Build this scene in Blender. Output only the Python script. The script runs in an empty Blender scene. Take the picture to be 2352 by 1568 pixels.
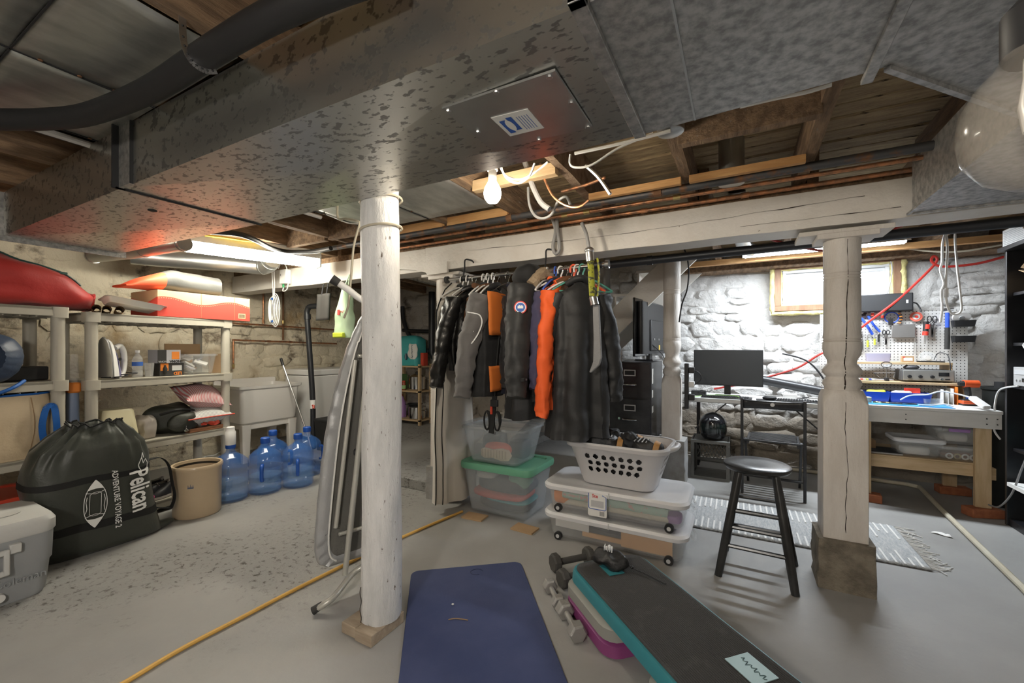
import bpy, math, random
from mathutils import Vector, Matrix, noise
rnd = random.Random(7)
scene = bpy.context.scene
C = scene.collection
R = math.radians

# ------------------------------------------------------------------ camera
FPX, CX, HZ, CH = 960.0, 1176.0, 800.0, 1.26
YAW = math.atan(524 / 960.0)
cd = bpy.data.cameras.new('camera'); cam = bpy.data.objects.new('camera', cd); C.objects.link(cam)
cd.sensor_width = 36.0; cd.lens = FPX / 2352 * 36.0
cd.shift_y = 16 / 2352.0; cd.clip_start = 0.02
cam.location = (0, 0, CH); cam.rotation_euler = (math.pi / 2, 0, YAW)
scene.camera = cam

# ------------------------------------------------------------------ world, exposure
w = bpy.data.worlds.new('world'); scene.world = w; w.use_nodes = True
bg = w.node_tree.nodes['Background']
bg.inputs[0].default_value = (0.86, 0.93, 1.0, 1); bg.inputs[1].default_value = 2.6   # overcast daylight outside the window
vs = scene.view_settings
vs.view_transform = 'Standard'; vs.look = 'None'; vs.gamma = 1.0; vs.use_curve_mapping = False
vs.exposure = 0.48
scene.cycles.max_bounces = 8
scene.cycles.transparent_max_bounces = 24

LAMP = dict(fluor=46.0, bulb=36.0, shop=25.0, rear=72.0)

# ------------------------------------------------------------------ pixel helpers (a picture point on a known plane)
_s, _c = math.sin(YAW), math.cos(YAW)
def ray(px, py):
    u = (px - CX) / FPX
    return Vector((-_s + u * _c, _c + u * _s, (HZ - py) / FPX))
def oz(px, py, z=0.0):
    d = ray(px, py); t = (z - CH) / d.z; return Vector((d.x * t, d.y * t, z))
def oy(px, py, y):
    d = ray(px, py); t = y / d.y; return Vector((d.x * t, y, CH + d.z * t))
def ox(px, py, x):
    d = ray(px, py); t = x / d.x; return Vector((x, d.y * t, CH + d.z * t))

# ------------------------------------------------------------------ materials
MATS = {}
def nd(nt, typ, **kw):
    n = nt.nodes.new(typ)
    for k, v in kw.items():
        if k in n.inputs: n.inputs[k].default_value = v
        else: setattr(n, k, v)
    return n
def rgba(c): return (c[0], c[1], c[2], 1)
def mat(name, col, rough=0.6, metal=0.0, col2=None, scale=8.0, stretch=(1, 1, 1), lo=0.4, hi=0.62, bump=0.0,
        bscale=None, alpha=1.0, emit=None, estr=0.0, col3=None, s3=30.0, lo3=0.6, hi3=0.7, detail=6.0, coat=0.0, spec=0.5, trans=0.0, sheen=0.0, rough2=None):
    if name in MATS: return MATS[name]
    m = bpy.data.materials.new(name); m.use_nodes = True
    nt = m.node_tree; b = nt.nodes['Principled BSDF']; L = nt.links.new
    b.inputs['Base Color'].default_value = rgba(col)
    b.inputs['Roughness'].default_value = rough; b.inputs['Metallic'].default_value = metal
    b.inputs['Alpha'].default_value = alpha; b.inputs['Specular IOR Level'].default_value = spec
    if coat: b.inputs['Coat Weight'].default_value = coat; b.inputs['Coat Roughness'].default_value = 0.15
    if trans: b.inputs['Transmission Weight'].default_value = trans
    if sheen: b.inputs['Sheen Weight'].default_value = sheen
    if emit: b.inputs['Emission Color'].default_value = rgba(emit); b.inputs['Emission Strength'].default_value = estr
    if col2 or bump or col3:
        tc = nd(nt, 'ShaderNodeTexCoord'); mp = nd(nt, 'ShaderNodeMapping')
        mp.inputs['Scale'].default_value = stretch; L(tc.outputs['Object'], mp.inputs['Vector'])
        out = None
        if col2:
            n = nd(nt, 'ShaderNodeTexNoise', Scale=scale, Detail=detail, Roughness=0.6); L(mp.outputs[0], n.inputs['Vector'])
            r = nd(nt, 'ShaderNodeValToRGB'); r.color_ramp.elements[0].position = lo; r.color_ramp.elements[1].position = hi
            r.color_ramp.elements[0].color = rgba(col); r.color_ramp.elements[1].color = rgba(col2)
            L(n.outputs['Fac'], r.inputs['Fac']); out = r.outputs['Color']
            if rough2 is not None:
                mr = nd(nt, 'ShaderNodeMapRange'); mr.inputs['From Min'].default_value = lo; mr.inputs['From Max'].default_value = hi
                mr.inputs['To Min'].default_value = rough; mr.inputs['To Max'].default_value = rough2
                L(n.outputs['Fac'], mr.inputs['Value']); L(mr.outputs[0], b.inputs['Roughness'])
        if col3:
            n3 = nd(nt, 'ShaderNodeTexNoise', Scale=s3, Detail=5.0, Roughness=0.65); L(mp.outputs[0], n3.inputs['Vector'])
            r3 = nd(nt, 'ShaderNodeValToRGB'); r3.color_ramp.elements[0].position = lo3; r3.color_ramp.elements[1].position = hi3
            L(n3.outputs['Fac'], r3.inputs['Fac'])
            mx = nd(nt, 'ShaderNodeMix', data_type='RGBA'); L(r3.outputs['Color'], mx.inputs['Factor'])
            if out: L(out, mx.inputs['A'])
            else: mx.inputs['A'].default_value = rgba(col)
            mx.inputs['B'].default_value = rgba(col3); out = mx.outputs['Result']
        if out: L(out, b.inputs['Base Color'])
        if bump:
            nb = nd(nt, 'ShaderNodeTexNoise', Scale=bscale or scale * 3, Detail=8.0, Roughness=0.65); L(mp.outputs[0], nb.inputs['Vector'])
            bp = nd(nt, 'ShaderNodeBump', Strength=min(bump, 1.0), Distance=0.02 * max(1, bump)); L(nb.outputs['Fac'], bp.inputs['Height'])
            L(bp.outputs['Normal'], b.inputs['Normal'])
    MATS[name] = m
    return m
def wavemat(name, c1, c2, scale, axis='X', rough=0.8, lo=.45, hi=.55, direction=None, bump=0.0):
    m = mat(name, c1, rough); nt = m.node_tree; b = nt.nodes['Principled BSDF']; L = nt.links.new
    tc = nd(nt, 'ShaderNodeTexCoord'); wv = nd(nt, 'ShaderNodeTexWave', Scale=scale); wv.bands_direction = axis
    r = nd(nt, 'ShaderNodeValToRGB'); r.color_ramp.elements[0].position = lo; r.color_ramp.elements[1].position = hi
    r.color_ramp.elements[0].color = rgba(c1); r.color_ramp.elements[1].color = rgba(c2)
    L(tc.outputs['Object'], wv.inputs['Vector']); L(wv.outputs['Fac'], r.inputs['Fac']); L(r.outputs['Color'], b.inputs['Base Color'])
    if bump:
        bp = nd(nt, 'ShaderNodeBump', Strength=bump, Distance=0.002); L(wv.outputs['Fac'], bp.inputs['Height']); L(bp.outputs['Normal'], b.inputs['Normal'])
    return m

# wood, metal, stone, paint
mat('joist', (.17, .108, .064), .9, col2=(.32, .21, .125), scale=5, stretch=(6, 1, 6), bump=.6, col3=(.35, .30, .25), s3=9, lo3=.62, hi3=.74)
mat('joist_rough', (.20, .12, .07), .95, col2=(.34, .24, .16), scale=14, bump=1.0, bscale=40)
mat('plank', (.27, .19, .105), .9, col2=(.42, .32, .18), scale=5, stretch=(1, 6, 6), bump=.4, col3=(.04, .028, .02), s3=11, lo3=.6, hi3=.68)
mat('wood_new', (.52, .27, .10), .7, col2=(.62, .36, .15), scale=5, stretch=(1, 9, 9), bump=.15)
mat('wood_pine', (.60, .44, .26), .65, col2=(.50, .35, .19), scale=4, stretch=(1, 7, 7), bump=.12, col3=(.25, .15, .07), s3=9, lo3=.72, hi3=.76)
mat('wood_pine_v', (.60, .44, .26), .65, col2=(.50, .35, .19), scale=4, stretch=(7, 7, 1), bump=.12, col3=(.25, .15, .07), s3=9, lo3=.72, hi3=.76)
mat('wood_red', (.30, .13, .06), .6, col2=(.22, .09, .04), scale=6, stretch=(1, 8, 8))
mat('wood_block', (.42, .34, .25), .85, col2=(.33, .26, .19), scale=6, stretch=(1, 6, 6), bump=.3)
mat('paint_white', (.74, .71, .66), .5, col2=(.66, .62, .56), scale=2.5, stretch=(1, 1, 1), bump=.25, bscale=18, col3=(.16, .11, .07), s3=17, lo3=.70, hi3=.73)
mat('paint_post', (.80, .79, .78), .42, col2=(.60, .605, .60), scale=3, stretch=(3, 3, .8), bump=.55, bscale=14, col3=(.12, .09, .07), s3=22, lo3=.655, hi3=.68)
mat('paint_turned', (.70, .66, .61), .5, col2=(.62, .575, .52), scale=3, stretch=(4, 4, 1), bump=.3, bscale=16, col3=(.14, .10, .07), s3=22, lo3=.72, hi3=.745)
mat('crack', (.03, .02, .015), .95)
mat('footing', (.30, .26, .20), .95, col2=(.17, .145, .11), scale=9, bump=1.4, bscale=22)
mat('footing_paint', (.36, .36, .36), .8, col2=(.27, .26, .24), scale=7, bump=.5, bscale=20)
mat('galv', (.54, .535, .50), .31, .93, col2=(.27, .265, .25), scale=34, stretch=(.8, 1.5, 1), lo=.56, hi=.61, detail=2.5, rough2=.45)
mat('galv_fine', (.52, .515, .50), .45, .85, col2=(.30, .30, .295), scale=36, lo=.38, hi=.64, detail=4, rough2=.55)
mat('galv_plain', (.52, .53, .52), .34, .9, col2=(.45, .455, .45), scale=4, bump=.06, bscale=3)
mat('galv_pan', (.56, .57, .54), .42, .85, col2=(.42, .43, .41), scale=5, stretch=(3, 1, 1), bump=.12, bscale=2.5)
mat('steel', (.55, .55, .55), .3, .95)
mat('chrome', (.75, .75, .76), .12, 1.0)
mat('iron_pipe', (.10, .10, .105), .5, .5, col2=(.26, .12, .05), scale=9, lo=.52, hi=.64, bump=.15)
mat('copper', (.60, .27, .13), .42, .7, col2=(.28, .16, .10), scale=8, stretch=(3, 3, 3))
mat('brass', (.55, .42, .18), .35, .9)
mat('rust', (.20, .10, .05), .8, .3)
mat('pvc', (.62, .58, .47), .45, col2=(.52, .46, .34), scale=3)
mat('black_plastic', (.015, .015, .016), .5)
mat('black_gloss', (.01, .01, .012), .12, coat=.5)
mat('black_matte', (.014, .014, .015), .7)
mat('black_rubber', (.035, .034, .033), .75, bump=.1, bscale=60)
mat('black_paint', (.016, .016, .018), .33, col2=(.03, .03, .032), scale=12)
mat('abs_pipe', (.02, .021, .024), .38)
mat('white_plastic', (.78, .77, .75), .38)
mat('white_cable', (.74, .73, .70), .45)
mat('grey_hose', (.27, .265, .26), .45)
mat('beige_cable', (.52, .47, .36), .5)
mat('red_cable', (.42, .028, .02), .45)
mat('yellow_cable', (.75, .50, .05), .45)
mat('hose_yellow', (.72, .42, .10), .45)
mat('foam', (.68, .60, .24), .85, col2=(.78, .70, .36), scale=20, bump=.9, bscale=30)
mat('glass_thin', (.9, .95, 1), .03, alpha=.16)
mat('cardboard', (.44, .29, .16), .85, col2=(.40, .26, .14), scale=6)
mat('cardboard_dark', (.30, .19, .10), .85)
mat('paper', (.80, .79, .75), .8)
mat('brick', (.45, .16, .07), .9, col2=(.36, .12, .055), scale=18, bump=.5, bscale=50)
# ------------------------------------------------------------------ mesh builder
def catmull(pts, k):
    pts = [Vector(p) for p in pts]
    if k <= 1 or len(pts) < 3: return pts
    out = []
    for i in range(len(pts) - 1):
        p0 = pts[max(i - 1, 0)]; p1 = pts[i]; p2 = pts[i + 1]; p3 = pts[min(i + 2, len(pts) - 1)]
        for j in range(k):
            t = j / k
            out.append(.5 * ((2 * p1) + (p2 - p0) * t + (2 * p0 - 5 * p1 + 4 * p2 - p3) * t * t + (3 * p1 - p0 - 3 * p2 + p3) * t ** 3))
    out.append(pts[-1]); return out
def rrect(wd, dp, r, n=4):
    """rounded rectangle outline, counter-clockwise, centred"""
    r = min(r, wd / 2 - 1e-4, dp / 2 - 1e-4); o = []
    for cx, cy, a0 in ((wd / 2 - r, dp / 2 - r, 0), (-wd / 2 + r, dp / 2 - r, 90), (-wd / 2 + r, -dp / 2 + r, 180), (wd / 2 - r, -dp / 2 + r, 270)):
        for i in range(n + 1):
            a = R(a0 + 90 * i / n); o.append((cx + r * math.cos(a), cy + r * math.sin(a)))
    return o
class MB:
    def __init__(s, M=None): s.v = []; s.f = []; s.M = M
    def add(s, vs, fs):
        k = len(s.v)
        for p in vs:
            p = Vector(p); s.v.append(s.M @ p if s.M is not None else p)
        for f in fs: s.f.append([i + k for i in f])
        return s
    def box(s, x0, x1, y0, y1, z0, z1):
        return s.add([(x0, y0, z0), (x1, y0, z0), (x1, y1, z0), (x0, y1, z0), (x0, y0, z1), (x1, y0, z1), (x1, y1, z1), (x0, y1, z1)],
                     [(3, 2, 1, 0), (4, 5, 6, 7), (0, 1, 5, 4), (1, 2, 6, 5), (2, 3, 7, 6), (3, 0, 4, 7)])
    def cbox(s, c, sz):
        return s.box(c[0] - sz[0] / 2, c[0] + sz[0] / 2, c[1] - sz[1] / 2, c[1] + sz[1] / 2, c[2] - sz[2] / 2, c[2] + sz[2] / 2)
    def bar(s, p0, p1, wd, ht, up=(0, 0, 1)):
        """rectangular bar from p0 to p1, wd sideways, ht along up"""
        p0, p1 = Vector(p0), Vector(p1); d = (p1 - p0).normalized(); up = Vector(up)
        sd = d.cross(up)
        if sd.length < 1e-4: sd = d.cross(Vector((1, 0, 0)))
        sd.normalize(); u = sd.cross(d).normalized()
        q = [p + sd * a * wd / 2 + u * b * ht / 2 for p in (p0, p1) for a, b in ((-1, -1), (1, -1), (1, 1), (-1, 1))]
        return s.add(q, [(3, 2, 1, 0), (4, 5, 6, 7), (0, 1, 5, 4), (1, 2, 6, 5), (2, 3, 7, 6), (3, 0, 4, 7)])
    def loft(s, rings, cap0=True, cap1=True, closed=True):
        n = len(rings[0]); vs = [p for r in rings for p in r]; fs = []
        for i in range(len(rings) - 1):
            for j in range(n if closed else n - 1):
                k = (j + 1) % n; fs.append((i * n + j, i * n + k, (i + 1) * n + k, (i + 1) * n + j))
        if cap0: fs.append(tuple(range(n - 1, -1, -1)))
        if cap1: b = (len(rings) - 1) * n; fs.append(tuple(range(b, b + n)))
        return s.add(vs, fs)
    def cyl(s, p0, p1, r0, r1=None, n=14, caps=True):
        r1 = r0 if r1 is None else r1; p0, p1 = Vector(p0), Vector(p1); d = (p1 - p0).normalized()
        a = d.orthogonal().normalized(); b = d.cross(a)
        rg = [[p + (a * math.cos(2 * math.pi * i / n) + b * math.sin(2 * math.pi * i / n)) * r for i in range(n)] for p, r in ((p0, r0), (p1, r1))]
        return s.loft(rg, caps, caps)
    def tube(s, pts, r, n=8, k=1, caps=True, closed=False, flat=1.0):
        pts = catmull(pts, k); m = len(pts); rg = []; a = None
        for i, p in enumerate(pts):
            d = (pts[(i + 1) % m] - pts[i - 1]) if closed else (pts[min(i + 1, m - 1)] - pts[max(i - 1, 0)])
            d = d.normalized() if d.length > 1e-9 else Vector((0, 0, 1))
            a = d.orthogonal().normalized() if a is None else (a - d * a.dot(d))
            a = a.normalized() if a.length > 1e-6 else d.orthogonal().normalized()
            b = d.cross(a); rr = r[min(i * len(r) // m, len(r) - 1)] if isinstance(r, (list, tuple)) else r
            rg.append([p + a * math.cos(2 * math.pi * j / n) * rr + b * math.sin(2 * math.pi * j / n) * rr * flat for j in range(n)])
        if closed: rg.append(rg[0]); return s.loft(rg, False, False)
        return s.loft(rg, caps, caps)
    def lathe(s, prof, c=(0, 0, 0), n=24, cap0=True, cap1=True):
        rg = [[(c[0] + r * math.cos(2 * math.pi * i / n), c[1] + r * math.sin(2 * math.pi * i / n), c[2] + z) for i in range(n)] for r, z in prof]
        return s.loft(rg, cap0, cap1)
    def prism(s, poly, a, b, axis='z'):
        f = {'z': lambda p, t: (p[0], p[1], t), 'y': lambda p, t: (p[0], t, p[1]), 'x': lambda p, t: (t, p[0], p[1])}[axis]
        return s.loft([[f(p, a) for p in poly], [f(p, b) for p in poly]])
    def ell(s, c, r, n=16, m=10):
        c = Vector(c); r = (r, r, r) if isinstance(r, (int, float)) else r
        rg = []
        for i in range(m + 1):
            t = -math.pi / 2 + math.pi * i / m; q = max(math.cos(t), .02)
            rg.append([(c.x + r[0] * q * math.cos(2 * math.pi * j / n), c.y + r[1] * q * math.sin(2 * math.pi * j / n), c.z + r[2] * math.sin(t)) for j in range(n)])
        return s.loft(rg)
    def grid(s, fn, nu, nv):
        vs = [fn(i / nu, j / nv) for j in range(nv + 1) for i in range(nu + 1)]
        return s.add(vs, [(j * (nu + 1) + i, j * (nu + 1) + i + 1, (j + 1) * (nu + 1) + i + 1, (j + 1) * (nu + 1) + i) for j in range(nv) for i in range(nu)])
    def layers(s, ls, n=4, cap0=True, cap1=True, c=(0, 0)):
        """stack of rounded rectangles: (z, width, depth, radius[, dx, dy])"""
        return s.loft([[(c[0] + p[0] + (l[4] if len(l) > 4 else 0), c[1] + p[1] + (l[5] if len(l) > 5 else 0), l[0]) for p in rrect(l[1], l[2], l[3], n)] for l in ls], cap0, cap1)
    def shift(s, d):
        d = Vector(d); s.v = [p + d for p in s.v]; return s
    def warp(s, fn): s.v = [Vector(fn(p)) for p in s.v]; return s
    def jitter(s, amp, freq, seed=0):
        o = Vector((seed * 3.7, seed * 1.3, seed * 9.1))
        s.v = [p + noise.noise_vector(p * freq + o) * amp for p in s.v]; return s
    def mesh(s, name, m, smooth=35):
        me = bpy.data.meshes.new(name); me.from_pydata([tuple(p) for p in s.v], [], s.f)
        if m is not None: me.materials.append(MATS[m] if isinstance(m, str) else m)
        if smooth:
            me.polygons.foreach_set('use_smooth', [True] * len(me.polygons)); me.set_sharp_from_angle(angle=R(smooth))
        me.update(); return me
    def build(s, name, m, parent=None, loc=None, rz=0, smooth=35, bev=0, seg=2, sub=0, solid=0):
        o = bpy.data.objects.new(name, s.mesh(name, m, smooth)); C.objects.link(o)
        if parent is not None: o.parent = parent
        if loc is not None: o.location = loc
        o.rotation_euler[2] = rz
        if solid: md = o.modifiers.new('Solidify', 'SOLIDIFY'); md.thickness = solid; md.offset = 0
        if bev: md = o.modifiers.new('Bevel', 'BEVEL'); md.width = bev; md.segments = seg; md.limit_method = 'ANGLE'; md.angle_limit = R(40)
        if sub: md = o.modifiers.new('Subdivision', 'SUBSURF'); md.levels = sub; md.render_levels = sub
        return o
def tag(o, label, cat, group=None, kind=None):
    o['label'] = label
    if cat: o['category'] = cat
    if group: o['group'] = group
    if kind: o['kind'] = kind
    return o
def thing(name, label, cat, loc=(0, 0, 0), rz=0, group=None):
    o = bpy.data.objects.new(name, None); C.objects.link(o); o.empty_display_size = .05
    o.location = loc; o.rotation_euler = (0, 0, rz)
    return tag(o, label, cat, group)
def struct(o, label=None):
    o['kind'] = 'structure'
    if label: o['label'] = label
    return o
def share(o, name, parent, loc=(0, 0, 0), rot=(0, 0, 0), scale=(1, 1, 1)):
    """another piece with the same mesh"""
    c = bpy.data.objects.new(name, o.data); C.objects.link(c); c.parent = parent; c.location = loc; c.rotation_euler = rot; c.scale = scale
    for md in o.modifiers:
        q = c.modifiers.new(md.name, md.type)
        for a in ('width', 'segments', 'limit_method', 'angle_limit', 'levels', 'render_levels', 'thickness', 'offset'):
            if hasattr(md, a): setattr(q, a, getattr(md, a))
    return c
def copy_thing(root, loc, rz, label):
    c = root.copy(); C.objects.link(c); c.location = loc; c.rotation_euler[2] = rz; c['label'] = label
    for ch in root.children:
        d = ch.copy(); C.objects.link(d); d.parent = c
        for g in ch.children:
            e = g.copy(); C.objects.link(e); e.parent = d
    return c
def text(s, size, m, parent, mtx, name='lettering', ext=.0004, bold=0.0, sx=1.0, align='CENTER'):
    cu = bpy.data.curves.new('lettering', 'FONT'); cu.body = s; cu.size = size; cu.extrude = ext; cu.offset = bold
    cu.align_x = align; cu.align_y = 'CENTER'; cu.resolution_u = 2
    t = bpy.data.objects.new('lettering_curve', cu); C.objects.link(t)
    dg = bpy.context.evaluated_depsgraph_get(); me = bpy.data.meshes.new_from_object(t.evaluated_get(dg))
    bpy.data.objects.remove(t); bpy.data.curves.remove(cu)
    me.materials.clear(); me.materials.append(MATS[m])
    me.transform(mtx @ Matrix.Diagonal((sx, 1, 1, 1)))
    o = bpy.data.objects.new(name, me); C.objects.link(o); o.parent = parent
    return o
def frame_m(o, xd, zd):
    """matrix with origin o, local x along xd, normal zd"""
    x = Vector(xd).normalized(); z = Vector(zd); z = (z - x * z.dot(x)).normalized(); y = z.cross(x)
    m = Matrix((x, y, z)).transposed().to_4x4(); m.translation = Vector(o); return m
def squiggle(parent, m, mtx, ln_, h0, r=.0016, n=9, nm='lettering'):
    g = MB(mtx); pts = [(-ln_ / 2 + ln_ * i / (n * 4), h0 / 2 * (math.sin(i * 1.6) * (.6 + .4 * math.cos(i * .9))), 0) for i in range(n * 4 + 1)]
    g.tube(pts, r, 4); return g.build(nm, m, parent)
def wire(name, label, cat, pts, r, m, k=6, n=6, group=None):
    """a cable or pipe as one thing, its origin at its first point"""
    p0 = Vector(pts[0]); o = MB().tube([Vector(p) - p0 for p in pts], r, n, k).build(name, m, loc=p0)
    return tag(o, label, cat, group)
# ------------------------------------------------------------------ the setting
XL, XR, YF, YB, ZD, ZJ = -5.35, 2.45, -1.6, 5.35, 2.36, 2.17

def floor_mat():
    m = mat('floor_paint', (.36, .35, .325), .55); nt = m.node_tree; b = nt.nodes['Principled BSDF']; L = nt.links.new
    tc = nd(nt, 'ShaderNodeTexCoord'); co = tc.outputs['Object']
    n1 = nd(nt, 'ShaderNodeTexNoise', Scale=1.3, Detail=8.0, Roughness=.6); L(co, n1.inputs['Vector'])
    r1 = nd(nt, 'ShaderNodeValToRGB'); r1.color_ramp.elements[0].position = .35; r1.color_ramp.elements[1].position = .7
    r1.color_ramp.elements[0].color = (.275, .27, .258, 1); r1.color_ramp.elements[1].color = (.355, .35, .335, 1); L(n1.outputs['Fac'], r1.inputs['Fac'])
    # peeled, rough area of the paint in the left half of the room
    sx = nd(nt, 'ShaderNodeSeparateXYZ'); L(co, sx.inputs[0])
    mr = nd(nt, 'ShaderNodeMapRange'); mr.inputs['From Min'].default_value = -1.75; mr.inputs['From Max'].default_value = -2.3; L(sx.outputs['X'], mr.inputs['Value'])
    n2 = nd(nt, 'ShaderNodeTexNoise', Scale=1.1, Detail=3.0); L(co, n2.inputs['Vector'])
    m2 = nd(nt, 'ShaderNodeMapRange'); m2.inputs['From Min'].default_value = .42; m2.inputs['From Max'].default_value = .58; L(n2.outputs['Fac'], m2.inputs['Value'])
    mk = nd(nt, 'ShaderNodeMath', operation='MULTIPLY'); L(mr.outputs[0], mk.inputs[0]); L(m2.outputs[0], mk.inputs[1])
    n3 = nd(nt, 'ShaderNodeTexNoise', Scale=26.0, Detail=8.0, Roughness=.7); L(co, n3.inputs['Vector'])
    r3 = nd(nt, 'ShaderNodeValToRGB'); r3.color_ramp.elements[0].position = .54; r3.color_ramp.elements[1].position = .62; L(n3.outputs['Fac'], r3.inputs['Fac'])
    f3 = nd(nt, 'ShaderNodeMath', operation='MULTIPLY'); L(r3.outputs['Color'], f3.inputs[0]); L(mk.outputs[0], f3.inputs[1])
    mx = nd(nt, 'ShaderNodeMix', data_type='RGBA'); L(f3.outputs[0], mx.inputs['Factor']); L(r1.outputs['Color'], mx.inputs['A']); mx.inputs['B'].default_value = (.07, .062, .05, 1)
    # brown scuffs here and there
    n4 = nd(nt, 'ShaderNodeTexNoise', Scale=2.2, Detail=9.0, Roughness=.72); L(co, n4.inputs['Vector'])
    r4 = nd(nt, 'ShaderNodeValToRGB'); r4.color_ramp.elements[0].position = .67; r4.color_ramp.elements[1].position = .76; L(n4.outputs['Fac'], r4.inputs['Fac'])
    mx2 = nd(nt, 'ShaderNodeMix', data_type='RGBA'); L(r4.outputs['Color'], mx2.inputs['Factor']); L(mx.outputs['Result'], mx2.inputs['A']); mx2.inputs['B'].default_value = (.20, .16, .105, 1)
    L(mx2.outputs['Result'], b.inputs['Base Color'])
    nb = nd(nt, 'ShaderNodeTexNoise', Scale=14.0, Detail=9.0, Roughness=.7); L(co, nb.inputs['Vector'])
    st = nd(nt, 'ShaderNodeMapRange'); st.inputs['To Min'].default_value = .12; st.inputs['To Max'].default_value = .75; L(mk.outputs[0], st.inputs['Value'])
    bp = nd(nt, 'ShaderNodeBump', Distance=.02); L(st.outputs[0], bp.inputs['Strength']); L(nb.outputs['Fac'], bp.inputs['Height']); L(bp.outputs['Normal'], b.inputs['Normal'])
    n5 = nd(nt, 'ShaderNodeMapRange'); n5.inputs['To Min'].default_value = .38; n5.inputs['To Max'].default_value = .7; L(n1.outputs['Fac'], n5.inputs['Value']); L(n5.outputs[0], b.inputs['Roughness'])
floor_mat()
def stone_mat(name, base, dark, warm, lo=.56, hi=.7, lo2=.55, hi2=.75, bump=.9, foot=0):
    m = mat(name, base, .9); nt = m.node_tree; b = nt.nodes['Principled BSDF']; L = nt.links.new
    g = nd(nt, 'ShaderNodeNewGeometry'); co = g.outputs['Position']
    n1 = nd(nt, 'ShaderNodeTexNoise', Scale=3.2, Detail=9.0, Roughness=.65); L(co, n1.inputs['Vector'])
    r1 = nd(nt, 'ShaderNodeValToRGB'); r1.color_ramp.elements[0].position = lo; r1.color_ramp.elements[1].position = hi; L(n1.outputs['Fac'], r1.inputs['Fac'])
    n2 = nd(nt, 'ShaderNodeTexNoise', Scale=2.1, Detail=7.0, Roughness=.6); L(co, n2.inputs['Vector'])
    r2 = nd(nt, 'ShaderNodeValToRGB'); r2.color_ramp.elements[0].position = lo2; r2.color_ramp.elements[1].position = hi2; L(n2.outputs['Fac'], r2.inputs['Fac'])
    a = nd(nt, 'ShaderNodeMix', data_type='RGBA'); L(r2.outputs['Color'], a.inputs['Factor']); a.inputs['A'].default_value = rgba(base); a.inputs['B'].default_value = rgba(warm)
    c = nd(nt, 'ShaderNodeMix', data_type='RGBA'); L(r1.outputs['Color'], c.inputs['Factor']); L(a.outputs['Result'], c.inputs['A']); c.inputs['B'].default_value = rgba(dark)
    col = c.outputs['Result']
    if foot:   # bare, dirty masonry along the foot of the wall where the whitewash has gone
        sp_z = nd(nt, 'ShaderNodeSeparateXYZ'); L(co, sp_z.inputs[0])
        nz = nd(nt, 'ShaderNodeMath', operation='MULTIPLY_ADD'); L(n2.outputs['Fac'], nz.inputs[0]); nz.inputs[1].default_value = -.7; L(sp_z.outputs['Z'], nz.inputs[2])
        mz = nd(nt, 'ShaderNodeMapRange'); mz.inputs['From Min'].default_value = foot - .22; mz.inputs['From Max'].default_value = foot - .42; L(nz.outputs[0], mz.inputs['Value'])
        mf = nd(nt, 'ShaderNodeMix', data_type='RGBA'); L(mz.outputs[0], mf.inputs['Factor']); L(col, mf.inputs['A']); mf.inputs['B'].default_value = (.30, .26, .21, 1); col = mf.outputs['Result']
    L(col, b.inputs['Base Color'])
    nb = nd(nt, 'ShaderNodeTexNoise', Scale=13.0, Detail=10.0, Roughness=.62); L(co, nb.inputs['Vector'])
    bp = nd(nt, 'ShaderNodeBump', Strength=bump, Distance=.035); L(nb.outputs['Fac'], bp.inputs['Height']); L(bp.outputs['Normal'], b.inputs['Normal'])
stone_mat('stone_warm', (.74, .66, .51), (.15, .11, .075), (.46, .34, .20), .55, .66, .52, .66, .9)
stone_mat('stone_white', (.77, .76, .74), (.36, .32, .28), (.72, .69, .63), .64, .76, .52, .8, 1.0, .58)
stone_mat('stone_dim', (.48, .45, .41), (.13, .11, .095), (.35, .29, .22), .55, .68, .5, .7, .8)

f = MB().box(XL, XR, YF, YB, -.12, 0).build('floor', 'floor_paint', smooth=0); struct(f, 'grey painted concrete floor, peeling in the left half')
f2 = MB().prism([(-4.5, 2.86), (-2.33, 2.86), (-2.33, YB), (XL, YB), (XL, 3.33), (-4.5, 3.33)], 0, .09).build('floor_alcove', 'floor_paint', smooth=0, bev=.006); struct(f2, 'raised grey concrete slab beyond the beam')

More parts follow.
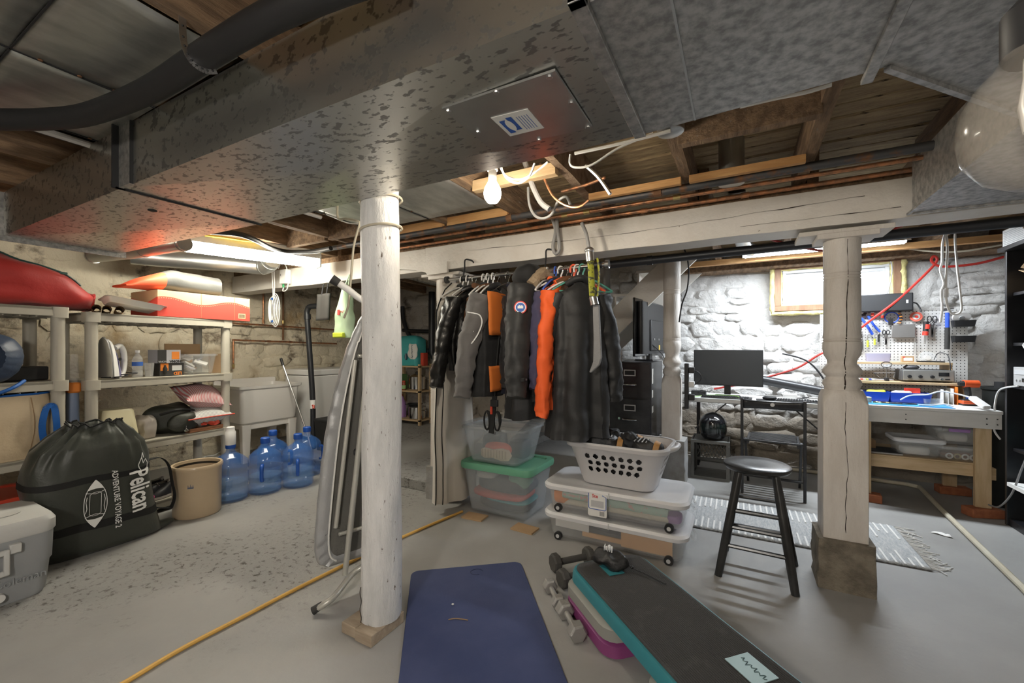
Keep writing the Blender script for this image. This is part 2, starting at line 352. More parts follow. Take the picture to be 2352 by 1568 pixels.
def stone_shape(wd, ht, dep, sd):
    r = random.Random(sd); n = 12; rings = []
    ang = [2 * math.pi * (i + .3 * (r.random() - .5)) / n for i in range(n)]
    sq = [min(1 / max(abs(math.cos(a)), 1e-3), 1 / max(abs(math.sin(a)), 1e-3)) for a in ang]
    ex = [(.5 * q ** .8) * (.86 + .24 * r.random()) for q in sq]
    for sc, dz in ((1.08, -.05), (.96, dep * .45), (.72, dep * (.8 + .3 * r.random())), (.34, dep * (.9 + .35 * r.random()))):
        rings.append([(wd * e * sc * math.cos(a), ht * e * sc * math.sin(a), dz + dep * .25 * (r.random() - .5) * (dz > 0)) for a, e in zip(ang, ex)])
    return MB().loft(rings, False, True)
SHAPES = {}
def stone_wall(name, label, fm, wd, ht, m, holes=(), seed=1, dep=.05, base_dep=.03, vis=None, rid=.008, cell=.06, hs=(.12, .26)):
    """base of smeared mortar (fm maps u, v, n to the world) with proud stones as pieces of their own"""
    def pt(u, v):
        U, V = u * wd, v * ht; p = fm @ Vector((U, V, 0))
        d = noise.fractal(p * 1.7, 1.0, 2.0, 4) * base_dep + (noise.ridged_multi_fractal(p * 4.5, .8, 2.1, 4, 1.0, 2.0) - 1.2) * rid
        return fm @ Vector((U, V, d))
    nu, nv = int(wd / cell), int(ht / cell)
    g = MB(); vs = [pt(i / nu, j / nv) for j in range(nv + 1) for i in range(nu + 1)]; fs = []
    for j in range(nv):
        for i in range(nu):
            U, V = (i + .5) / nu * wd, (j + .5) / nv * ht
            if any(a < U < b and c < V < d for a, b, c, d in holes): continue
            k = j * (nu + 1) + i; fs.append((k, k + 1, k + nu + 2, k + nu + 1))
    g.add(vs, fs); o = g.build(name, m, smooth=80); struct(o, label)
    if m not in SHAPES: SHAPES[m] = [stone_shape(1, 1, 1, 40 + q).build('stone_pattern', m, smooth=75) for q in range(9)]
    r = random.Random(seed); v = .02
    while v < ht - .08:
        h0 = r.uniform(*hs); u = r.uniform(-.2, 0)
        while u < wd:
            w0 = r.uniform(.16, .46); U, V = u + w0 / 2, v + h0 / 2
            u += w0 * 1.02
            if any(a - w0 * .55 < U < b + w0 * .55 and c - h0 * .6 < V < d + h0 * .6 for a, b, c, d in holes): continue
            if U < .05 or U > wd - .05 or V > ht - .06: continue
            if vis and not vis(U, V): continue
            sh = r.choice(SHAPES[m]); c = bpy.data.objects.new('stone', sh.data); C.objects.link(c)
            c.parent = o
            c.matrix_local = fm @ Matrix.Translation((U, V, -.004)) @ Matrix.Rotation(r.uniform(-.09, .09), 4, 'Z') @ Matrix.Diagonal((w0 * .93, h0 * .93, dep * r.uniform(.5, 1.15), 1))
        v += h0 * 1.0
    return o
fm_l = frame_m((XL, YF, 0), (0, 1, 0), (1, 0, 0))
stone_wall('wall_left', 'cream limewashed rubble stone wall', fm_l, YB - YF, ZD, 'stone_warm', seed=4, dep=.028, base_dep=.035, vis=lambda u, v: 1.6 < u < 6.9)
WX0, WX1, WZ0, WZ1 = .29, 1.36, 1.62, 2.17
fm_b = frame_m((-1.75, YB, 0), (1, 0, 0), (0, -1, 0))
stone_wall('wall_back', 'whitewashed rubble stone wall behind the desk and workbench', fm_b, XR + 1.75, ZD, 'stone_white', holes=((WX0 + 1.75, WX1 + 1.75, WZ0, WZ1),), seed=9, dep=.034, base_dep=.045, rid=.028, cell=.026, hs=(.07, .19))
fm_a = frame_m((XL, YB, 0), (1, 0, 0), (0, -1, 0))
stone_wall('wall_alcove', 'dim stained stone wall at the back of the alcove', fm_a, -1.75 - XL, ZD, 'stone_dim', seed=12, dep=.03)
fm_r = frame_m((XR, YF, 0), (0, -1, 0), (-1, 0, 0))
stone_wall('wall_right', 'stone wall behind the black shelving', frame_m((XR, YB, 0), (0, -1, 0), (-1, 0, 0)), YB - YF, ZD, 'stone_white', seed=15, dep=.03, vis=lambda u, v: u < 2.2)
struct(MB().box(XL - .3, XR + .3, YF - .3, YF, 0, ZD).build('wall_front', 'stone_dim'), 'wall behind the viewer')
for q in SHAPES.values():
    for s_ in q: bpy.data.objects.remove(s_)
# solid backing so no daylight leaks
struct(MB().box(XL - .4, XL - .1, YF - .3, YB + .4, -.1, ZD + .1).build('wall_left_backing', 'stone_dim'))
struct(MB().box(XR + .1, XR + .4, YF - .3, YB + .4, -.1, ZD + .1).build('wall_right_backing', 'stone_dim'))
bk = MB().box(XL - .3, WX0, YB + .1, YB + .4, -.1, ZD + .1).box(WX1, XR + .3, YB + .1, YB + .4, -.1, ZD + .1)
bk.box(WX0, WX1, YB + .1, YB + .4, -.1, WZ0).box(WX0, WX1, YB + .1, YB + .4, WZ1, ZD + .1)
struct(bk.build('wall_back_backing', 'stone_dim'))

# ceiling: floor boards and joists
ce = MB().box(XL - .3, XR + .3, YF - .3, YB + .4, ZD + .024, ZD + .15).build('ceiling', 'plank', smooth=0); struct(ce, 'underside of the floor above, old boards on rough joists')
pl = None
for i in range(int((YB - YF) / .132) + 1):
    y = YF + .066 + i * .132
    if pl is None: pl = MB().box(XL, XR, -.0635, .0635, 0, .026).build('plank', 'plank', ce, (0, y, ZD), smooth=0, bev=.008, seg=1)
    else: share(pl, 'plank', ce, ((i * 37 % 11) * .003, y, ZD - (i * 13 % 5) * .0015), (0, 0, math.pi * (i % 2) * 0))
JX = [-.80 + .545 * k for k in range(-8, 6)]
def joist_mb(y0, y1, sd, wob=.006):
    n = 26; rg = []
    for i in range(n + 1):
        y = y0 + (y1 - y0) * i / n
        q = lambda a, b: noise.noise(Vector((y * 2.3, a * 3 + sd, b * 5))) * wob
        rg.append([(-.026 + q(0, 1), y, ZJ + q(1, 0)), (.026 + q(1, 1), y, ZJ + q(2, 0)), (.026 + q(2, 2), y, ZD), (-.026 + q(3, 2), y, ZD)])
    return MB().loft(rg)
j1 = j2 = None
for k, x in enumerate(JX):
    if k == 8:
        joist_mb(YF, 2.95, 5, .016).build('joist', 'joist_rough', ce, (x, 0, 0), smooth=0); 
    elif j1 is None: j1 = joist_mb(YF, 2.95, 1).build('joist', 'joist', ce, (x, 0, 0), smooth=0)
    else: share(j1, 'joist', ce, (x, 0, 0))
    if j2 is None: j2 = joist_mb(2.80, YB + .08, 2).build('joist', 'joist', ce, (x + .06, 0, 0), smooth=0)
    elif not -2.9 < x < -.75: share(j2, 'joist', ce, (x + .06, 0, 0))
for (a, b, y, z0, m, t) in ((JX[9], JX[10], 1.93, 2.13, 'joist', .045), (JX[8], JX[9], 2.38, 2.13, 'wood_new', .03), (JX[9], JX[10], 2.38, 2.13, 'wood_new', .03), (JX[7], JX[8], 1.98, 2.145, 'wood_pine', .045),
                          (JX[6], JX[7], 2.45, 2.15, 'wood_new', .03), (JX[10], JX[11], 1.86, 2.25, 'wood_new', .04), (JX[5], JX[6], 2.45, 2.15, 'wood_new', .03), (JX[4], JX[5], 2.30, 2.15, 'joist', .045), (JX[3], JX[4], 2.30, 2.15, 'joist', .045)):
    MB().box(a + .02, b - .02, y - t / 2, y + t / 2, z0, min(z0 + (.15 if m == 'joist' else (.038 if z0 == 2.13 else .06)), ZD)).build('bridging', m, ce, smooth=0, bev=.002)
MB().box(-.55, XR, 5.05, YB + .05, 2.10, ZJ).build('sill_plate', 'joist', ce, smooth=0)
MB().box(XL, XR, 2.80, 2.98, 2.11, ZJ).build('beam_plate', 'joist', ce, smooth=0)
MB().box(-.6, XR, 4.78, 4.84, 2.12, ZJ).build('nailer', 'wood_new', ce, smooth=0)

# window
YW = 5.24
wn = bpy.data.objects.new('window_1', None); C.objects.link(wn); struct(wn, 'small basement window with white frame set in yellow spray foam'); wn.location = ((WX0 + WX1) / 2, YW, WZ0)
def wrect(x0, x1, z0, z1, t, y0, y1, name, m, jit=0, bev=.003):
    g = MB()
    if jit:
        pts = []
        for (ax, az), (bx, bz) in (((x0, z0), (x1, z0)), ((x1, z0), (x1, z1)), ((x1, z1), (x0, z1)), ((x0, z1), (x0, z0))):
            for i in range(12): pts.append((ax + (bx - ax) * i / 12, (y0 + y1) / 2, az + (bz - az) * i / 12))
        g.tube(pts, [t * (.75 + .5 * rnd.random()) for _ in pts], 10, closed=True); g.jitter(.012, 14)
    else:
        g.box(x0, x1, y0, y1, z0, z0 + t).box(x0, x1, y0, y1, z1 - t, z1).box(x0, x0 + t, y0, y1, z0 + t, z1 - t).box(x1 - t, x1, y0, y1, z0 + t, z1 - t)
    g.shift((-wn.location.x, -wn.location.y, -wn.location.z)); return g.build(name, m, wn, bev=0 if jit else bev, smooth=60 if jit else 35)
mat('vinyl', (.66, .67, .67), .4); mat('wood_brown', (.26, .145, .08), .6, col2=(.20, .105, .055), scale=6, stretch=(6, 6, 1))
wrect(WX0 + .015, WX1 - .015, WZ0 + .01, WZ1 - .01, .03, YW - .05, YW + .02, 'spray_foam', 'foam', 1)
wrect(WX0 + .03, WX1 - .03, WZ0 + .03, WZ1 - .03, .055, YW - .045, YW + .14, 'wood_frame', 'wood_brown')
wrect(WX0 + .09, WX1 - .09, WZ0 + .088, WZ1 - .085, .015, YW - .02, YW, 'foam_bead', 'foam', 1)
wrect(WX0 + .105, WX1 - .105, WZ0 + .10, WZ1 - .095, .03, YW - .005, YW + .1, 'outer_frame', 'vinyl')
wrect(WX0 + .125, WX1 - .125, WZ0 + .12, WZ1 - .115, .042, YW + .03, YW + .08, 'sash', 'vinyl')
MB().box(WX0 + .15, WX1 - .15, YW + .055, YW + .06, WZ0 + .14, WZ1 - .135).shift(-wn.location).build('pane', 'glass_thin', wn, smooth=0)

# ------------------------------------------------------------------ beam and posts
YBM = 2.75
bm = thing('support_beam', 'long white-painted timber beam carrying the joists', 'beam', (0, YBM, 1.91))
g = MB()
for i in range(60):
    x0, x1 = -2.34 + 4.79 * i / 60, -2.34 + 4.79 * (i + 1) / 60
    if i == 0: rings = []
    rings.append([(x0, 0, 0), (x0, .2, 0), (x0, .2, .2), (x0, 0, .2)])
rings.append([(2.45, 0, 0), (2.45, .2, 0), (2.45, .2, .2), (2.45, 0, .2)])
g.loft(rings).jitter(.006, 3).build('timber', 'paint_white', bm, smooth=0, bev=.004)
rings = [[(x, .02, .005), (x, .2, .005), (x, .2, .2), (x, .02, .2)] for x in [-5.3 + 2.95 * i / 30 for i in range(31)]]
MB().loft(rings).jitter(.006, 3, 2).build('timber', 'paint_white', bm, smooth=0, bev=.004)
# arched corner bracket left of the post, and a crack line
arc = [(-2.30, -.02), (-2.30, .02)] + [(-2.32 - .78 * t, -.02 + .045 * t ** .5) for t in (.15, .3, .5, .7, .85, 1)][::-1]
pol = [(-2.1, .06), (-2.1, -.03), (-2.3, -.035)] + [(-2.3 - .75 * (1 - math.cos(a)), -.035 + .095 * math.sin(a)) for a in [R(q) for q in (15, 35, 55, 75, 90)]]
MB().prism(pol, -.012, .012, 'y').build('bracket', 'paint_white', bm)
ck = [Vector((x, -.0085, .115 + .016 * math.sin(x * 2.1) + .006 * noise.noise(Vector((x * 7, 0, 0))))) for x in [-1.9 + .06 * i for i in range(42)]]
MB().tube(ck, [.0006 + .004 * max(0, noise.noise(Vector((i * .35, 2, 0)))) for i in range(len(ck))], 4).build('crack', 'crack', bm)
ck = [Vector((x, -.0085, .05 + .008 * noise.noise(Vector((x * 5, 3, 0))))) for x in [.0 + .05 * i for i in range(15)]]
MB().tube(ck, [.0006 + .004 * max(0, noise.noise(Vector((i * .45, 7, 0)))) for i in range(len(ck))], 4).build('crack', 'crack', bm)

TURN = [(.079, 1.04), (.077, 1.05), (.086, 1.066), (.084, 1.085), (.070, 1.102), (.070, 1.112), (.086, 1.128), (.088, 1.142), (.074, 1.165), (.062, 1.18), (.066, 1.20), (.080, 1.225), (.086, 1.26), (.085, 1.295),
        (.080, 1.298), (.085, 1.304), (.080, 1.312), (.085, 1.318), (.082, 1.345), (.081, 1.63), (.077, 1.634), (.082, 1.642), (.077, 1.65), (.082, 1.658), (.077, 1.665), (.082, 1.672), (.083, 1.87)]
def turned_post(label, x, y, zb, zt, sc=1.0, sq=.19, zsq=1.04, fm='footing', fsz=.245, cap=True, fy=0):
    t = thing('turned_post', label, 'post', (x, y, 0))
    MB().layers([(zb, sq, sq, .006), (zsq - .07, sq, sq, .008), (zsq - .03, sq, sq, sq * .28), (zsq, sq * .93, sq * .93, sq * .46)], 5).build('square_base', 'paint_turned', t)
    k = (zt - zsq) / (1.87 - 1.04)
    MB().lathe([(r * sc, zsq + (z - 1.04) * k) for r, z in TURN], n=32).build('shaft', 'paint_turned', t, smooth=50)
    if cap:
        MB().box(-.2, .2, -.09, .13, zt - .005, zt + .02).box(-.12, .14, -.095, .1, zt - .03, zt).build('cap', 'paint_turned', t, bev=.004, smooth=0)
    n = 8; rg = []
    for i in range(9):
        z = zb * i / 8; s2 = fsz * (1.0 - .03 * i / 8)
        rg.append([(a * s2, fy + b * s2, z) for a, b in [(p[0], p[1]) for p in rrect(1, 1, .04, 2)]])
    g = MB().loft(rg); g.warp(lambda p: p + (noise.noise_vector(p * 22) * (.013 if p.z < zb * .55 else .003)) if 0.001 < p.z < zb - .001 else p)
    g.build('footing', fm, t, smooth=40)
    return t
p = turned_post('cracked turned wooden post on a rough concrete footing by the stool', .482, 2.835, .26, 1.87)
ck = [Vector((.012 + .016 * noise.noise(Vector((0, z * 4, 1))) + .006 * noise.noise(Vector((0, z * 17, 1))), -.097 if z < 1.0 else -.0885, z)) for z in [.30 + .02 * i for i in range(35)]]
MB().tube([Vector((q.x - .035 * (q.z < .62) * 0 - .01, q.y + .0025, q.z)) for q in ck], [.0012 + .0022 * abs(noise.noise(Vector((i * .4, 0, 0)))) for i in range(35)], 5).build('crack', 'crack', p)
def prof_r(z):
    k = (z - 1.04) / .83 * .83 + 1.04; best = TURN[0]
    for (r0, z0), (r1, z1) in zip(TURN, TURN[1:]):
        if z0 <= k <= z1: return r0 + (r1 - r0) * (k - z0) / max(z1 - z0, 1e-6)
    return .082
ck = []
for i in range(60):
    z = 1.045 + .8 * i / 60; a = R(-91 + 16 * (z - 1.04)) + .05 * noise.noise(Vector((0, z * 7, 2))) - .25 * max(0, z - 1.6); r = prof_r(z) - .001
    ck.append((r * math.cos(a), r * math.sin(a), z))
MB().tube(ck, [.0010 + .0035 * abs(noise.noise(Vector((i * .23, 5, 0)))) + (.0012 if i < 40 else 0) for i in range(60)], 5).build('crack', 'crack', p)
turned_post('turned white post standing beside the filing cabinet and desk', -.57, 4.22, .41, 2.08, .95, .165, 1.0, 'footing_paint', .26, False)
turned_post('turned white post at the left end of the coat rail', -2.2, 2.86, .27, 1.87, 1.0, .19, 1.0, 'footing_paint', .25)

lp = thing('log_post', 'rough white-painted log post in front of the ironing board', 'post', (-1.435, 1.385, 0))
rg = []
for i in range(41):
    z = .05 + (ZJ - .05) * i / 40; r0 = .088 - .006 * i / 40; rg.append([])
    for j in range(30):
        a = 2 * math.pi * j / 30; q = noise.fractal(Vector((math.cos(a) * .9, math.sin(a) * .9, z * 1.4)), 1, 2, 4)
        r = r0 + q * .009 + .006 * math.exp(-((z - 1.25) ** 2 * 90 + (a - 4.9) ** 2 * 9)) + .005 * math.exp(-((z - 1.62) ** 2 * 60 + (a - 4.4) ** 2 * 12))
        rg[-1].append((r * math.cos(a) + .008 * math.sin(z * 2), r * math.sin(a), z))
MB().loft(rg).build('trunk', 'paint_post', lp, smooth=60)
MB().box(-.118, -.03, -.12, .075, 0, .048).build('base_plank', 'wood_block', lp, smooth=0, bev=.004)
MB().box(-.026, .075, -.128, .068, 0, .05).build('base_plank', 'wood_block', lp, smooth=0, bev=.004)
MB().tube([(-.03 + .004 * math.sin(i), -.0885 - .002, .055 + .012 * i) for i in range(14)], .0018, 4).build('crack', 'crack', lp)
for z in (1.93, 1.80):
    MB().tube([(.092 * math.cos(2 * math.pi * i / 24), .092 * math.sin(2 * math.pi * i / 24), z + .012 * math.sin(2 * math.pi * i / 24 + 1)) for i in range(24)], .005, 6, closed=True).build('cord_loop', 'beige_cable', lp)

# ------------------------------------------------------------------ stairs behind the coats
st = thing('staircase', 'white wooden staircase rising behind the coats', 'staircase', (-2.95, 4.75, 0))
SY0, SY1, SLP = -.40, .40, .95
for y in (SY0, SY1 - .035):
    MB().prism([(0, 0), (.36, 0), (2.24 + .36, 2.24 * SLP), (2.24 + .36, 2.24 * SLP), (2.22 + .04, 2.13), (0, .02)], y, y + .035, 'y').build('stringer', 'paint_white', st, bev=.003)
for i in range(9):
    x = .15 + i * .235; z = (x) * SLP + .10
    MB().box(x - .02, x + .235, SY0 + .035, SY1 - .035, z, z + .025).build('tread', 'paint_white', st, smooth=0)
    MB().box(x - .005, x + .012, SY0 + .035, SY1 - .035, z - .2, z).build('riser', 'paint_white', st, smooth=0)
MB().box(.42, .50, -.36, -.28, .09, .52).build('newel', 'paint_white', st, smooth=0)
# ------------------------------------------------------------------ lamps
mat('lamp_tube', (1, 1, 1), .5, emit=(1.0, .95, .80), estr=LAMP['fluor'])
mat('lamp_bulb', (1, 1, 1), .5, emit=(1.0, .90, .74), estr=LAMP['bulb'] * 5)
mat('lamp_led', (1, 1, 1), .5, emit=(.86, .93, 1.0), estr=LAMP['shop'])
mat('enamel', (.82, .82, .80), .35)
mat('porcelain', (.85, .83, .78), .25)
def light_at(kind, loc, energy, col, size, parent=None, name='lamp_light', rot=(0, 0, 0), sy=None):
    d = bpy.data.lights.new(name, kind); d.energy = energy; d.color = col
    if kind == 'AREA':
        d.size = size
        if sy: d.shape = 'RECTANGLE'; d.size_y = sy
    else: d.shadow_soft_size = size
    o = bpy.data.objects.new(name, d); C.objects.link(o); o.location = loc; o.rotation_euler = rot
    if parent: o.parent = parent
    return o
# fluorescent strip above the laundry side
fa, fb = Vector((-3.86, 1.40, 0)), Vector((-3.47, 2.58, 0)); an = math.atan2((fb - fa).y, (fb - fa).x); ln = (fb - fa).length
fl = thing('fluorescent_strip', 'lit fluorescent strip light on the joists above the laundry tub', 'ceiling light', (fa.x, fa.y, 2.02), an)
MB().box(0, ln, -.055, .055, .07, .148).build('housing', 'enamel', fl, bev=.004)
MB().layers([(0, ln - .03, .105, .02, ln / 2, 0), (.07, ln - .03, .11, .015, ln / 2, 0)], 3).build('diffuser', 'lamp_tube', fl)
for x in (.0, ln - .015): MB().box(x, x + .015, -.058, .058, -.003, .1).build('end_cap', 'enamel', fl, bev=.003)
# bare bulb in a lampholder beside the duct
BX, BY = -.985, 1.62
bl = thing('bulb_lampholder', 'lit bare bulb in a white porcelain lampholder beside the duct', 'light bulb', (BX, BY, 1.93))
MB().lathe([(.005, -.012), (.024, -.007), (.036, .010), (.040, .032), (.036, .054), (.025, .074), (.017, .088)], n=24).build('bulb', 'lamp_bulb', bl, smooth=70)
MB().lathe([(.016, .086), (.019, .09), (.019, .14), (.016, .145)], n=20).build('collar', 'enamel', bl)
MB().lathe([(.024, .135), (.026, .165), (.05, .19), (.055, .205)], n=24).build('holder', 'porcelain', bl)
MB().box(-.06, .06, -.06, .06, .205, .24).build('box', 'galv_plain', bl, bev=.004)
MB().box(-.22, .22, -.03, .03, .225, .262).build('cross_bar', 'wood_pine', bl, smooth=0)
light_at('POINT', (0, 0, .02), LAMP['bulb'], (1.0, .90, .76), .034, bl)
# shop light above the bench
sl = thing('shop_light', 'lit white shop light hanging over the desk and workbench', 'ceiling light', (.62, 4.60, 2.143))
MB().prism([(-.075, 0), (-.05, .025), (.05, .025), (.075, 0), (.07, 0), (.047, .021), (-.047, .021), (-.07, 0)], -.6, .6, 'x').build('reflector', 'enamel', sl)
for y in (-.025, .025): MB().cyl((-.58, y, .002), (.58, y, .002), .013, n=12).build('tube', 'lamp_led', sl)
for x in (-.5, .5): MB().box(x - .02, x + .02, -.02, .02, .022, .028).build('mounting', 'steel', sl, smooth=0)
light_at('AREA', (0, 0, -.014), LAMP['shop'] * 1.6, (.86, .93, 1.0), 1.15, sl, sy=.1)
# fill lamp added out of view behind the viewer to brighten the foreground
rl = thing('added_fill_light', 'added unseen fill lamp with a wide shade behind the viewer', 'light bulb', (-.35, -1.0, 1.66))
MB().lathe([(.005, -.001), (.03, .01), (.06, .05), (.055, .09), (.02, .13)], n=20).build('globe', 'lamp_bulb', rl, smooth=70)
MB().lathe([(.02, .12), (.05, .15), (.055, .17)], n=20).build('holder', 'porcelain', rl)
MB().tube([(0, 0, .165), (0, 0, ZJ - 1.66)], .004, 6).build('cord', 'black_plastic', rl)
MB().lathe([(.03, .235), (.10, .22), (.22, .18), (.30, .13), (.298, .126), (.215, .172), (.10, .212), (.03, .228)], n=32, cap0=False, cap1=False).build('shade', 'enamel', rl)  # shade added to keep the fill lamp's light off the near ceiling
light_at('POINT', (0, 0, .05), LAMP['rear'], (1.0, .965, .92), .11, rl)
# unlit clear globe hanging close to the viewer
mat('globe_glass', (.50, .45, .38), .05, alpha=.22, coat=.8)
gp = Vector((.2235, .520, 1.446))
gl = thing('pendant_globe', 'unlit clear glass globe lamp hanging at the right edge', 'pendant lamp', gp)
MB().lathe([(.004, -.052), (.018, -.049), (.036, -.039), (.049, -.020), (.053, .003), (.050, .024), (.041, .042), (.03, .054), (.024, .066)], n=32, cap1=False).build('globe', 'globe_glass', gl, smooth=80)
MB().lathe([(.023, .06), (.025, .064), (.025, .10), (.012, .115), (.006, .12)], n=20).build('socket', 'black_plastic', gl)
MB().tube([(0, 0, .115), (0, 0, ZJ - gp.z)], .004, 6).build('cord', 'black_plastic', gl)
MB().lathe([(.004, .0), (.012, -.002), (.015, .02), (.012, .045), (.012, .06)], n=12).build('inner_bulb', 'porcelain', gl)
# ------------------------------------------------------------------ main sheet-metal duct
DZ0, DZ1, DY0, DY1 = 1.915, 2.165, .745, 1.295
du = thing('supply_duct', 'long galvanized sheet-metal duct running under the joists', 'duct', (-2.0, 1.0, DZ0))
def dsec(poly, m, brk=.008):
    """closed duct section with a cross-broken bottom"""
    g = MB(); n = len(poly); cx = sum(p[0] for p in poly) / n; cy = sum(p[1] for p in poly) / n
    vs = [(p[0], p[1], DZ0) for p in poly] + [(p[0], p[1], DZ1) for p in poly] + [(cx, cy, DZ0 - brk)]
    fs = [(i, (i + 1) % n, n + (i + 1) % n, n + i) for i in range(n)] + [tuple(range(n, 2 * n))] + [((i + 1) % n, i, 2 * n) for i in range(n)]
    if not brk: fs = fs[:n + 1] + [tuple(range(n - 1, -1, -1))]; vs = vs[:-1]
    g.add(vs, fs).shift(-du.location); return g.build('section', m, du, smooth=0)
X1, X2, X3, X4 = -3.75, -2.22, -.26, .27
dsec([(X1, DY0 - .03), (X2, DY0 - .01), (X2, DY1), (X1, DY1 - .06)], 'galv', .014)
dsec([(X2, DY0 - .01), (X3, DY0 + .02), (X3, DY1 + .02), (X2, DY1)], 'galv', .016)
dsec([(X3, DY0 + .02), (X4, DY0 + .02), (X4, DY1 - .02), (X3, DY1 + .02)], 'galv_fine', .003)
bx_ = [(X4, DY0 + .02), (1.40, DY0 + .02), (1.40, 2.70), (.73, 2.70), (.73, 1.75), (.30, 1.27), (X4, DY1 - .02)]
dsec(bx_, 'galv_fine', 0)
def dstrip(x0, x1, th, m, z1=DZ1 - .01):
    MB().box(x0, x1, DY0 - .012, DY1 + .012, DZ0 - th, DZ0).box(x0, x1, DY0 - .012, DY0 + .01, DZ0 - th, z1).shift(-du.location).build('drive_cleat', m, du, bev=.002, smooth=0)
dstrip(X3 - .024, X3 + .010, .014, 'galv_fine'); dstrip(X4 - .012, X4 + .012, .012, 'galv_fine')
MB().box(X3 + .145, X3 + .15, DY0 + .01, DY1, DZ0 - .006, DZ0).shift(-du.location).build('seam', 'galv_plain', du, smooth=0)
MB().box(X2 - .006, X2 + .004, DY0 - .03, DY1 + .01, DZ0 - .006, DZ0).box(X2 - .006, X2 + .004, DY0 - .04, DY0, DZ0 - .006, DZ1).shift(-du.location).build('seam', 'black_matte', du, smooth=0)
MB().box(X2 + .10, X2 + .106, DY0 - .019, DY0 - .008, DZ0, DZ1).shift(-du.location).build('seam', 'black_matte', du, smooth=0)
MB().box(X2 + .004, X2 + .10, DY0 - .02, DY0 - .004, DZ0 - .002, DZ1).shift(-du.location).build('drive_cleat', 'galv_fine', du, smooth=0)
MB().box(X1 - .006, X1 + .004, DY0 - .05, DY1 - .03, DZ0 - .03, DZ1).shift(-du.location).build('end_flange', 'galv_fine', du, smooth=0)
for a, b in (((.30, 1.27), (.73, 1.75)),):
    MB().bar((a[0], a[1], DZ0 - .004), (b[0], b[1], DZ0 - .004),   .014, .012).shift(-du.location).build('flange', 'galv_fine', du)
MB().bar((.715, 1.75, DZ0 - .004), (.715, 2.7, DZ0 - .004), .012, .01).bar((.73, 2.7, DZ0 - .003), (1.4, 2.7, DZ0 - .003), .014, .012).shift(-du.location).build('flange', 'galv_fine', du)
# access panel with its screws and sticker
q = [oz(*p, DZ0 - .012) for p in ((1015, 250), (1132, 347), (1360, 292), (1275, 163))]
ap = MB().loft([[p - Vector(du.location) for p in q], [p - Vector(du.location) + Vector((0, 0, .006)) for p in q]]).build('access_panel', 'galv_plain', du, smooth=0)
ap['label'] = 'bright metal access panel'
for a in ((1030, 254), (1140, 210), (1262, 175), (1312, 235), (1350, 290), (1238, 320), (1098, 302)):
    c = oz(*a, DZ0 - .012) - Vector(du.location); MB().lathe([(.007, -.005), (.008, -.003), (.008, 0)], c, 8).build('screw', 'steel', ap)
q = [oz(*p, DZ0 - .0135) - Vector(du.location) for p in ((1127, 271), (1172, 313), (1250, 294), (1212, 250))]
sk = MB().loft([q, [p + Vector((0, 0, .001)) for p in q]]).build('sticker', 'paper', ap, smooth=0); sk['label'] = 'white sticker with a blue emblem'
mat('ink_blue', (.03, .11, .42), .6); mat('ink_black', (.02, .02, .02), .7); mat('ink_white', (.85, .85, .83), .6); mat('ink_grey', (.5, .5, .5), .7); mat('ink_red', (.6, .04, .04), .6)
def qp(q, u, v, dz=-.0008): 
    p = (q[0] * (1 - u) + q[3] * u) * (1 - v) + (q[1] * (1 - u) + q[2] * u) * v; return p + Vector((0, 0, dz))
g = MB()
for u0, u1, v0, v1 in ((.10, .26, .22, .86), (.32, .48, .14, .78)): g.add([qp(q, u0, v0), qp(q, u1, v0), qp(q, u1, v1), qp(q, u0, v1)], [(0, 1, 2, 3)])
for i in range(5): g.add([qp(q, .58 + .07 * i, .2), qp(q, .595 + .07 * i, .2), qp(q, .595 + .07 * i, .85), qp(q, .58 + .07 * i, .85)], [(0, 1, 2, 3)])
g.build('emblem', 'ink_blue', ap, smooth=0)
g = MB(); g.add([qp(q, .29 + .10 * math.cos(k * math.pi / 8), .5 + .27 * math.sin(k * math.pi / 8), -.0014) for k in range(16)], [tuple(range(16))]); g.build('emblem_oval', 'paper', ap, smooth=0)
for a in ((927, 343), (350, 482), (150, 567)):
    c = oz(*a, DZ0 - .002) - Vector(du.location); MB().lathe([(.012, -.006), (.017, -.005), (.019, 0)], c, 18).build('plug', 'black_matte', du)

# round ducts on the laundry side
def round_duct(label, pts, r, m='galv_plain', rings=(), k=6):
    p0 = Vector(pts[0]); t = thing('round_duct', label, 'duct', p0)
    pp = catmull([Vector(p) - p0 for p in pts], k); MB().tube(pp, r, 20).build('pipe', m, t, smooth=60)
    for i in rings:
        j = min(int(i * (len(pp) - 1)), len(pp) - 2); d = (pp[j + 1] - pp[j]).normalized()
        MB().cyl(pp[j] - d * .008, pp[j] + d * .008, r + .004, n=20).build('collar', m, t)
    return t
round_duct('round metal duct under the fluorescent strip', [oz(300, 586, 2.085), oz(380, 594, 2.085), oz(500, 603, 2.085), oz(585, 611, 2.085), oz(612, 610, 2.09), oz(624, 598, 2.13)], .078, rings=(.1, .7, .92))
round_duct('short round duct stub at the left end of the main duct', [oz(215, 588, 2.0), oz(300, 578, 1.985), oz(360, 568, 1.98), oz(425, 558, 1.985)], .052, rings=(.05, .55, .97))
round_duct('dark round duct high in the alcove behind the log post', [oy(850, 610, 4.3), oy(930, 622, 4.3), oy(1010, 640, 4.3), oy(1120, 650, 4.3)], .10, 'galv_fine', (.2, .5))
round_duct('short vertical metal pipe between the joists above the beam', [Vector((oy(1680, 396, 2.5).x, 2.5, 2.13)), Vector((oy(1680, 396, 2.5).x, 2.5, ZD))], .062, 'galv_plain', k=1)
round_duct('round metal duct above the black drain pipe by the window', [Vector((.08, 4.15, 2.11)), Vector((.02, 3.9, 2.12)), Vector((-.02, 3.4, 2.24)), Vector((-.02, 3.3, 2.35))], .055, 'galv_plain', (.5,))
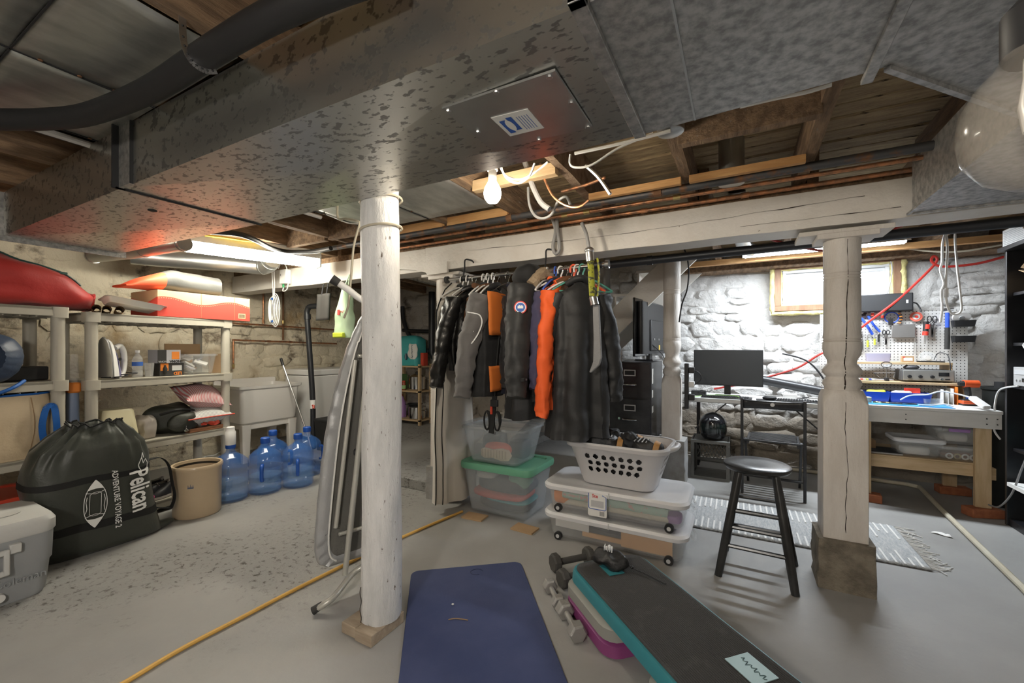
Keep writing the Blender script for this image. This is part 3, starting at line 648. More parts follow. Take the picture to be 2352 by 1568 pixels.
# panned joist bays
def pan(label, x0, x1, y0, y1, z, split=None, ysp=None):
    t = thing('joist_pan', label, 'sheet metal', (x0, y0, z)); xs = [x0, split, x1] if split else [x0, x1]; ys = [y0, ysp, y1] if ysp else [y0, y1]
    for a, b in zip(xs, xs[1:]):
        for c, d in zip(ys, ys[1:]):
            MB().grid(lambda u, v: (a - x0 + .001 + (b - a - .002) * u, c - y0 + (d - c - .002) * v, .006 * noise.noise(Vector((a + u * 1.3, c + v * 1.7, 3)))), 10, 10).build('sheet', 'galv_pan', t, smooth=80, solid=.0015)
            MB().box(a - x0, a - x0 + .006, c - y0, d - y0, -.004, .0).build('seam', 'black_matte', t, smooth=0)
            for i in range(4): MB().ell((a - x0 + .012, c - y0 + .06 + (d - c) * i / 4, -.004), (.007, .007, .003), 8, 4).build('nail', 'rust', t)
    for c in ys[1:-1]: MB().box(0, x1 - x0, c - y0 - .002, c - y0 + .002, -.004, 0).build('seam', 'black_matte', t, smooth=0)
    return t
pan('sheet metal nailed over the joists at the upper left', -2.46, -1.37, -.6, .735, ZJ - .006, -1.93, .38)
pan('sheet metal nailed over the joists behind the log post', -2.46, -1.37, 1.31, 2.28, ZJ - .006, -1.91)

# ------------------------------------------------------------------ pipes overhead
def xpipe(name, label, pts, r, m, fit=(), fm='brass', n=10):
    p0 = Vector(pts[0]); t = thing(name, label, 'pipe', p0); pp = [Vector(p) - p0 for p in pts]
    MB().tube(pp, r, n).build('pipe', m, t, smooth=60)
    for f_ in fit:
        a, b = pp[0], pp[-1]; c = a.lerp(b, f_); d = (b - a).normalized(); MB().cyl(c - d * .02, c + d * .02, r + .004, n=n).build('coupling', fm, t)
    return t
y1 = oz(1300, 478, 2.135).y
xpipe('iron_pipe', 'dark rusty iron pipe running under the joists', [Vector((-3.35, y1, 2.135)), Vector((1.4, y1, 2.135))], .021, 'iron_pipe', (.42, .62), 'rust')
y2 = oz(1300, 496, 2.125).y
xpipe('copper_pipe', 'copper pipe with a brass tee beside the iron pipe', [Vector((-2.9, y2, 2.13)), Vector((1.4, y2, 2.13))], .011, 'copper', (.44, .475, .60), 'brass')
xpipe('copper_pipe', 'copper pipe lying along the top front edge of the white beam', [Vector((-2.9, 2.735, 2.135)), Vector((1.4, 2.735, 2.135))], .012, 'copper', (.55, .68), 'copper')
xpipe('copper_pipe', 'thin copper pipe crossing beneath the joists near the hanging hose', [oz(1290, 440, 2.14), oz(1345, 425, 2.14), oz(1390, 408, 2.14)], .008, 'copper')
t = xpipe('drain_pipe', 'long black plastic drain pipe hanging behind the beam', [Vector((-.92, 3.2, 1.908)), Vector((2.42, 3.2, 1.935))], .03, 'abs_pipe', (.1,), 'abs_pipe', 16)
def strap(parent, pts, wd=.02, m='rust'):
    pts = catmull(pts, 5); g = MB()
    for a, b in zip(pts, pts[1:]): g.bar(a, b, wd, .0015, (1, 0, 0))
    o = g.build('hanger_strap', m, parent, smooth=0)
    for i in range(2, len(pts) - 1, 2): MB().ell(pts[i], (.004, .004, .003), 6, 4).build('hole', 'black_matte', o)
    return o
b0 = Vector((-.92, 3.2, 1.908))
strap(t, [Vector((1.305, 3.16, 2.16)) - b0, Vector((1.305, 3.165, 1.95)) - b0, Vector((1.305, 3.2, 1.895)) - b0, Vector((1.305, 3.235, 1.95)) - b0])
pts = [oz(x_, y_, 2.085) for x_, y_ in ((-120, 280), (0, 275), (100, 274), (204, 262), (340, 209), (476, 124), (612, 44), (760, -20), (900, -70))]
fh = thing('flexible_pipe', 'thick black flexible pipe sagging below the metal sheets at the upper left', 'pipe', pts[0])
MB().tube([p - pts[0] for p in pts], .036, 14, 5).build('pipe', 'black_plastic', fh, smooth=60)
c = oz(470, 128, 2.085) - pts[0]
strap(fh, [c + Vector((-.02, -.045, .085)), c + Vector((-.02, -.042, .02)), c + Vector((-.01, -.028, -.027)), c + Vector((0, .0, -.040)), c + Vector((.01, .025, -.03))], .018, 'steel')
wire('black_conduit', 'black flexible conduit dipping in front of the fluorescent strip', 'pipe', [oz(x_, y_, 2.11) for x_, y_ in ((480, 532), (540, 536), (580, 548), (620, 568), (660, 578), (720, 577), (760, 570))], .02, 'black_plastic', n=10)
wire('corrugated_hose', 'black corrugated hose in the joist bay at the left edge', 'hose', [Vector((-2.62, -.2, 2.2)), Vector((-2.62, 1.9, 2.2))], [.028, .022] * 1, 'black_plastic', k=1)
wire('white_pipe', 'white plastic pipe in the joist bay at the left edge', 'pipe', [Vector((-2.54, -.2, 2.165)), Vector((-2.54, 1.9, 2.165))], .014, 'white_plastic', k=1, n=10)
wire('gas_line', 'yellow gas tubing behind the fluorescent strip', 'pipe', [oz(470, 540, 2.15), oz(520, 546, 2.15), oz(560, 552, 2.15), oz(600, 556, 2.15)], .011, 'yellow_cable')

# ------------------------------------------------------------------ cables and hoses overhead
W_ = lambda pts, y: [oy(a, b, y) for a, b in pts]
CAB = 'cables looping below the joists'
wire('white_cable', 'white cable looping low beside the lit bulb', 'cable', W_(((1150, 385), (1165, 410), (1190, 420), (1215, 405), (1228, 375)), 1.75), .0055, 'white_cable')
wire('white_cable', 'white cable making a wide loop right of the lit bulb', 'cable', W_(((1150, 375), (1160, 402), (1195, 412), (1230, 395), (1258, 372)), 1.78), .0055, 'white_cable')
wire('white_cable', 'white cable hanging from the duct edge above the brass tee', 'cable', W_(((1310, 355), (1309, 375), (1322, 384), (1360, 378), (1420, 340), (1500, 306)), 1.72), .005, 'white_cable')
wire('white_cable', 'white cable bundle running along the duct edge to the octagon box', 'cable', W_(((1320, 352), (1400, 335), (1470, 318), (1540, 300)), 1.66), .007, 'white_cable')
wire('white_cable', 'pale cable running along the upper edge of the duct to the right', 'cable', W_(((1700, 245), (1780, 226), (1850, 212), (1910, 194)), 1.5), .006, 'white_cable')
wire('grey_hose', 'pale grey hose making a deep loop in front of the copper pipes', 'hose', W_(((1213, 430), (1216, 470), (1230, 496), (1250, 501), (1268, 490), (1282, 462), (1300, 452), (1310, 470)), 2.1), .0075, 'grey_hose', n=8)
wire('grey_hose', 'thick grey hose curving down between the joists', 'hose', W_(((1206, 372), (1215, 400), (1225, 430), (1243, 465), (1262, 480)), 2.0), .015, 'grey_hose', n=10)
wire('grey_hose', 'thick grey hose hanging in a narrow loop over the white beam', 'hose', W_(((1268, 500), (1276, 530), (1270, 565), (1276, 582), (1285, 570), (1281, 530), (1278, 495)), 2.68), .012, 'grey_hose', n=10)
wire('copper_tubing', 'thin copper tubing curling under the rough joist', 'pipe', W_(((1241, 375), (1250, 410), (1270, 450), (1300, 472), (1330, 475), (1352, 460)), 2.0), .006, 'copper')
wire('grey_conduit', 'grey conduit running along the joist face', 'pipe', W_(((1345, 380), (1375, 408), (1402, 446)), 2.0), .009, 'steel')
wire('beige_cable', 'beige cable hanging down beside the log post', 'cable', [Vector((-1.93, 1.56, ZJ))] + W_(((775, 497), (795, 502), (815, 506), (826, 512), (820, 535), (812, 570), (806, 640), (800, 700), (790, 730)), 1.55), .006, 'beige_cable')
wire('white_cable', 'white cable dangling beneath the metal sheet behind the log post', 'cable', W_(((750, 492), (770, 500), (800, 512), (835, 514)), 1.75), .004, 'white_cable')
wire('black_cable', 'black cable dropping past the turned post beside the desk', 'cable', W_(((1569, 566), (1578, 590), (1582, 625), (1578, 665), (1566, 700), (1560, 740)), 4.1), .007, 'black_plastic')
oct_ = thing('junction_box', 'round metal junction box at the edge of the duct', 'junction box', oy(1540, 305, 1.7))
MB().lathe([(.048, 0), (.05, .002), (.05, .035), (.045, .037)], n=16).build('box', 'steel', oct_); MB().lathe([(.04, -.003), (.047, 0)], n=16).build('cover', 'galv_plain', oct_)
for i, (pa, lab) in enumerate((([(1880, 575), (1960, 551), (2040, 530), (2120, 498)], 'red water line crossing above the black drain pipe'), ([(1640, 893), (1700, 882), (1755, 868), (1830, 845), (1880, 815), (1920, 796), (2000, 735), (2060, 690), (2130, 625), (2152, 598), (2145, 588), (2140, 600), (2165, 612), (2240, 606), (2305, 590)], 'red air hose looped on a nail over the workbench'))):
    wire('red_hose', lab, 'hose', ([Vector((-.05, 3.6, 2.17))] if i == 0 else []) + W_(pa, 3.6 if i == 0 else 5.06), .008 if i == 0 else .011, 'red_cable')
wire('beige_cable', 'beige cable sagging across the wall above the workbench', 'cable', W_(((1998, 551), (2060, 566), (2140, 577), (2210, 577), (2300, 562)), 4.9), .008, 'beige_cable')
wire('rusty_rod', 'thin rusty iron rod along the wall top right of the window', 'pipe', W_(((2055, 594), (2120, 587), (2200, 580), (2310, 568)), 5.15), .008, 'rust', k=1)
t = thing('hanging_cable', 'white power cords with an inline switch hanging over the bench', 'cable', oy(2168, 535, 4.5))
for pa in (((2172, 532), (2165, 560), (2164, 600), (2160, 620), (2168, 650), (2162, 670), (2164, 705), (2160, 740)), ((2172, 532), (2176, 570), (2173, 640), (2174, 690), (2182, 715), (2195, 722), (2208, 712), (2206, 680), (2199, 620), (2194, 560), (2194, 530))):
    MB().tube([p - t.location for p in W_(pa, 4.5)], .008, 6, 5).build('cord', 'white_cable', t)
MB().cbox(oy(2173, 672, 4.5) - t.location, (.028, .02, .075)).build('switch', 'white_plastic', t, bev=.006)
# pipes on the laundry wall
for zz, (a, b), lab in ((1.565, (2.35, 4.2), 'upper copper pipe along the stone wall above the tub'), (1.36, (2.75, 4.2), 'lower copper pipe along the stone wall above the tub')):
    xpipe('copper_pipe', lab, [Vector((-5.26, a, zz)), Vector((-5.26, b, zz - .03))], .011, 'copper', (.3, .5), 'copper')
xpipe('copper_pipe', 'vertical copper pipe on the stone wall left of the coiled cable', [Vector((-5.27, 3.12, 1.57)), Vector((-5.27, 3.12, 2.16))], .011, 'copper', (.05,), 'copper')
xpipe('copper_pipe', 'vertical pipe on the stone wall behind the coiled cable', [Vector((-5.27, 3.38, 1.37)), Vector((-5.27, 3.38, 2.16))], .012, 'rust', (.3,), 'brass')
xpipe('copper_pipe', 'short copper riser with a tap beside the plastic shelving', [Vector((-5.26, 2.76, 1.36)), Vector((-5.26, 2.76, 1.02))], .011, 'copper', (.9,), 'brass')
# floor pipes
pv = wire('pvc_pipe', 'white plastic pipe lying on the floor from the bench to the right edge', 'pipe', [oz(2420, 1425, .018), oz(2352, 1352, .018), oz(2165, 1172, .018), oz(2112, 1118, .018)], .017, 'pvc', k=1, n=10)
wire('pvc_pipe', 'yellowed plastic pipe along the foot of the back wall', 'pipe', [oz(2109, 1118, .018), oz(2085, 1112, .018), Vector((.9, 5.14, .018)), Vector((-.5, 5.17, .018))], .017, 'pvc', k=1, n=10)
wire('garden_hose', 'yellow hose stretched across the floor past the log post', 'hose', [oz(220, 1602, .009), oz(285, 1568, .009), oz(420, 1488, .009), oz(560, 1415, .009), oz(714, 1335, .009), oz(920, 1235, .009), oz(1062, 1174, .009)], .0095, 'hose_yellow', n=8)
# ------------------------------------------------------------------ plastic shelving on the left
mat('shelf_plastic', (.46, .43, .36), .5, col2=(.42, .39, .325), scale=3)
AX = R(95.7)
def shelving(label, ox_, oy_, W, D, levels):
    t = thing('plastic_shelving', label, 'shelving', (ox_, oy_, 0), AX)
    for z in levels:
        sh = MB().box(0, W, 0, D, z - .022, z).box(0, W, 0, .018, z - .058, z).box(0, W, D - .018, D, z - .058, z).box(0, .018, .018, D - .018, z - .058, z).box(W - .018, W, .018, D - .018, z - .058, z).build('shelf', 'shelf_plastic', t, bev=.004, smooth=0)
        g = MB()
        for i in range(1, 14): g.box(W * i / 14 - .003, W * i / 14 + .003, .02, D - .02, z - .066, z - .022)
        for i in range(1, 4): g.box(.02, W - .02, D * i / 4 - .003, D * i / 4 + .003, z - .066, z - .022)
        g.build('lattice', 'shelf_plastic', sh, smooth=0)
        for x in (.035, W - .035):
            for y in (.035, D - .035): MB().layers([(z - .066, .082, .075, .014, x, y), (z + .003, .084, .077, .014, x, y)], 3).build('corner_socket', 'shelf_plastic', sh)
    for x in (.036, W - .036):
        for y in (.036, D - .036):
            MB().layers([(0, .066, .056, .026, x, y), (levels[-1] - .03, .066, .056, .026, x, y)], 5).build('leg', 'shelf_plastic', t)
    return t
LV = [.09, .565, 1.04, 1.505]
shelving('beige plastic shelving unit with the red patterned box on top', -3.86, 1.10, .97, .46, LV)
shelving('beige plastic shelving unit with the red duffel bag on top, at the left edge', -3.765, .045, .97, .46, [.10, .575, 1.05, 1.525])
_ux, _uy = Vector((math.cos(AX), math.sin(AX), 0)), Vector((-math.sin(AX), math.cos(AX), 0))
def SB(a, b, z): return Vector((-3.86, 1.10, z)) + _ux * a + _uy * b       # a along the front, b towards the wall
def SA(a, b, z): return Vector((-3.765, .045, z)) + _ux * a + _uy * b

def sack(rings_fn, nz, n=40): return MB().loft([[rings_fn(i / nz, 2 * math.pi * j / n) for j in range(n)] for i in range(nz + 1)])
# red duffel bag
mat('red_nylon', (.42, .022, .018), .55, bump=.25, bscale=9, sheen=.2); mat('zip_teal', (.03, .09, .08), .5)
db = thing('duffel_bag', 'red nylon duffel bag with a dark zip on top of the shelving', 'bag', SA(.08, .24, 1.528), AX)
def f_(t, a):
    x = 1.06 * t; e = 1 - (abs(2 * t - 1)) ** 6 * .45; k = 1 - .42 * max(0, t - .45) / .55; hh = .185 * e * k; ww = .235 * e * (1 - .12 * t)
    ca, sa = math.cos(a), math.sin(a); q = lambda v: math.copysign(abs(v) ** .7, v)
    p = Vector((x, ww * q(ca), hh + hh * q(sa)))
    return p + noise.noise_vector(p * 7) * .022 + noise.noise_vector(p * Vector((6, 20, 20))) * .010 if False else p + noise.noise_vector(p * 7) * .022 + noise.noise_vector(Vector((p.x * 5, p.y * 16, p.z * 16))) * .012
g = sack(f_, 30); g.warp(lambda p: Vector((p.x, p.y, max(p.z, 0.002)))); g.build('body', 'red_nylon', db, smooth=70)
MB().tube([Vector(f_(t, R(118))) + Vector((0, -.004, .006)) for t in [.05 + .9 * i / 26 for i in range(27)]], .006, 6).build('zip', 'zip_teal', db)
MB().cbox(Vector(f_(.86, R(118))) + Vector((0, -.012, .004)), (.04, .008, .016)).build('zip_pull', 'zip_teal', db, bev=.003)
MB().grid(lambda u, v: Vector(f_(1, R(20 + 300 * u))) + Vector((.03 + .02 * math.sin(u * 9), 0, .01)) * v, 20, 3).build('end_flap', 'red_nylon', db, smooth=70, solid=.004)
# blue drawstring sack facing the room
mat('sack_blue', (.045, .065, .11), .45, bump=.2, bscale=14)
sk_ = thing('drawstring_sack', 'navy blue drawstring sack on the shelf beside the black box', 'bag', SA(.62, .10, 1.053))
def f2_(t, a):
    rr = .158 * math.sin(math.pi * min(.97, .06 + .80 * t) ** .8); pl = 1 + .035 * math.sin(a * 17 + 2 * math.sin(3 * a)) * (t ** 2)
    d = -.13 + .27 * t if t < .86 else .102 - .6 * (t - .86); rr = rr if t < .86 else rr * (1 - .9 * (t - .86))
    v = Vector((d * 1.05, rr * pl * math.cos(a) * 1.05, rr * pl * math.sin(a)))
    v = Matrix.Rotation(R(-14), 3, 'Z') @ v + Vector((.06, 0, .152)); return v + noise.noise_vector(v * 9) * .008
sack(f2_, 22, 60).build('body', 'sack_blue', sk_, smooth=70)
MB().tube([(.165, -.06, .20), (.185, -.055, .13), (.18, -.06, .03), (.178, -.065, -.06), (.18, -.07, -.085)], .004, 5, 4).build('cord', 'black_matte', sk_)
MB().ell((.18, -.07, -.09), .012, 8, 6).build('toggle', 'black_plastic', sk_)
tag(MB().box(-.11, .11, -.09, .09, 0, .09).build('equipment_case', 'black_plastic', loc=SA(.83, .26, 1.053), rz=AX, bev=.008), 'black plastic case on the shelf behind the blue sack', 'case')
hl = thing('head_lamp', 'small white and black lamp lying on the black case', 'lamp', SA(.80, .20, 1.143), AX)
MB().lathe([(.02, 0), (.03, .01), (.032, .04), (.022, .055)], n=14).build('head', 'white_plastic', hl); MB().tube([(.03 * math.cos(a / 3), .03 * math.sin(a / 3), .03 + .005 * a) for a in range(16)], .006, 6).build('strap', 'black_matte', hl)
# canvas tote
mat('canvas', (.62, .50, .34), .85, col2=(.56, .44, .29), scale=4, bump=.35, bscale=9); mat('strap_blue', (.01, .11, .42), .6)
tt = thing('canvas_tote', 'cream canvas tote bag with blue trim on the shelf', 'bag', SA(.45, .20, .578), AX)
def f3_(t, a):
    q = lambda v: math.copysign(abs(v) ** .38, v); b = 1 + .05 * math.sin(math.pi * t)
    p = Vector((.47 * q(math.cos(a)) * b, .175 * q(math.sin(a)) * b, .40 * t)); return p + noise.noise_vector(p * 5 + Vector((4, 0, 0))) * .022 * (1 - t * .6) * (t > 0)
sack(f3_, 16, 56).build('body', 'canvas', tt, smooth=60)
MB().tube([Vector(f3_(1, 2 * math.pi * j / 56)) for j in range(56)], .007, 6, closed=True).build('trim', 'strap_blue', tt)
g = MB(); pp = catmull([(.41, -.19, .10), (.40, -.20, .2), (.415, -.205, .30), (.435, -.205, .32), (.455, -.20, .30), (.465, -.2, .2), (.47, -.19, .10)], 6)
for a, b in zip(pp, pp[1:]): g.bar(a, b, .032, .005, (0, 1, 0))
g.build('handle', 'strap_blue', tt, smooth=0)
g = MB().tube([Vector(f3_(t, R(-62))) + Vector((.004, -.003, 0)) for t in [.1 + .85 * i / 20 for i in range(21)]], .0022, 4); g.build('seam', 'cardboard_dark', tt)
wire('blue_strap', 'blue strap of a tool hanging over the shelf front', 'strap', [SA(.60, -.02, .99), SA(.66, -.04, 1.0), SA(.72, -.04, 1.03), SA(.78, .02, 1.062)], .010, 'strap_blue')
# red-lidded tub at the bottom
mat('bin_clear', (.70, .71, .70), .25, alpha=.17); mat('bin_frost', (.72, .72, .71), .4, alpha=.17); mat('red_plastic', (.55, .06, .03), .4)
def bin_(name, label, loc, rz, w0, d0, w1, d1, h, m, lid=None, lt=.03, lo=.02, r=.05, cat='storage bin', lidc=True):
    t = thing(name, label, cat, loc, rz)
    MB().layers([(0, w0 - .02, d0 - .02, r * .8), (.012, w0, d0, r), (h, w1, d1, r), (h, w1 - .006, d1 - .006, r), (.016, w0 - .006, d0 - .006, r)], 4).build('body', m, t)
    MB().layers([(h - .02, w1 + .008, d1 + .008, r), (h - .014, w1 + .016, d1 + .016, r), (h, w1 + .016, d1 + .016, r), (h, w1 - .004, d1 - .004, r), (h - .02, w1 - .004, d1 - .004, r)], 4, False, False).build('rim', m, t)
    if lid:
        MB().layers([(h - .012, w1 + lo, d1 + lo, r * 1.1), (h + lt * .4, w1 + lo + .01, d1 + lo + .01, r * 1.15), (h + lt, w1 + lo, d1 + lo, r * 1.1), (h + lt, w1 - .05, d1 - .05, r), (h + lt * .65, w1 - .07, d1 - .07, r * .9)], 4).build('lid', lid, t)
    return t
bin_('storage_tub', 'clear tub with a red lid on the lowest shelf at the left edge', SA(.5, .25, .102), AX, .70, .36, .78, .42, .22, 'bin_frost', 'red_plastic')
# cooler on the floor
mat('cooler_grey', (.34, .355, .365), .5, bump=.06, bscale=50); mat('cooler_white', (.62, .62, .60), .5, bump=.05, bscale=60)
co = thing('cooler', 'grey hard cooler with a white lid and carry handle on the floor', 'cooler', (-3.37, .395, 0))
MB().layers([(0, .40, .70, .05), (.02, .41, .72, .05), (.16, .425, .745, .05), (.175, .44, .76, .05), (.315, .45, .77, .055)], 5).build('body', 'cooler_grey', co)
MB().layers([(.315, .452, .772, .055), (.325, .465, .785, .06), (.375, .465, .785, .06), (.398, .44, .76, .06), (.40, .40, .72, .05)], 5).build('lid', 'cooler_white', co)
for y in (.24, -.05): MB().lathe([(.05, .398), (.062, .4015), (.064, .4035), (.058, .4035), (.05, .401)], (0.02, y, 0), 24).build('cup_recess', 'cooler_white', co)
hd = MB().bar((.245, -.12, .17), (.245, .22, .17), .02, .026).bar((.245, -.12, .27), (.245, .22, .27), .02, .026).bar((.245, -.11, .16), (.245, -.11, .28), .026, .02, (0, 1, 0)).bar((.245, .21, .16), (.245, .21, .28), .026, .02, (0, 1, 0)).build('handle', 'cooler_white', co, bev=.005)
for y in (-.13, .24): MB().box(.215, .25, y - .02, y + .02, .255, .30).build('handle_bracket', 'cooler_white', co, bev=.005)
MB().box(.16, .232, -.1, .17, .175, .265).build('recess', 'cooler_grey', co, bev=.01)
MB().cyl((.2, .19, .05), (.235, .19, .05), .022, .02, 14).build('drain_plug', 'white_plastic', co)
text('Coleman', .05, 'cooler_grey', co, frame_m((.2155, .26, .105), (0, 1, 0), (1, 0, 0)), ext=.002)
# green drawstring boat bag
mat('bag_green', (.038, .042, .034), .42, bump=.3, bscale=7, sheen=.1); mat('webbing', (.008, .008, .008), .8)
PB = Vector((-3.60, 1.08, 0))
pbag = thing('boat_bag', 'dark green drawstring bag printed with a white boat, on the floor', 'bag', PB)
KEY = [(0, .01, .27, .10), (.02, .015, .295, .125), (.15, .0, .288, .145), (.3, -.03, .288, .155), (.45, -.05, .285, .155), (.56, -.05, .275, .15), (.65, -.045, .245, .14), (.72, -.03, .18, .115), (.765, -.02, .125, .085), (.785, -.02, .115, .078), (.76, -.02, .095, .06), (.70, -.02, .08, .05)]
def key(i, t):
    j = min(int(t), len(KEY) - 2); f = t - j; return KEY[j][i] * (1 - f) + KEY[j + 1][i] * f
def bagp(t, a, off=0):
    z, c, hw, th = (key(i, t) for i in range(4)); q = lambda v, e: math.copysign(abs(v) ** e, v)
    pl = max(0, min(1, (t - 4.5) / 2.5)); s_ = 1 + pl * .075 * math.sin(15 * a + 2.5 * math.sin(2 * a))
    p = Vector((th * q(math.cos(a), .55) * s_ + off * math.cos(a), c + hw * q(math.sin(a), .62) * s_ + off * math.sin(a), z + .012 * pl * math.sin(11 * a)))
    return p + noise.noise_vector(p * 6) * .012 * (0 if z < .01 else 1) + noise.noise_vector(p * 17) * .004 * pl
MB().loft([[bagp(11 * i / 55, 2 * math.pi * j / 90) for j in range(90)] for i in range(56)]).build('body', 'bag_green', pbag, smooth=75)
for t0, t1 in ((4.0, 4.32), (2.05, 2.36)):
    MB().loft([[bagp(t0 + (t1 - t0) * i / 3, 2 * math.pi * j / 90, .003) for j in range(90)] for i in range(4)], False, False).build('band', 'webbing', pbag, smooth=75)
MB().tube([bagp(9, 2 * math.pi * j / 60, .002) + Vector((0, 0, .004)) for j in range(60)], .005, 5, closed=True).build('drawcord', 'webbing', pbag)
g = MB(); pp = catmull([(.06, .22, .50), (.05, .30, .50), (.03, .36, .43), (.02, .385, .30), (.02, .40, .2), (.03, .375, .13), (.05, .33, .14), (.06, .28, .16)], 6)
for a, b in zip(pp, pp[1:]): g.bar(a, b, .004, .04, (1, 0, 0))
g.build('shoulder_strap', 'webbing', pbag, smooth=0)
MB().ell((.02, .30, .03), (.05, .09, .03), 12, 8).jitter(.012, 12).build('corner_tail', 'bag_green', pbag)
def front(y, z):
    best = .1
    for t in range(0, 7):
        if KEY[t][0] <= z <= KEY[t + 1][0]:
            f = (z - KEY[t][0]) / max(KEY[t + 1][0] - KEY[t][0], 1e-6); c, hw, th = (KEY[t][i] * (1 - f) + KEY[t + 1][i] * f for i in (1, 2, 3))
            s_ = max(-1, min(1, (y - c) / hw)); sa = abs(s_) ** (1 / .62); best = th * max(0, 1 - sa * sa) ** .275
    p = Vector((best, y, z)); return best + (noise.noise_vector(p * 6) * .012).x + .004
def on_bag(o):
    for v in o.data.vertices: v.co.x = front(v.co.y, v.co.z) + .011
on_bag(text('Pelican', .155, 'ink_white', pbag, frame_m((0, .155, .335), (0, .06, -1), (1, 0, 0)), bold=.0035, sx=.62, ext=0))
on_bag(text('ADVENTURE VOYAGE 2', .042, 'ink_white', pbag, frame_m((0, .035, .315), (0, .06, -1), (1, 0, 0)), bold=.0006, sx=.82, ext=0))
g = MB(); cy, cz = -.065, .318
def band(p, wd=.0035):
    for a, b in zip(p, p[1:]):
        d = Vector((b[0] - a[0], b[1] - a[1])); d = d.normalized() if d.length else Vector((1, 0)); nrm = Vector((-d.y, d.x)) * wd / 2
        g.add([(0, a[0] + nrm.x, a[1] + nrm.y), (0, b[0] + nrm.x, b[1] + nrm.y), (0, b[0] - nrm.x, b[1] - nrm.y), (0, a[0] - nrm.x, a[1] - nrm.y)], [(0, 1, 2, 3)])
hull = [(cy + s * .052 * (1 - abs(2 * k / 20 - 1) ** 2.4), cz - .145 + .29 * k / 20) for s in (1, -1) for k in (range(21) if s == 1 else range(20, -1, -1))]
band(hull); band([(cy - .026, cz - .06), (cy - .026, cz + .06), (cy - .012, cz + .072), (cy + .012, cz + .072), (cy + .026, cz + .06), (cy + .026, cz - .06), (cy + .012, cz - .072), (cy - .012, cz - .072), (cy - .026, cz - .06)], .002)
for s in (1, -1):
    band([(cy - .045, cz + s * .075), (cy, cz + s * .062), (cy + .045, cz + s * .075)], .003); band([(cy + s * .043, cz - .05), (cy + s * .038, cz - .02), (cy + s * .043, cz + .02), (cy + s * .038, cz + .05)], .003)
    g.add([(0, cy, cz + s * .143), (0, cy + .022, cz + s * .118), (0, cy + .036, cz + s * .088), (0, cy, cz + s * .094), (0, cy - .036, cz + s * .088), (0, cy - .022, cz + s * .118)], [(0, 1, 2, 3, 4, 5)])
o = g.build('boat_print', 'ink_white', pbag, smooth=0); on_bag(o)
g = MB(); band([(.145, .50), (.165, .545), (.175, .505), (.19, .53), (.205, .50), (.20, .47), (.165, .455), (.15, .48), (.145, .50)], .005); band([(.165, .545), (.172, .575), (.178, .54)], .004)
on_bag(g.build('bird_print', 'ink_white', pbag, smooth=0))
# wrapped blue tube between the units
pt = thing('wrapped_tube', 'blue rolled tube in clear wrapping between the shelving units', 'tube', SA(1.03, .10, .60))
MB().cyl((0, 0, 0), (-.01, .0, .42), .032, n=14).build('roll', mat('blue_roll', (.07, .16, .36), .4), pt); MB().cyl((0, 0, -.01), (-.015, 0, .62), .037, .03, 14).build('wrapping', mat('wrap', (.8, .8, .78), .12, alpha=.22), pt); MB().box(-.034, .034, -.034, .034, .36, .43).build('label', mat('orange', (.72, .22, .03), .6), pt, bev=.012)

# ------------------------------------------------------------------ on top of the right unit
for i, (a, b) in enumerate(((.04, .02), (.10, .03), (.165, .015))):
    p = SB(a, b - .04, 1.508 + .026); g = MB()
    g.cyl((0, 0, 0), (-.34, .10, 0), .025, n=16, caps=False).cyl((0, 0, 0), (-.34, .10, 0), .021, n=16, caps=False)
    tag(g.build('cardboard_tube', 'cardboard', loc=p), ('leftmost', 'middle', 'rightmost')[i] + ' of the three cardboard tubes beside the white tray', 'tube', 'cardboard tubes on the shelving')
tr = MB().layers([(0, .30, .13, .02), (.035, .34, .165, .03), (.038, .365, .19, .03), (.038, .335, .16, .03), (.004, .295, .125, .02)], 4).build('plastic_tray', mat('tray_white', (.70, .70, .67), .4, alpha=.85), loc=SB(.30, .10, 1.56), rz=AX + .35)
tr.rotation_euler = (R(-10), R(9), AX - .15); tag(tr, 'white ribbed plastic tray leaning on the cardboard tubes', 'tray')
mat('box_tan', (.60, .42, .24), .8); mat('box_red', (.62, .055, .035), .7)
rb = thing('printed_box', 'red and tan cardboard box with a wavy print on the shelving', 'box', SB(.415, .02, 1.508), R(92))
BW, BD, BH = .70, .42, .205
MB().box(0, BW, 0, BD, 0, BH).build('carton', 'box_tan', rb, smooth=0)
wv = lambda x: .135 + .022 * math.sin(x * 13 + .8)
MB().prism([(0, .002)] + [(BW, .002)] + [(BW * (1 - i / 30), wv(BW * (1 - i / 30))) for i in range(31)], -.0015, 0, 'y').build('red_print', 'box_red', rb, smooth=0)
MB().prism([(0, .002)] + [(BD, .002)] + [(BD * (1 - i / 20), wv(-BD * (1 - i / 20))) for i in range(21)], -.0015, 0, 'x').build('red_print', 'box_red', rb, smooth=0)
g = MB()
for i in range(44): x = BW * (i + .3) / 44; g.box(x, x + .007, -.0025, -.001, wv(x) - .013, wv(x) - .0095)
g.build('dashed_line', 'box_tan', rb, smooth=0)
MB().box(.60, .66, -.0025, -.001, .02, .065).build('barcode_patch', 'box_tan', rb, smooth=0)
g = MB()
for i in range(12): g.box(.605 + .0042 * i, .6065 + .0042 * i + (i % 3) * .0005, -.0035, -.002, .026, .058)
g.build('barcode', 'ink_black', rb, smooth=0)
for x in (.30, .565): MB().box(x, x + .002, -.0028, 0, 0, BH).build('flap_edge', 'cardboard_dark', rb, smooth=0)
mat('bag_grey', (.085, .085, .08), .4, bump=.2, bscale=8); mat('bag_orange', (.75, .09, .03), .6)
gb = thing('padded_case', 'grey padded case with an orange end on the red box', 'bag', SB(.40, .16, 1.508 + BH), R(96))
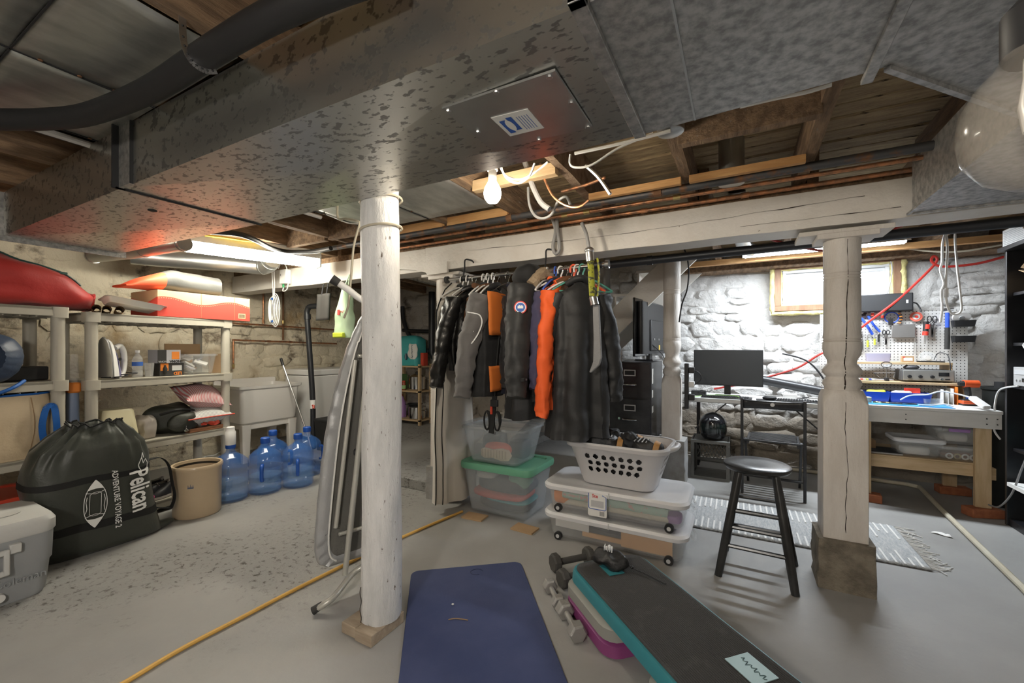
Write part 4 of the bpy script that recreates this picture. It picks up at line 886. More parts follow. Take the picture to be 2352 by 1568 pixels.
def f4_(t, a):
    x = -.16 + .66 * t; h = .02 + .15 * (max(0, min(1, (t - .05) / .42)) ** .8) - .02 * max(0, t - .55); wv_ = .09 + .05 * min(1, t * 3)
    q = lambda v: math.copysign(abs(v) ** .6, v); p = Vector((x, wv_ * q(math.cos(a)), h / 2 + h / 2 * q(math.sin(a)) + .004)); return p + noise.noise_vector(p * 8) * .008
MB().loft([[f4_(.36 + .64 * i / 18, 2 * math.pi * j / 32) for j in range(32)] for i in range(19)]).build('body', 'bag_grey', gb, smooth=60)
MB().loft([[f4_(.36 * i / 9, 2 * math.pi * j / 32) for j in range(32)] for i in range(10)]).build('orange_end', 'bag_orange', gb, smooth=60)

# ------------------------------------------------------------------ middle shelf
ir = thing('clothes_iron', 'white and purple steam iron standing on its heel on the shelf', 'iron', SB(.19, .10, 1.043), AX + R(28))
mat('iron_purple', (.16, .15, .30), .35)
def irn(s0, s1, dy0, dy1, name, m, zt=.27):
    rg = []
    for i in range(15):
        t = i / 14; w0 = .052 * (1 - t ** 2.2) ** .5 + .002; z = .012 + zt * t
        rg.append([(x, y * w0 / .052 * 1.0, z) for x, y in ((dy0 - .07 * t * 0 , -.052 * s0), (dy1 - .03 * t, -.052 * s1), (dy1 - .03 * t, .052 * s1), (dy0, .052 * s0))])
    g = MB().loft(rg); return g.build(name, m, ir, bev=.005, smooth=60)
irn(1, 1, -.085, -.07, 'sole_plate', 'steel', .285); irn(1, .92, -.07, -.02, 'shell', 'white_plastic'); irn(.92, .6, -.02, .02, 'water_tank', 'iron_purple', .2)
MB().tube([(.0, 0, .22), (.045, 0, .235), (.075, 0, .19), (.08, 0, .10), (.06, 0, .03), (.02, 0, .012)], .019, 10, 5).build('handle', 'white_plastic', ir, smooth=60)
MB().tube([(.074, 0, .2), (.096, 0, .15), (.09, 0, .07)], .008, 8, 4).build('handle_trim', 'iron_purple', ir)
MB().cyl((-.02, -.048, .14), (-.02, -.054, .14), .011, n=12).build('dial', 'black_plastic', ir)
MB().tube([(-.08 + .06 * math.cos(a * .7) + .01 * a, .05 * math.sin(a * .7) - .02, .006 + .0015 * a) for a in range(22)], .004, 6, 3).build('cord', 'black_matte', ir)
mat('pet_clear', (.85, .88, .9), .08, alpha=.22)
wb = thing('water_bottle', 'small clear water bottle with a blue label on the shelf', 'bottle', SB(.335, .12, 1.043))
MB().lathe([(.028, 0), (.032, .006), (.032, .05), (.029, .055), (.032, .062), (.032, .13), (.027, .15), (.012, .175), (.012, .19)], n=18).build('body', 'pet_clear', wb); MB().lathe([(.0325, .085), (.0325, .115)], n=18, cap0=False, cap1=False).build('label', 'ink_blue', wb); MB().lathe([(.014, .185), (.014, .203)], n=14).build('cap', 'white_plastic', wb)
tag(MB().lathe([(.024, 0), (.032, .105), (.034, .107), (.03, .105), (.022, .004)], n=20).build('plastic_cup', 'bin_frost', loc=SB(.405, .11, 1.043)), 'empty translucent plastic cup beside the bulb cartons', 'cup')
mat('carton_black', (.03, .028, .027), .6); mat('carton_grey', (.42, .41, .44), .5)
b1 = thing('bulb_carton', 'black bulb carton with orange LED lettering under another carton', 'carton', SB(.47, .10, 1.043), AX)
MB().box(0, .17, 0, .12, 0, .10).build('carton', 'carton_black', b1, smooth=0); MB().box(.005, .06, -.001, 0, .04, .098).build('orange_panel', 'orange', b1, smooth=0); MB().lathe([(.004, .01), (.012, .03), (.016, .055), (.007, .075), (.006, .085)], (.035, -.004, 0), 10).build('bulb_print', 'ink_black', b1)
text('LED', .034, 'orange', b1, frame_m((.125, -.0012, .017), (-1, 0, 0), (0, -1, 0)), bold=.001); MB().box(.085, .155, -.001, 0, .04, .08).build('panel_line', 'ink_grey', b1, smooth=0)
b2 = thing('bulb_carton', 'grey and orange bulb carton lying on the black carton', 'carton', SB(.45, .09, 1.144), AX + .04)
MB().box(0, .165, 0, .12, 0, .105).build('carton', 'carton_grey', b2, smooth=0); MB().box(.0, .062, -.0012, 0, 0, .105).build('dark_panel', 'carton_black', b2, smooth=0); MB().box(.10, .155, -.0012, 0, .03, .09).build('orange_panel', 'orange', b2, smooth=0)
text('NOMA', .027, 'ink_black', b2, frame_m((.125, -.0015, .013), (-1, 0, 0), (0, -1, 0)), bold=.001); text('NOMA', .02, 'ink_grey', b2, frame_m((.035, -.002, .013), (-1, 0, 0), (0, -1, 0)))
cb = bin_('storage_box', 'clear plastic box full of small packets on the shelf', SB(.76, .18, 1.043), AX, .22, .22, .26, .26, .17, 'bin_clear')
for i in range(9):
    a = rnd.random() * 6.28; o = MB().cbox((0, 0, 0), (.07 + .03 * rnd.random(), .05, .012)).build('packet', ('paper', 'cardboard', 'carton_grey', 'paper', 'tray_white')[i % 5], cb, (.05 * math.cos(a), .05 * math.sin(a), .03 + .013 * i), smooth=0); o.rotation_euler = (rnd.uniform(-.6, .6), rnd.uniform(-.6, .6), a)
tag(MB().box(-.13, .13, -.004, .004, 0, .10).build('cardboard_flap', 'cardboard', loc=SB(.72, .26, 1.20), rz=AX - .1), 'brown cardboard sheet sticking up behind the clear box', 'cardboard')
c_ = tag(MB().box(-.045, .045, -.004, .004, 0, .17).build('cardboard_flap', 'cardboard', loc=SB(.915, .15, 1.043), rz=AX - .3), 'brown cardboard piece standing right of the clear box', 'cardboard')
# ------------------------------------------------------------------ lower shelf
mat('cream_plastic', (.66, .60, .40), .35)
tag(MB().layers([(0, .235, .24, .03), (.01, .23, .235, .03), (.235, .185, .19, .04), (.25, .165, .17, .04)], 5).build('waste_bin', 'cream_plastic', loc=SB(.20, .14, .568), rz=AX), 'cream plastic bin turned upside down on the shelf', 'bin')
mat('pack_green', (.032, .034, .026), .55, bump=.3, bscale=12)
bp_ = thing('backpack', 'dark green backpack slumped on the shelf beside the pillows', 'backpack', SB(.60, .20, .568), AX)
def lump(rx, ry, rz_, e, am, fr, sd, n=32, m=16):
    rg = []
    for i in range(m + 1):
        t = -math.pi / 2 + math.pi * i / m; q = max(math.cos(t), .05) ** e
        rg.append([Vector((rx * q * math.cos(2 * math.pi * j / n), ry * q * math.sin(2 * math.pi * j / n), rz_ * (1 + math.copysign(abs(math.sin(t)) ** .8, t)))) for j in range(n)])
    g = MB().loft(rg); o = Vector((sd, sd * 2, 0)); g.v = [p + noise.noise_vector(p * fr + o) * am for p in g.v]; g.v = [Vector((p.x, p.y, max(p.z, .001))) for p in g.v]; return g
lump(.17, .14, .115, .6, .035, 8, 3).build('body', 'pack_green', bp_, smooth=70); lump(.11, .07, .07, .6, .02, 10, 5).shift((.02, -.13, .02)).build('pocket', 'pack_green', bp_, smooth=70)
MB().tube([(-.13, -.10, .17), (-.05, -.16, .20), (.06, -.15, .19), (.14, -.10, .16)], .008, 6, 4).build('strap', 'black_matte', bp_); MB().tube([(.0, -.205, .07), (.0, -.21, .045), (.015, -.21, .03), (-.015, -.21, .03), (.0, -.21, .045)], .003, 5, 3).build('clip', 'chrome', bp_)
tag(lump(.07, .06, .085, .6, .03, 16, 8).build('plastic_bag', mat('bag_clear', (.62, .56, .50), .2, alpha=.7), loc=SB(.39, .12, .568)), 'crumpled clear bag of small parts on the shelf', 'bag')
tag(MB().box(-.16, .16, -.15, .15, 0, .012).box(-.16, .16, -.15, -.142, .012, .032).box(-.16, .16, .142, .15, .012, .032).box(-.16, -.152, -.142, .142, .012, .032).box(.152, .16, -.142, .142, .012, .032).build('wooden_tray', 'wood_red', loc=SB(.80, .17, .568), rz=AX, bev=.003, smooth=0), 'reddish wooden tray under the striped pillows', 'tray')
wavemat('stripe_red', (.62, .56, .54), (.55, .16, .17), 26, 'X', .85); wavemat('stripe_grey', (.62, .61, .58), (.36, .36, .36), 30, 'X', .85)
def pillow(name, label, m, loc, rz, rot, wd=.34, dp=.30, th=.12):
    t = thing(name, label, 'pillow', loc, rz); t.rotation_euler = (rot[0], rot[1], rz); n = 18; g = MB()
    for s in (1, -1):
        g.grid(lambda u, v: ((u - .5) * wd * (1 - .10 * math.sin(math.pi * v)), (v - .5) * dp * (1 - .10 * math.sin(math.pi * u)) * s, s * th / 2 * (math.sin(math.pi * u) * math.sin(math.pi * v)) ** .5 * (1 + .1 * noise.noise(Vector((u * 4, v * 4, s * 3)))) + th / 2), n, n)
    g.build('cushion', m, t, smooth=70); return t
p1 = pillow('throw_pillow', 'lower striped pillow with a red deer print on the tray', 'stripe_grey', SB(.80, .15, .585), AX, (0, 0), .37, .32, .19)
MB().tube([((u - .5) * .37 * (1 - .10 * math.sin(math.pi * v)), (v - .5) * .32 * (1 - .10 * math.sin(math.pi * u)), .095) for u, v in [(i / 10, 0) for i in range(11)] + [(1, i / 10) for i in range(1, 11)] + [(1 - i / 10, 1) for i in range(1, 11)] + [(0, 1 - i / 10) for i in range(1, 10)]], .006, 6, closed=True).build('piping', 'red_plastic', p1)
lump(.045, .004, .02, .8, .016, 30, 4).shift((.03, -.128, .018)).build('deer_print', 'red_plastic', p1); lump(.03, .004, .012, .8, .014, 40, 9).shift((-.04, -.128, .03)).build('deer_print', 'red_plastic', p1)
pillow('throw_pillow', 'upper red and white striped pillow tipped against the shelf leg', 'stripe_red', SB(.79, .19, .755), AX, (R(20), R(12)), .37, .32, .20)
# shoes on the bottom shelf
mat('shoe_black', (.03, .03, .032), .5); mat('shoe_sole', (.55, .52, .48), .6); mat('shoe_red', (.6, .06, .04), .5); mat('shoe_tan', (.45, .33, .2), .7)
def shoe(label, loc, rz, m, acc, grp='shoes on the lowest shelf', sc=1.0):
    t = thing('sneaker', label, 'shoe', loc, rz, grp)
    out = [(-.13, .030), (-.10, .037), (-.03, .034), (.05, .044), (.10, .042), (.135, .026), (.145, 0)]; pol = out + [(x, -y) for x, y in out[::-1]]
    MB().loft([[(x * sc, y * sc, z * sc) for x, y in pol] for z in (0, .022)]).build('sole', 'shoe_sole', t, bev=.004)
    rg = []
    for z, kx, fw, ky in ((.02, 1, 0, 1), (.045, .97, -.004, .95), (.065, .82, -.022, .82), (.085, .6, -.045, .72), (.105, .5, -.055, .62)): rg.append([((x * kx + fw) * sc, y * ky * sc, z * sc) for x, y in pol])
    MB().loft(rg).build('upper', m, t, smooth=60)
    for i in range(4): MB().tube([((.055 - .028 * i) * sc, -.03 * sc, (.062 + .011 * i) * sc), ((.05 - .028 * i) * sc, 0, (.078 + .012 * i) * sc), ((.055 - .028 * i) * sc, .03 * sc, (.062 + .011 * i) * sc)], .004 * sc, 5).build('lace', acc, t)
    MB().tube([(-.10 * sc, .026 * sc, .10 * sc), (-.125 * sc, 0, .115 * sc), (-.10 * sc, -.026 * sc, .10 * sc), (-.03 * sc, -.028 * sc, .095 * sc)], .008 * sc, 6, 3).build('collar', acc, t); return t
for i, (a, b, r_, m, acc, lb) in enumerate(((.42, .10, 200, 'shoe_black', 'shoe_sole', 'black trainer with pale collar nearest the green bag'), (.53, .10, 205, 'shoe_black', 'shoe_red', 'black trainer with red trim near the stoneware crock'), (.44, .24, 190, 'shoe_black', 'ink_grey', 'black trainer behind the front pair on the lowest shelf'), (.66, .12, 195, 'shoe_red', 'shoe_black', 'red trainer on the lowest shelf partly hidden by the crock'))):
    shoe(lb, SB(a, b, .093), R(r_) + 1.5, m, acc)
tag(MB().ell((0, 0, .03), (.03, .05, .03), 12, 8).build('pink_ball', mat('pink', (.7, .12, .3), .5), loc=SB(.36, .05, .093)), 'small pink ball on the lowest shelf', 'ball')

# ------------------------------------------------------------------ crock and water jugs
mat('stoneware', (.58, .45, .30), .32, col2=(.54, .42, .28), scale=4, coat=.3)
cr = thing('stoneware_crock', 'tan stoneware crock with a small blue crown mark on the floor', 'crock', (-3.66, 1.66, 0))
MB().lathe([(.145, 0), (.152, .01), (.156, .34), (.164, .352), (.166, .37), (.16, .382), (.146, .38), (.142, .34), (.138, .03)], n=44, cap1=True).build('body', 'stoneware', cr, smooth=50)
MB().lathe([(.1425, .36), (.1385, .05), (.0, .045)], n=44, cap0=False).build('inside', mat('crock_in', (.02, .018, .016), .3), cr)
ca = math.atan2(-1.695, 3.64) - .25
g = MB()
for i, hh in enumerate((.022, .012, .026, .012, .022)):
    a = ca + (i - 2) * .05; g.cyl((.1545 * math.cos(a), .1545 * math.sin(a), .235), (.155 * math.cos(a), .155 * math.sin(a), .235 + hh), .003, .001, 6)
g.tube([(.1555 * math.cos(ca + s), .1555 * math.sin(ca + s), .233) for s in [-.12 + .03 * i for i in range(9)]], .003, 5)
g.build('crown_mark', mat('crown_blue', (.10, .13, .22), .5), cr)
mat('jug_blue', (.055, .20, .60), .08, alpha=.34, coat=.6); mat('jug_cap', (.015, .09, .42), .4); mat('jug_water', (.35, .55, .75), .05, alpha=.25)
JG = 'large blue water jugs beside the laundry tub'
def jug(label, loc, rz, water=True):
    t = thing('water_jug', label, 'water jug', loc, rz, JG); t.scale = (1.04, 1.04, 1.0)
    MB().lathe([(.10, .0), (.118, .004), (.127, .02), (.127, .09), (.117, .10), (.117, .115), (.127, .126), (.127, .215), (.118, .226), (.127, .238), (.127, .29), (.118, .325), (.085, .36), (.045, .385), (.033, .40), (.030, .43), (.030, .455)], n=36).build('bottle', 'jug_blue', t, smooth=45)
    if water: MB().lathe([(.09, .012), (.118, .022), (.121, .15)], n=30).build('water', 'jug_water', t, smooth=45)
    MB().lathe([(.034, .425), (.036, .43), (.036, .468), (.03, .474)], n=20).build('cap', 'jug_cap', t)
    MB().tube([(.122, 0, .26), (.15, 0, .25), (.154, 0, .20), (.150, 0, .14), (.122, 0, .13)], .014, 8, 4).build('handle', 'jug_cap', t, smooth=60); return t
j1_ = jug('blue water jug with a white pump on top, nearest the crock', (-3.75, 1.945, 0), R(215))
MB().lathe([(.036, .455), (.038, .47), (.038, .56), (.03, .572), (.03, .60), (.024, .605)], n=20).build('pump', 'white_plastic', j1_)
MB().tube([(.0, 0, .455), (.005, .01, .3), (.02, .03, .12), (.04, .03, .02)], .006, 6, 5).build('hose', 'jug_water', j1_)
jug('blue water jug in the middle of the front three', (-3.69, 2.20, 0), R(-40)); jug('blue water jug in front, half behind the ironing board', (-3.59, 2.445, 0), R(-35))
jug('blue water jug at the back, in front of the tub legs', (-3.95, 2.43, 0), R(60), False); jug('blue water jug at the back right behind the ironing board', (-3.82, 2.70, 0), R(80), False)
# ------------------------------------------------------------------ laundry corner
mat('tub_white', (.76, .73, .69), .35)
tb = thing('laundry_tub', 'white plastic laundry tub on legs against the stone wall', 'sink', (-4.975, 2.895, 0))
MB().layers([(.42, .44, .60, .05), (.44, .48, .64, .06), (.80, .53, .68, .05), (.815, .56, .72, .03), (.845, .57, .73, .03), (.845, .50, .66, .04), (.80, .48, .64, .05), (.47, .43, .58, .05)], 5).build('basin', 'tub_white', tb)
MB().box(-.285, -.255, -.36, .36, .83, .90).build('splash_back', 'tub_white', tb, bev=.008)
MB().box(-.21, .22, -.29, .29, .36, .425).build('apron', 'tub_white', tb, bev=.01)
for x in (-.19, .2):
    for y in (-.27, .27):
        zb = 0.0; MB().layers([(zb, .055, .07, .01, x * .98, y * .98), (.42, .075, .10, .012, x, y)], 3).build('leg', 'tub_white', tb)
MB().box(.2475, .2505, .16, .26, .72, .76).build('label', mat('tub_label', (.55, .55, .42), .6), tb, smooth=0)
fz = thing('chest_freezer', 'white chest freezer beyond the laundry tub', 'freezer', (-5.0, 3.95, .09))
MB().box(-.26, .26, -.55, .55, .05, .82).build('body', 'white_plastic', fz, bev=.012); MB().box(-.265, .27, -.555, .555, .825, .90).build('lid', 'white_plastic', fz, bev=.015); MB().box(-.2, .2, -.5, .5, 0, .05).build('plinth', 'black_matte', fz, smooth=0); MB().box(.262, .28, -.12, .12, .79, .83).build('handle', 'white_plastic', fz, bev=.005)
dp_ = thing('waste_pipe', 'black plastic waste pipe standing between the tub and the freezer', 'pipe', (-4.44, 3.16, 0))
MB().tube([(.24, .02, 1.75), (.10, .0, 1.75), (.03, -.01, 1.745), (0, -.02, 1.70), (.0, -.02, 1.6), (.04, .0, 1.0), (.06, .01, .62)], .031, 14, 4).build('pipe', 'abs_pipe', dp_, smooth=60)
MB().cyl((.0, -.02, 1.66), (.003, -.02, 1.60), .038, n=16).build('coupling', 'abs_pipe', dp_); MB().cyl((.06, .01, .66), (.062, .01, .56), .034, n=14).build('joint', 'white_plastic', dp_); MB().cyl((.062, .01, .57), (.065, .01, 0.0), .03, n=14).build('lower_pipe', 'abs_pipe', dp_)
MB().tube([(.10, -.02, .60), (.13, -.03, .60), (.14, -.04, .57)], .012, 8).build('valve_handle', 'red_plastic', dp_)
mp = thing('mop', 'metal mop handle leaning by the tub', 'mop', (-4.42, 3.05, 0)); MB().tube([(-.38, .0, 1.14), (-.34, .0, 1.06)], .016, 8).build('grip', 'black_plastic', mp); MB().tube([(-.345, .0, 1.07), (.02, .06, .28), (.10, .07, .06)], .010, 8).build('shaft', 'steel', mp); MB().ell((.12, .08, .04), (.08, .05, .04), 10, 6).jitter(.02, 20).build('head', 'black_matte', mp)
MB_ = thing('plastic_container', 'dark plastic container on the floor beside the waste pipe', 'container', (-4.2, 3.25, .09)); MB().layers([(0, .2, .2, .03), (.34, .24, .24, .03)], 3).build('body', 'black_plastic', MB_); MB().layers([(.34, .25, .25, .03), (.36, .25, .25, .03)], 3).build('lid', 'black_matte', MB_)
# white control box and coiled cable at the beam
cbx = thing('control_box', 'small white electrical box on the end of the beam with a green plug', 'electrical box', oy(655, 640, 2.735)); MB().cbox((0, 0, .02), (.11, .06, .15)).build('case', 'white_plastic', cbx, bev=.006); MB().cyl((-.03, -.0, -.055), (-.03, 0, -.09), .01, n=8).build('plug', mat('plug_green', (.03, .35, .12), .5), cbx); MB().box(-.035, -.03, -.0315, -.03, .03, .05).build('mark', 'ink_black', cbx, smooth=0)
MB().tube([(-.03, 0, -.09), (-.02, -.01, -.13), (.05, -.01, -.11), (.07, -.01, .02), (.02, -.01, .14), (-.06, 0, .19), (-.12, 0, .12)], .006, 6, 6).build('cable', 'white_cable', cbx)
cc = thing('cable_coil', 'coiled white cable with blue ties hanging on the stone wall', 'cable', oy(628, 740, 2.71))
for i in range(5):
    r0 = .055 + .012 * i; MB().tube([(r0 * .75 * math.cos(a) + .01 * i - .02, .006 * i - .015, .13 + (.13 + .012 * i) * math.sin(a)) for a in [2 * math.pi * j / 24 for j in range(24)]], .0055, 6, closed=True).build('turn', 'white_cable', cc)
MB().tube([(0, 0, .25), (-.01, 0, .38), (-.03, 0, .55), (-.06, 0, .66)], .006, 6, 5).build('lead', 'white_cable', cc); MB().tube([(.01, 0, .25), (.02, 0, .4), (.01, 0, .55), (.05, 0, .62)], .006, 6, 5).build('lead', 'white_cable', cc)
for z in (.01, .25): MB().cbox((0, -.01, z), (.03, .02, .022)).build('tie', 'strap_blue', cc)
# bags hanging at the beam
mat('poly_green', (.60, .78, .55), .3, alpha=.82, bump=.4, bscale=10)
gb_ = thing('carrier_bag', 'pale green plastic carrier bag hanging from the beam', 'bag', oy(780, 775, 2.70) + Vector((0, .045, 0)))
def f5_(t, a):
    w0 = (.02 + .10 * min(1, (1 - t) * 1.5)) * (1.0 if t > .06 else .9); th = .03 + .045 * math.sin(math.pi * min(1, (1 - t) * .9)); p = Vector((w0 * math.cos(a) + .05 * t, th * math.sin(a), .50 * t)); return p + noise.noise_vector(p * 9) * .016
sack(f5_, 16, 28).build('body', 'poly_green', gb_, smooth=70); MB().tube([f5_(1, 0), Vector((.06, .02, .60)), f5_(1, 3.1)], .006, 5, 4).build('handle', 'poly_green', gb_)
MB().cbox((.035, -.085, .235), (.03, .004, .05)).build('red_logo', 'ink_red', gb_); squiggle(gb_, 'ink_red', frame_m((.085, -.085, .24), (1, 0, .15), (0, -1, 0)), .06, .03, .002, 3); MB().cbox((.0, -.04, .025), (.14, .06, .05)).jitter(.01, 20).build('contents', mat('lime', (.55, .65, .05), .5), gb_, bev=.01)
db_ = thing('dark_tote', 'flat dark grey tote bag hanging from the beam', 'bag', oy(742, 735, 2.745)); g = MB().grid(lambda u, v: (-.10 + .19 * u + .02 * v, .01 * math.sin(6 * u), .26 * v), 10, 10); g.build('body', mat('tote_dark', (.045, .043, .04), .8), db_, smooth=70, solid=.02)
for x in (-.02, .05): MB().tube([(x, 0, .25), (x + .01, .012, .36)], .007, 6).build('handle', 'black_matte', db_)
# ------------------------------------------------------------------ alcove
as_ = thing('pine_rack', 'small pine rack with pots and paper towels in the alcove', 'rack', (-4.55, 5.02, .09))
for x in (-.29, .27):
    for y in (-.13, .13): MB().box(x, x + .035, y - .02, y + .02, 0, .93).build('post', 'wood_pine_v', as_, smooth=0)
for z in (.06, .50, .88): MB().box(-.29, .305, -.15, .15, z, z + .022).build('shelf', 'wood_pine', as_, smooth=0)
def alc(x, y, z): return Vector((-4.55 + x, 5.02 + y, .09 + z))
mat('teal_wrap', (.07, .42, .42), .25, bump=.2, bscale=8)
pk = thing('paper_towel_pack', 'teal wrapped pack of paper towels on the pine rack', 'pack', alc(.0, 0, .903)); g = MB().layers([(0, .42, .24, .05), (.02, .44, .26, .06), (.40, .44, .26, .06), (.46, .30, .18, .06)], 5).jitter(.015, 7); g.build('wrap', 'teal_wrap', pk, smooth=60); lump(.10, .02, .12, .7, .02, 14, 2).shift((.14, -.125, .1)).build('white_flash', 'paper', pk)
MB().cyl((.03, -.14, .14), (.03, -.155, .14), .05, n=18).warp(lambda p: Vector((.03 + (p.x - .03) * .5, p.y, p.z))).build('dark_badge', mat('badge_dark', (.03, .08, .12), .5), pk); squiggle(pk, 'ink_white', frame_m((.03, -.157, .14), (0, 0, -1), (0, -1, 0)), .08, .02, .003, 3); squiggle(pk, 'badge_dark', frame_m((.15, -.150, .22), (.05, 0, -1), (0, -1, 0)), .20, .03, .004, 6)
tag(MB().box(-.03, .03, -.05, .05, 0, .2).build('small_carton', 'red_plastic', loc=alc(.28, -.02, .903), bev=.002), 'small red and white carton beside the paper towels', 'carton')
cp = thing('slow_cooker', 'silver cooker with a glass lid on the middle shelf of the pine rack', 'cooker', alc(.12, 0, .523)); MB().lathe([(.10, 0), (.125, .02), (.13, .2), (.135, .21), (.05, .25), (.02, .255)], n=28).build('pot', 'chrome', cp); MB().lathe([(.02, .255), (.028, .28), (.01, .29)], n=12).build('knob', 'black_plastic', cp); MB().tube([(-.13, 0, .19), (-.17, 0, .21), (-.17, 0, .14), (-.13, 0, .12)], .012, 6, 3).build('handle', 'black_plastic', cp)
jr = thing('sauce_jar', 'small jar with a green label beside the cooker', 'jar', alc(-.06, -.10, .523)); MB().lathe([(.03, 0), (.032, .11), (.022, .13)], n=14).build('glass', mat('sauce', (.25, .05, .02), .2), jr); MB().lathe([(.033, .02), (.033, .075)], n=14, cap0=False, cap1=False).build('label', mat('lbl_green', (.3, .5, .2), .6), jr); MB().lathe([(.025, .125), (.025, .145)], n=14).build('lid', 'red_plastic', jr)
tag(MB().box(-.05, .05, -.08, .08, 0, .24).build('green_carton', mat('carton_green', (.10, .20, .07), .6), loc=alc(-.20, 0, .523), bev=.003), 'dark green carton left of the sauce jar', 'carton')
sp = thing('stock_pot', 'steel stock pot on the lowest shelf of the pine rack', 'pot', alc(.13, -.01, .083)); MB().lathe([(.12, 0), (.13, .01), (.13, .18), (.136, .185), (.126, .18)], n=28).build('pot', 'chrome', sp); MB().tube([(.128, -.04, .13), (.16, -.03, .13), (.16, .03, .13), (.128, .04, .13)], .007, 6, 3).build('handle', 'chrome', sp)
fp = thing('frying_pan', 'black frying pan resting on the stock pot', 'pan', alc(.09, -.01, .27)); MB().lathe([(.09, 0), (.115, .04), (.118, .04), (.09, .004)], n=26).build('pan', 'black_matte', fp); MB().bar((.05, -.1, .035), (-.02, -.2, .05), .02, .01).build('handle', 'black_plastic', fp)
jb = thing('detergent_jug', 'purple detergent jug at the left of the lowest shelf', 'jug', alc(-.19, -.02, .083)); MB().layers([(0, .16, .10, .03), (.2, .16, .10, .03), (.30, .08, .06, .03), (.33, .05, .05, .02)], 4).build('body', mat('lilac', (.36, .20, .45), .4), jb); MB().box(-.06, .06, -.053, -.049, .05, .15).build('label', 'paper', jb, smooth=0); MB().cyl((0, 0, .33), (0, 0, .36), .022, n=12).build('cap', 'red_plastic', jb)
bp2 = thing('soil_stack', 'black soil pipe with elbows on the alcove wall', 'pipe', (-4.26, 5.17, 1.2))
MB().tube([(0, 0, .95), (0, 0, .1), (.01, 0, -.02), (.06, 0, -.09), (.14, 0, -.10), (.9, 0, -.10)], .05, 14, 4).build('stack', 'abs_pipe', bp2, smooth=60); MB().tube([(-.62, 0, .75), (-.58, 0, .5), (-.45, 0, .25), (-.25, 0, .12), (-.05, 0, .0)], .035, 12, 5).build('branch', 'abs_pipe', bp2, smooth=60); MB().tube([(-.6, 0, .36), (-.3, 0, .34), (0, 0, .33)], .03, 10).build('branch', 'abs_pipe', bp2, smooth=60)
br = thing('broom', 'broom with a grey handle leaning in the alcove', 'broom', (-3.98, 5.05, .09)); MB().tube([(.05, .05, 1.05), (.0, -.02, .15)], .012, 8).build('handle', 'steel', br); MB().tube([(.05, .05, 1.05), (.035, .04, .85)], .022, 8).build('grip', 'black_plastic', br); MB().box(-.1, .09, -.05, .01, 0, .10).build('brush', 'red_plastic', br, bev=.01)
sh_ = thing('stair_shelf', 'narrow shelf of colourful packets behind the coat hangers', 'shelf', (-1.9, 4.2, 1.62))
MB().box(-.55, .75, -.1, .1, 0, .02).build('board', 'paint_white', sh_, smooth=0)
for i in range(5): MB().box(-.5 + .3 * i, -.48 + .3 * i, -.09, .09, .02, .73).build('hanger_rod', 'steel', sh_, smooth=0)
for i, (m, h0) in enumerate((('teal_wrap', .16), ('pink', .10), ('red_plastic', .12), ('ink_blue', .15), ('yellow_cable', .11), ('orange', .13), ('lilac', .12), ('white_plastic', .17))):
    tag(MB().box(-.05, .05, -.06, .06, 0, h0).build('packet', m, loc=(-2.34 + .145 * i, 4.18, 1.642), bev=.006), ('teal', 'pink', 'red', 'dark blue', 'yellow', 'orange', 'lilac', 'white')[i] + ' packet on the narrow shelf behind the coat hangers', 'packet', 'packets on the shelf under the stairs')

# ------------------------------------------------------------------ ironing board leaning by the log post
mat('board_mesh', (.17, .165, .15), .55, .3, bump=.3, bscale=90); mat('board_cover', (.40, .405, .41), .38, .25, bump=.3, bscale=16); mat('board_tube', (.52, .51, .46), .35, .3)
IB = Vector((-1.905, 1.37, 0)); wv_ = Vector((.115, .31, 0)); nv_ = Vector((.31, -.115, 0)).normalized(); wl = wv_.length; wv_n = wv_.normalized()
ib = thing('ironing_board', 'folded ironing board with a silver cover leaning behind the log post', 'ironing board', IB)
def BP(u, z, off=0): return wv_n * (u * wl) + Vector((.075, .05, 1)) * z + nv_ * off
out = [(.5 - .5 * k, z) for z, k in ((.14, .55), (.17, .82), (.24, .96), (.35, 1.0), (.6, 1.0), (.8, .97), (.95, .9), (1.1, .77), (1.25, .58), (1.36, .38), (1.43, .2), (1.455, .0))]
outl = out + [(1 - u, z) for u, z in out[::-1][1:]]
MB().loft([[BP(u, z, -.012) for u, z in outl], [BP(u, z, .012) for u, z in outl]]).build('deck', 'board_mesh', ib, smooth=0)
g = MB(); n = len(outl); rg = []
for (sc, off) in ((.66, .014), (.80, .022), (1.02, .018), (1.07, .0), (1.05, -.018), (.9, -.03), (.5, -.032)):
    rg.append([])
    for i, (u, z) in enumerate(catmull([Vector((u, z, 0)) for u, z in outl], 4) if False else [(a.x, a.y) for a in catmull([Vector((u, z, 0)) for u, z in outl], 4)]):
        cz = .14 + (1.455 - .14) * .45; ku = .5 + (u - .5) * sc; zz = z + (sc - 1) * (.12 if z > 1.2 else (-.12 if z < .3 else 0)) * -1 * -1
        rg[-1].append(BP(ku, zz, off + .006 * math.sin(i * 2.1) * (sc > .75)))
g.loft(rg, False, True, True).build('cover', 'board_cover', ib, smooth=60)
MB().tube([BP(.5 + (a.x - .5) * .70, a.y + (.02 if a.y < .3 else 0) - (.03 if a.y > 1.3 else 0), .022) for a in catmull([Vector((u, z, 0)) for u, z in outl], 3)], .005, 5).build('cover_hem', 'white_cable', ib)
T_ = lambda p, r, nm='leg_tube', m='board_tube': MB().tube(p, r, 10, 1).build(nm, m, ib, smooth=60)
T_([BP(.24, .34, .03), BP(.30, 1.20, .03)], .011); T_([BP(.48, .30, .035), BP(.50, 1.22, .035)], .011)
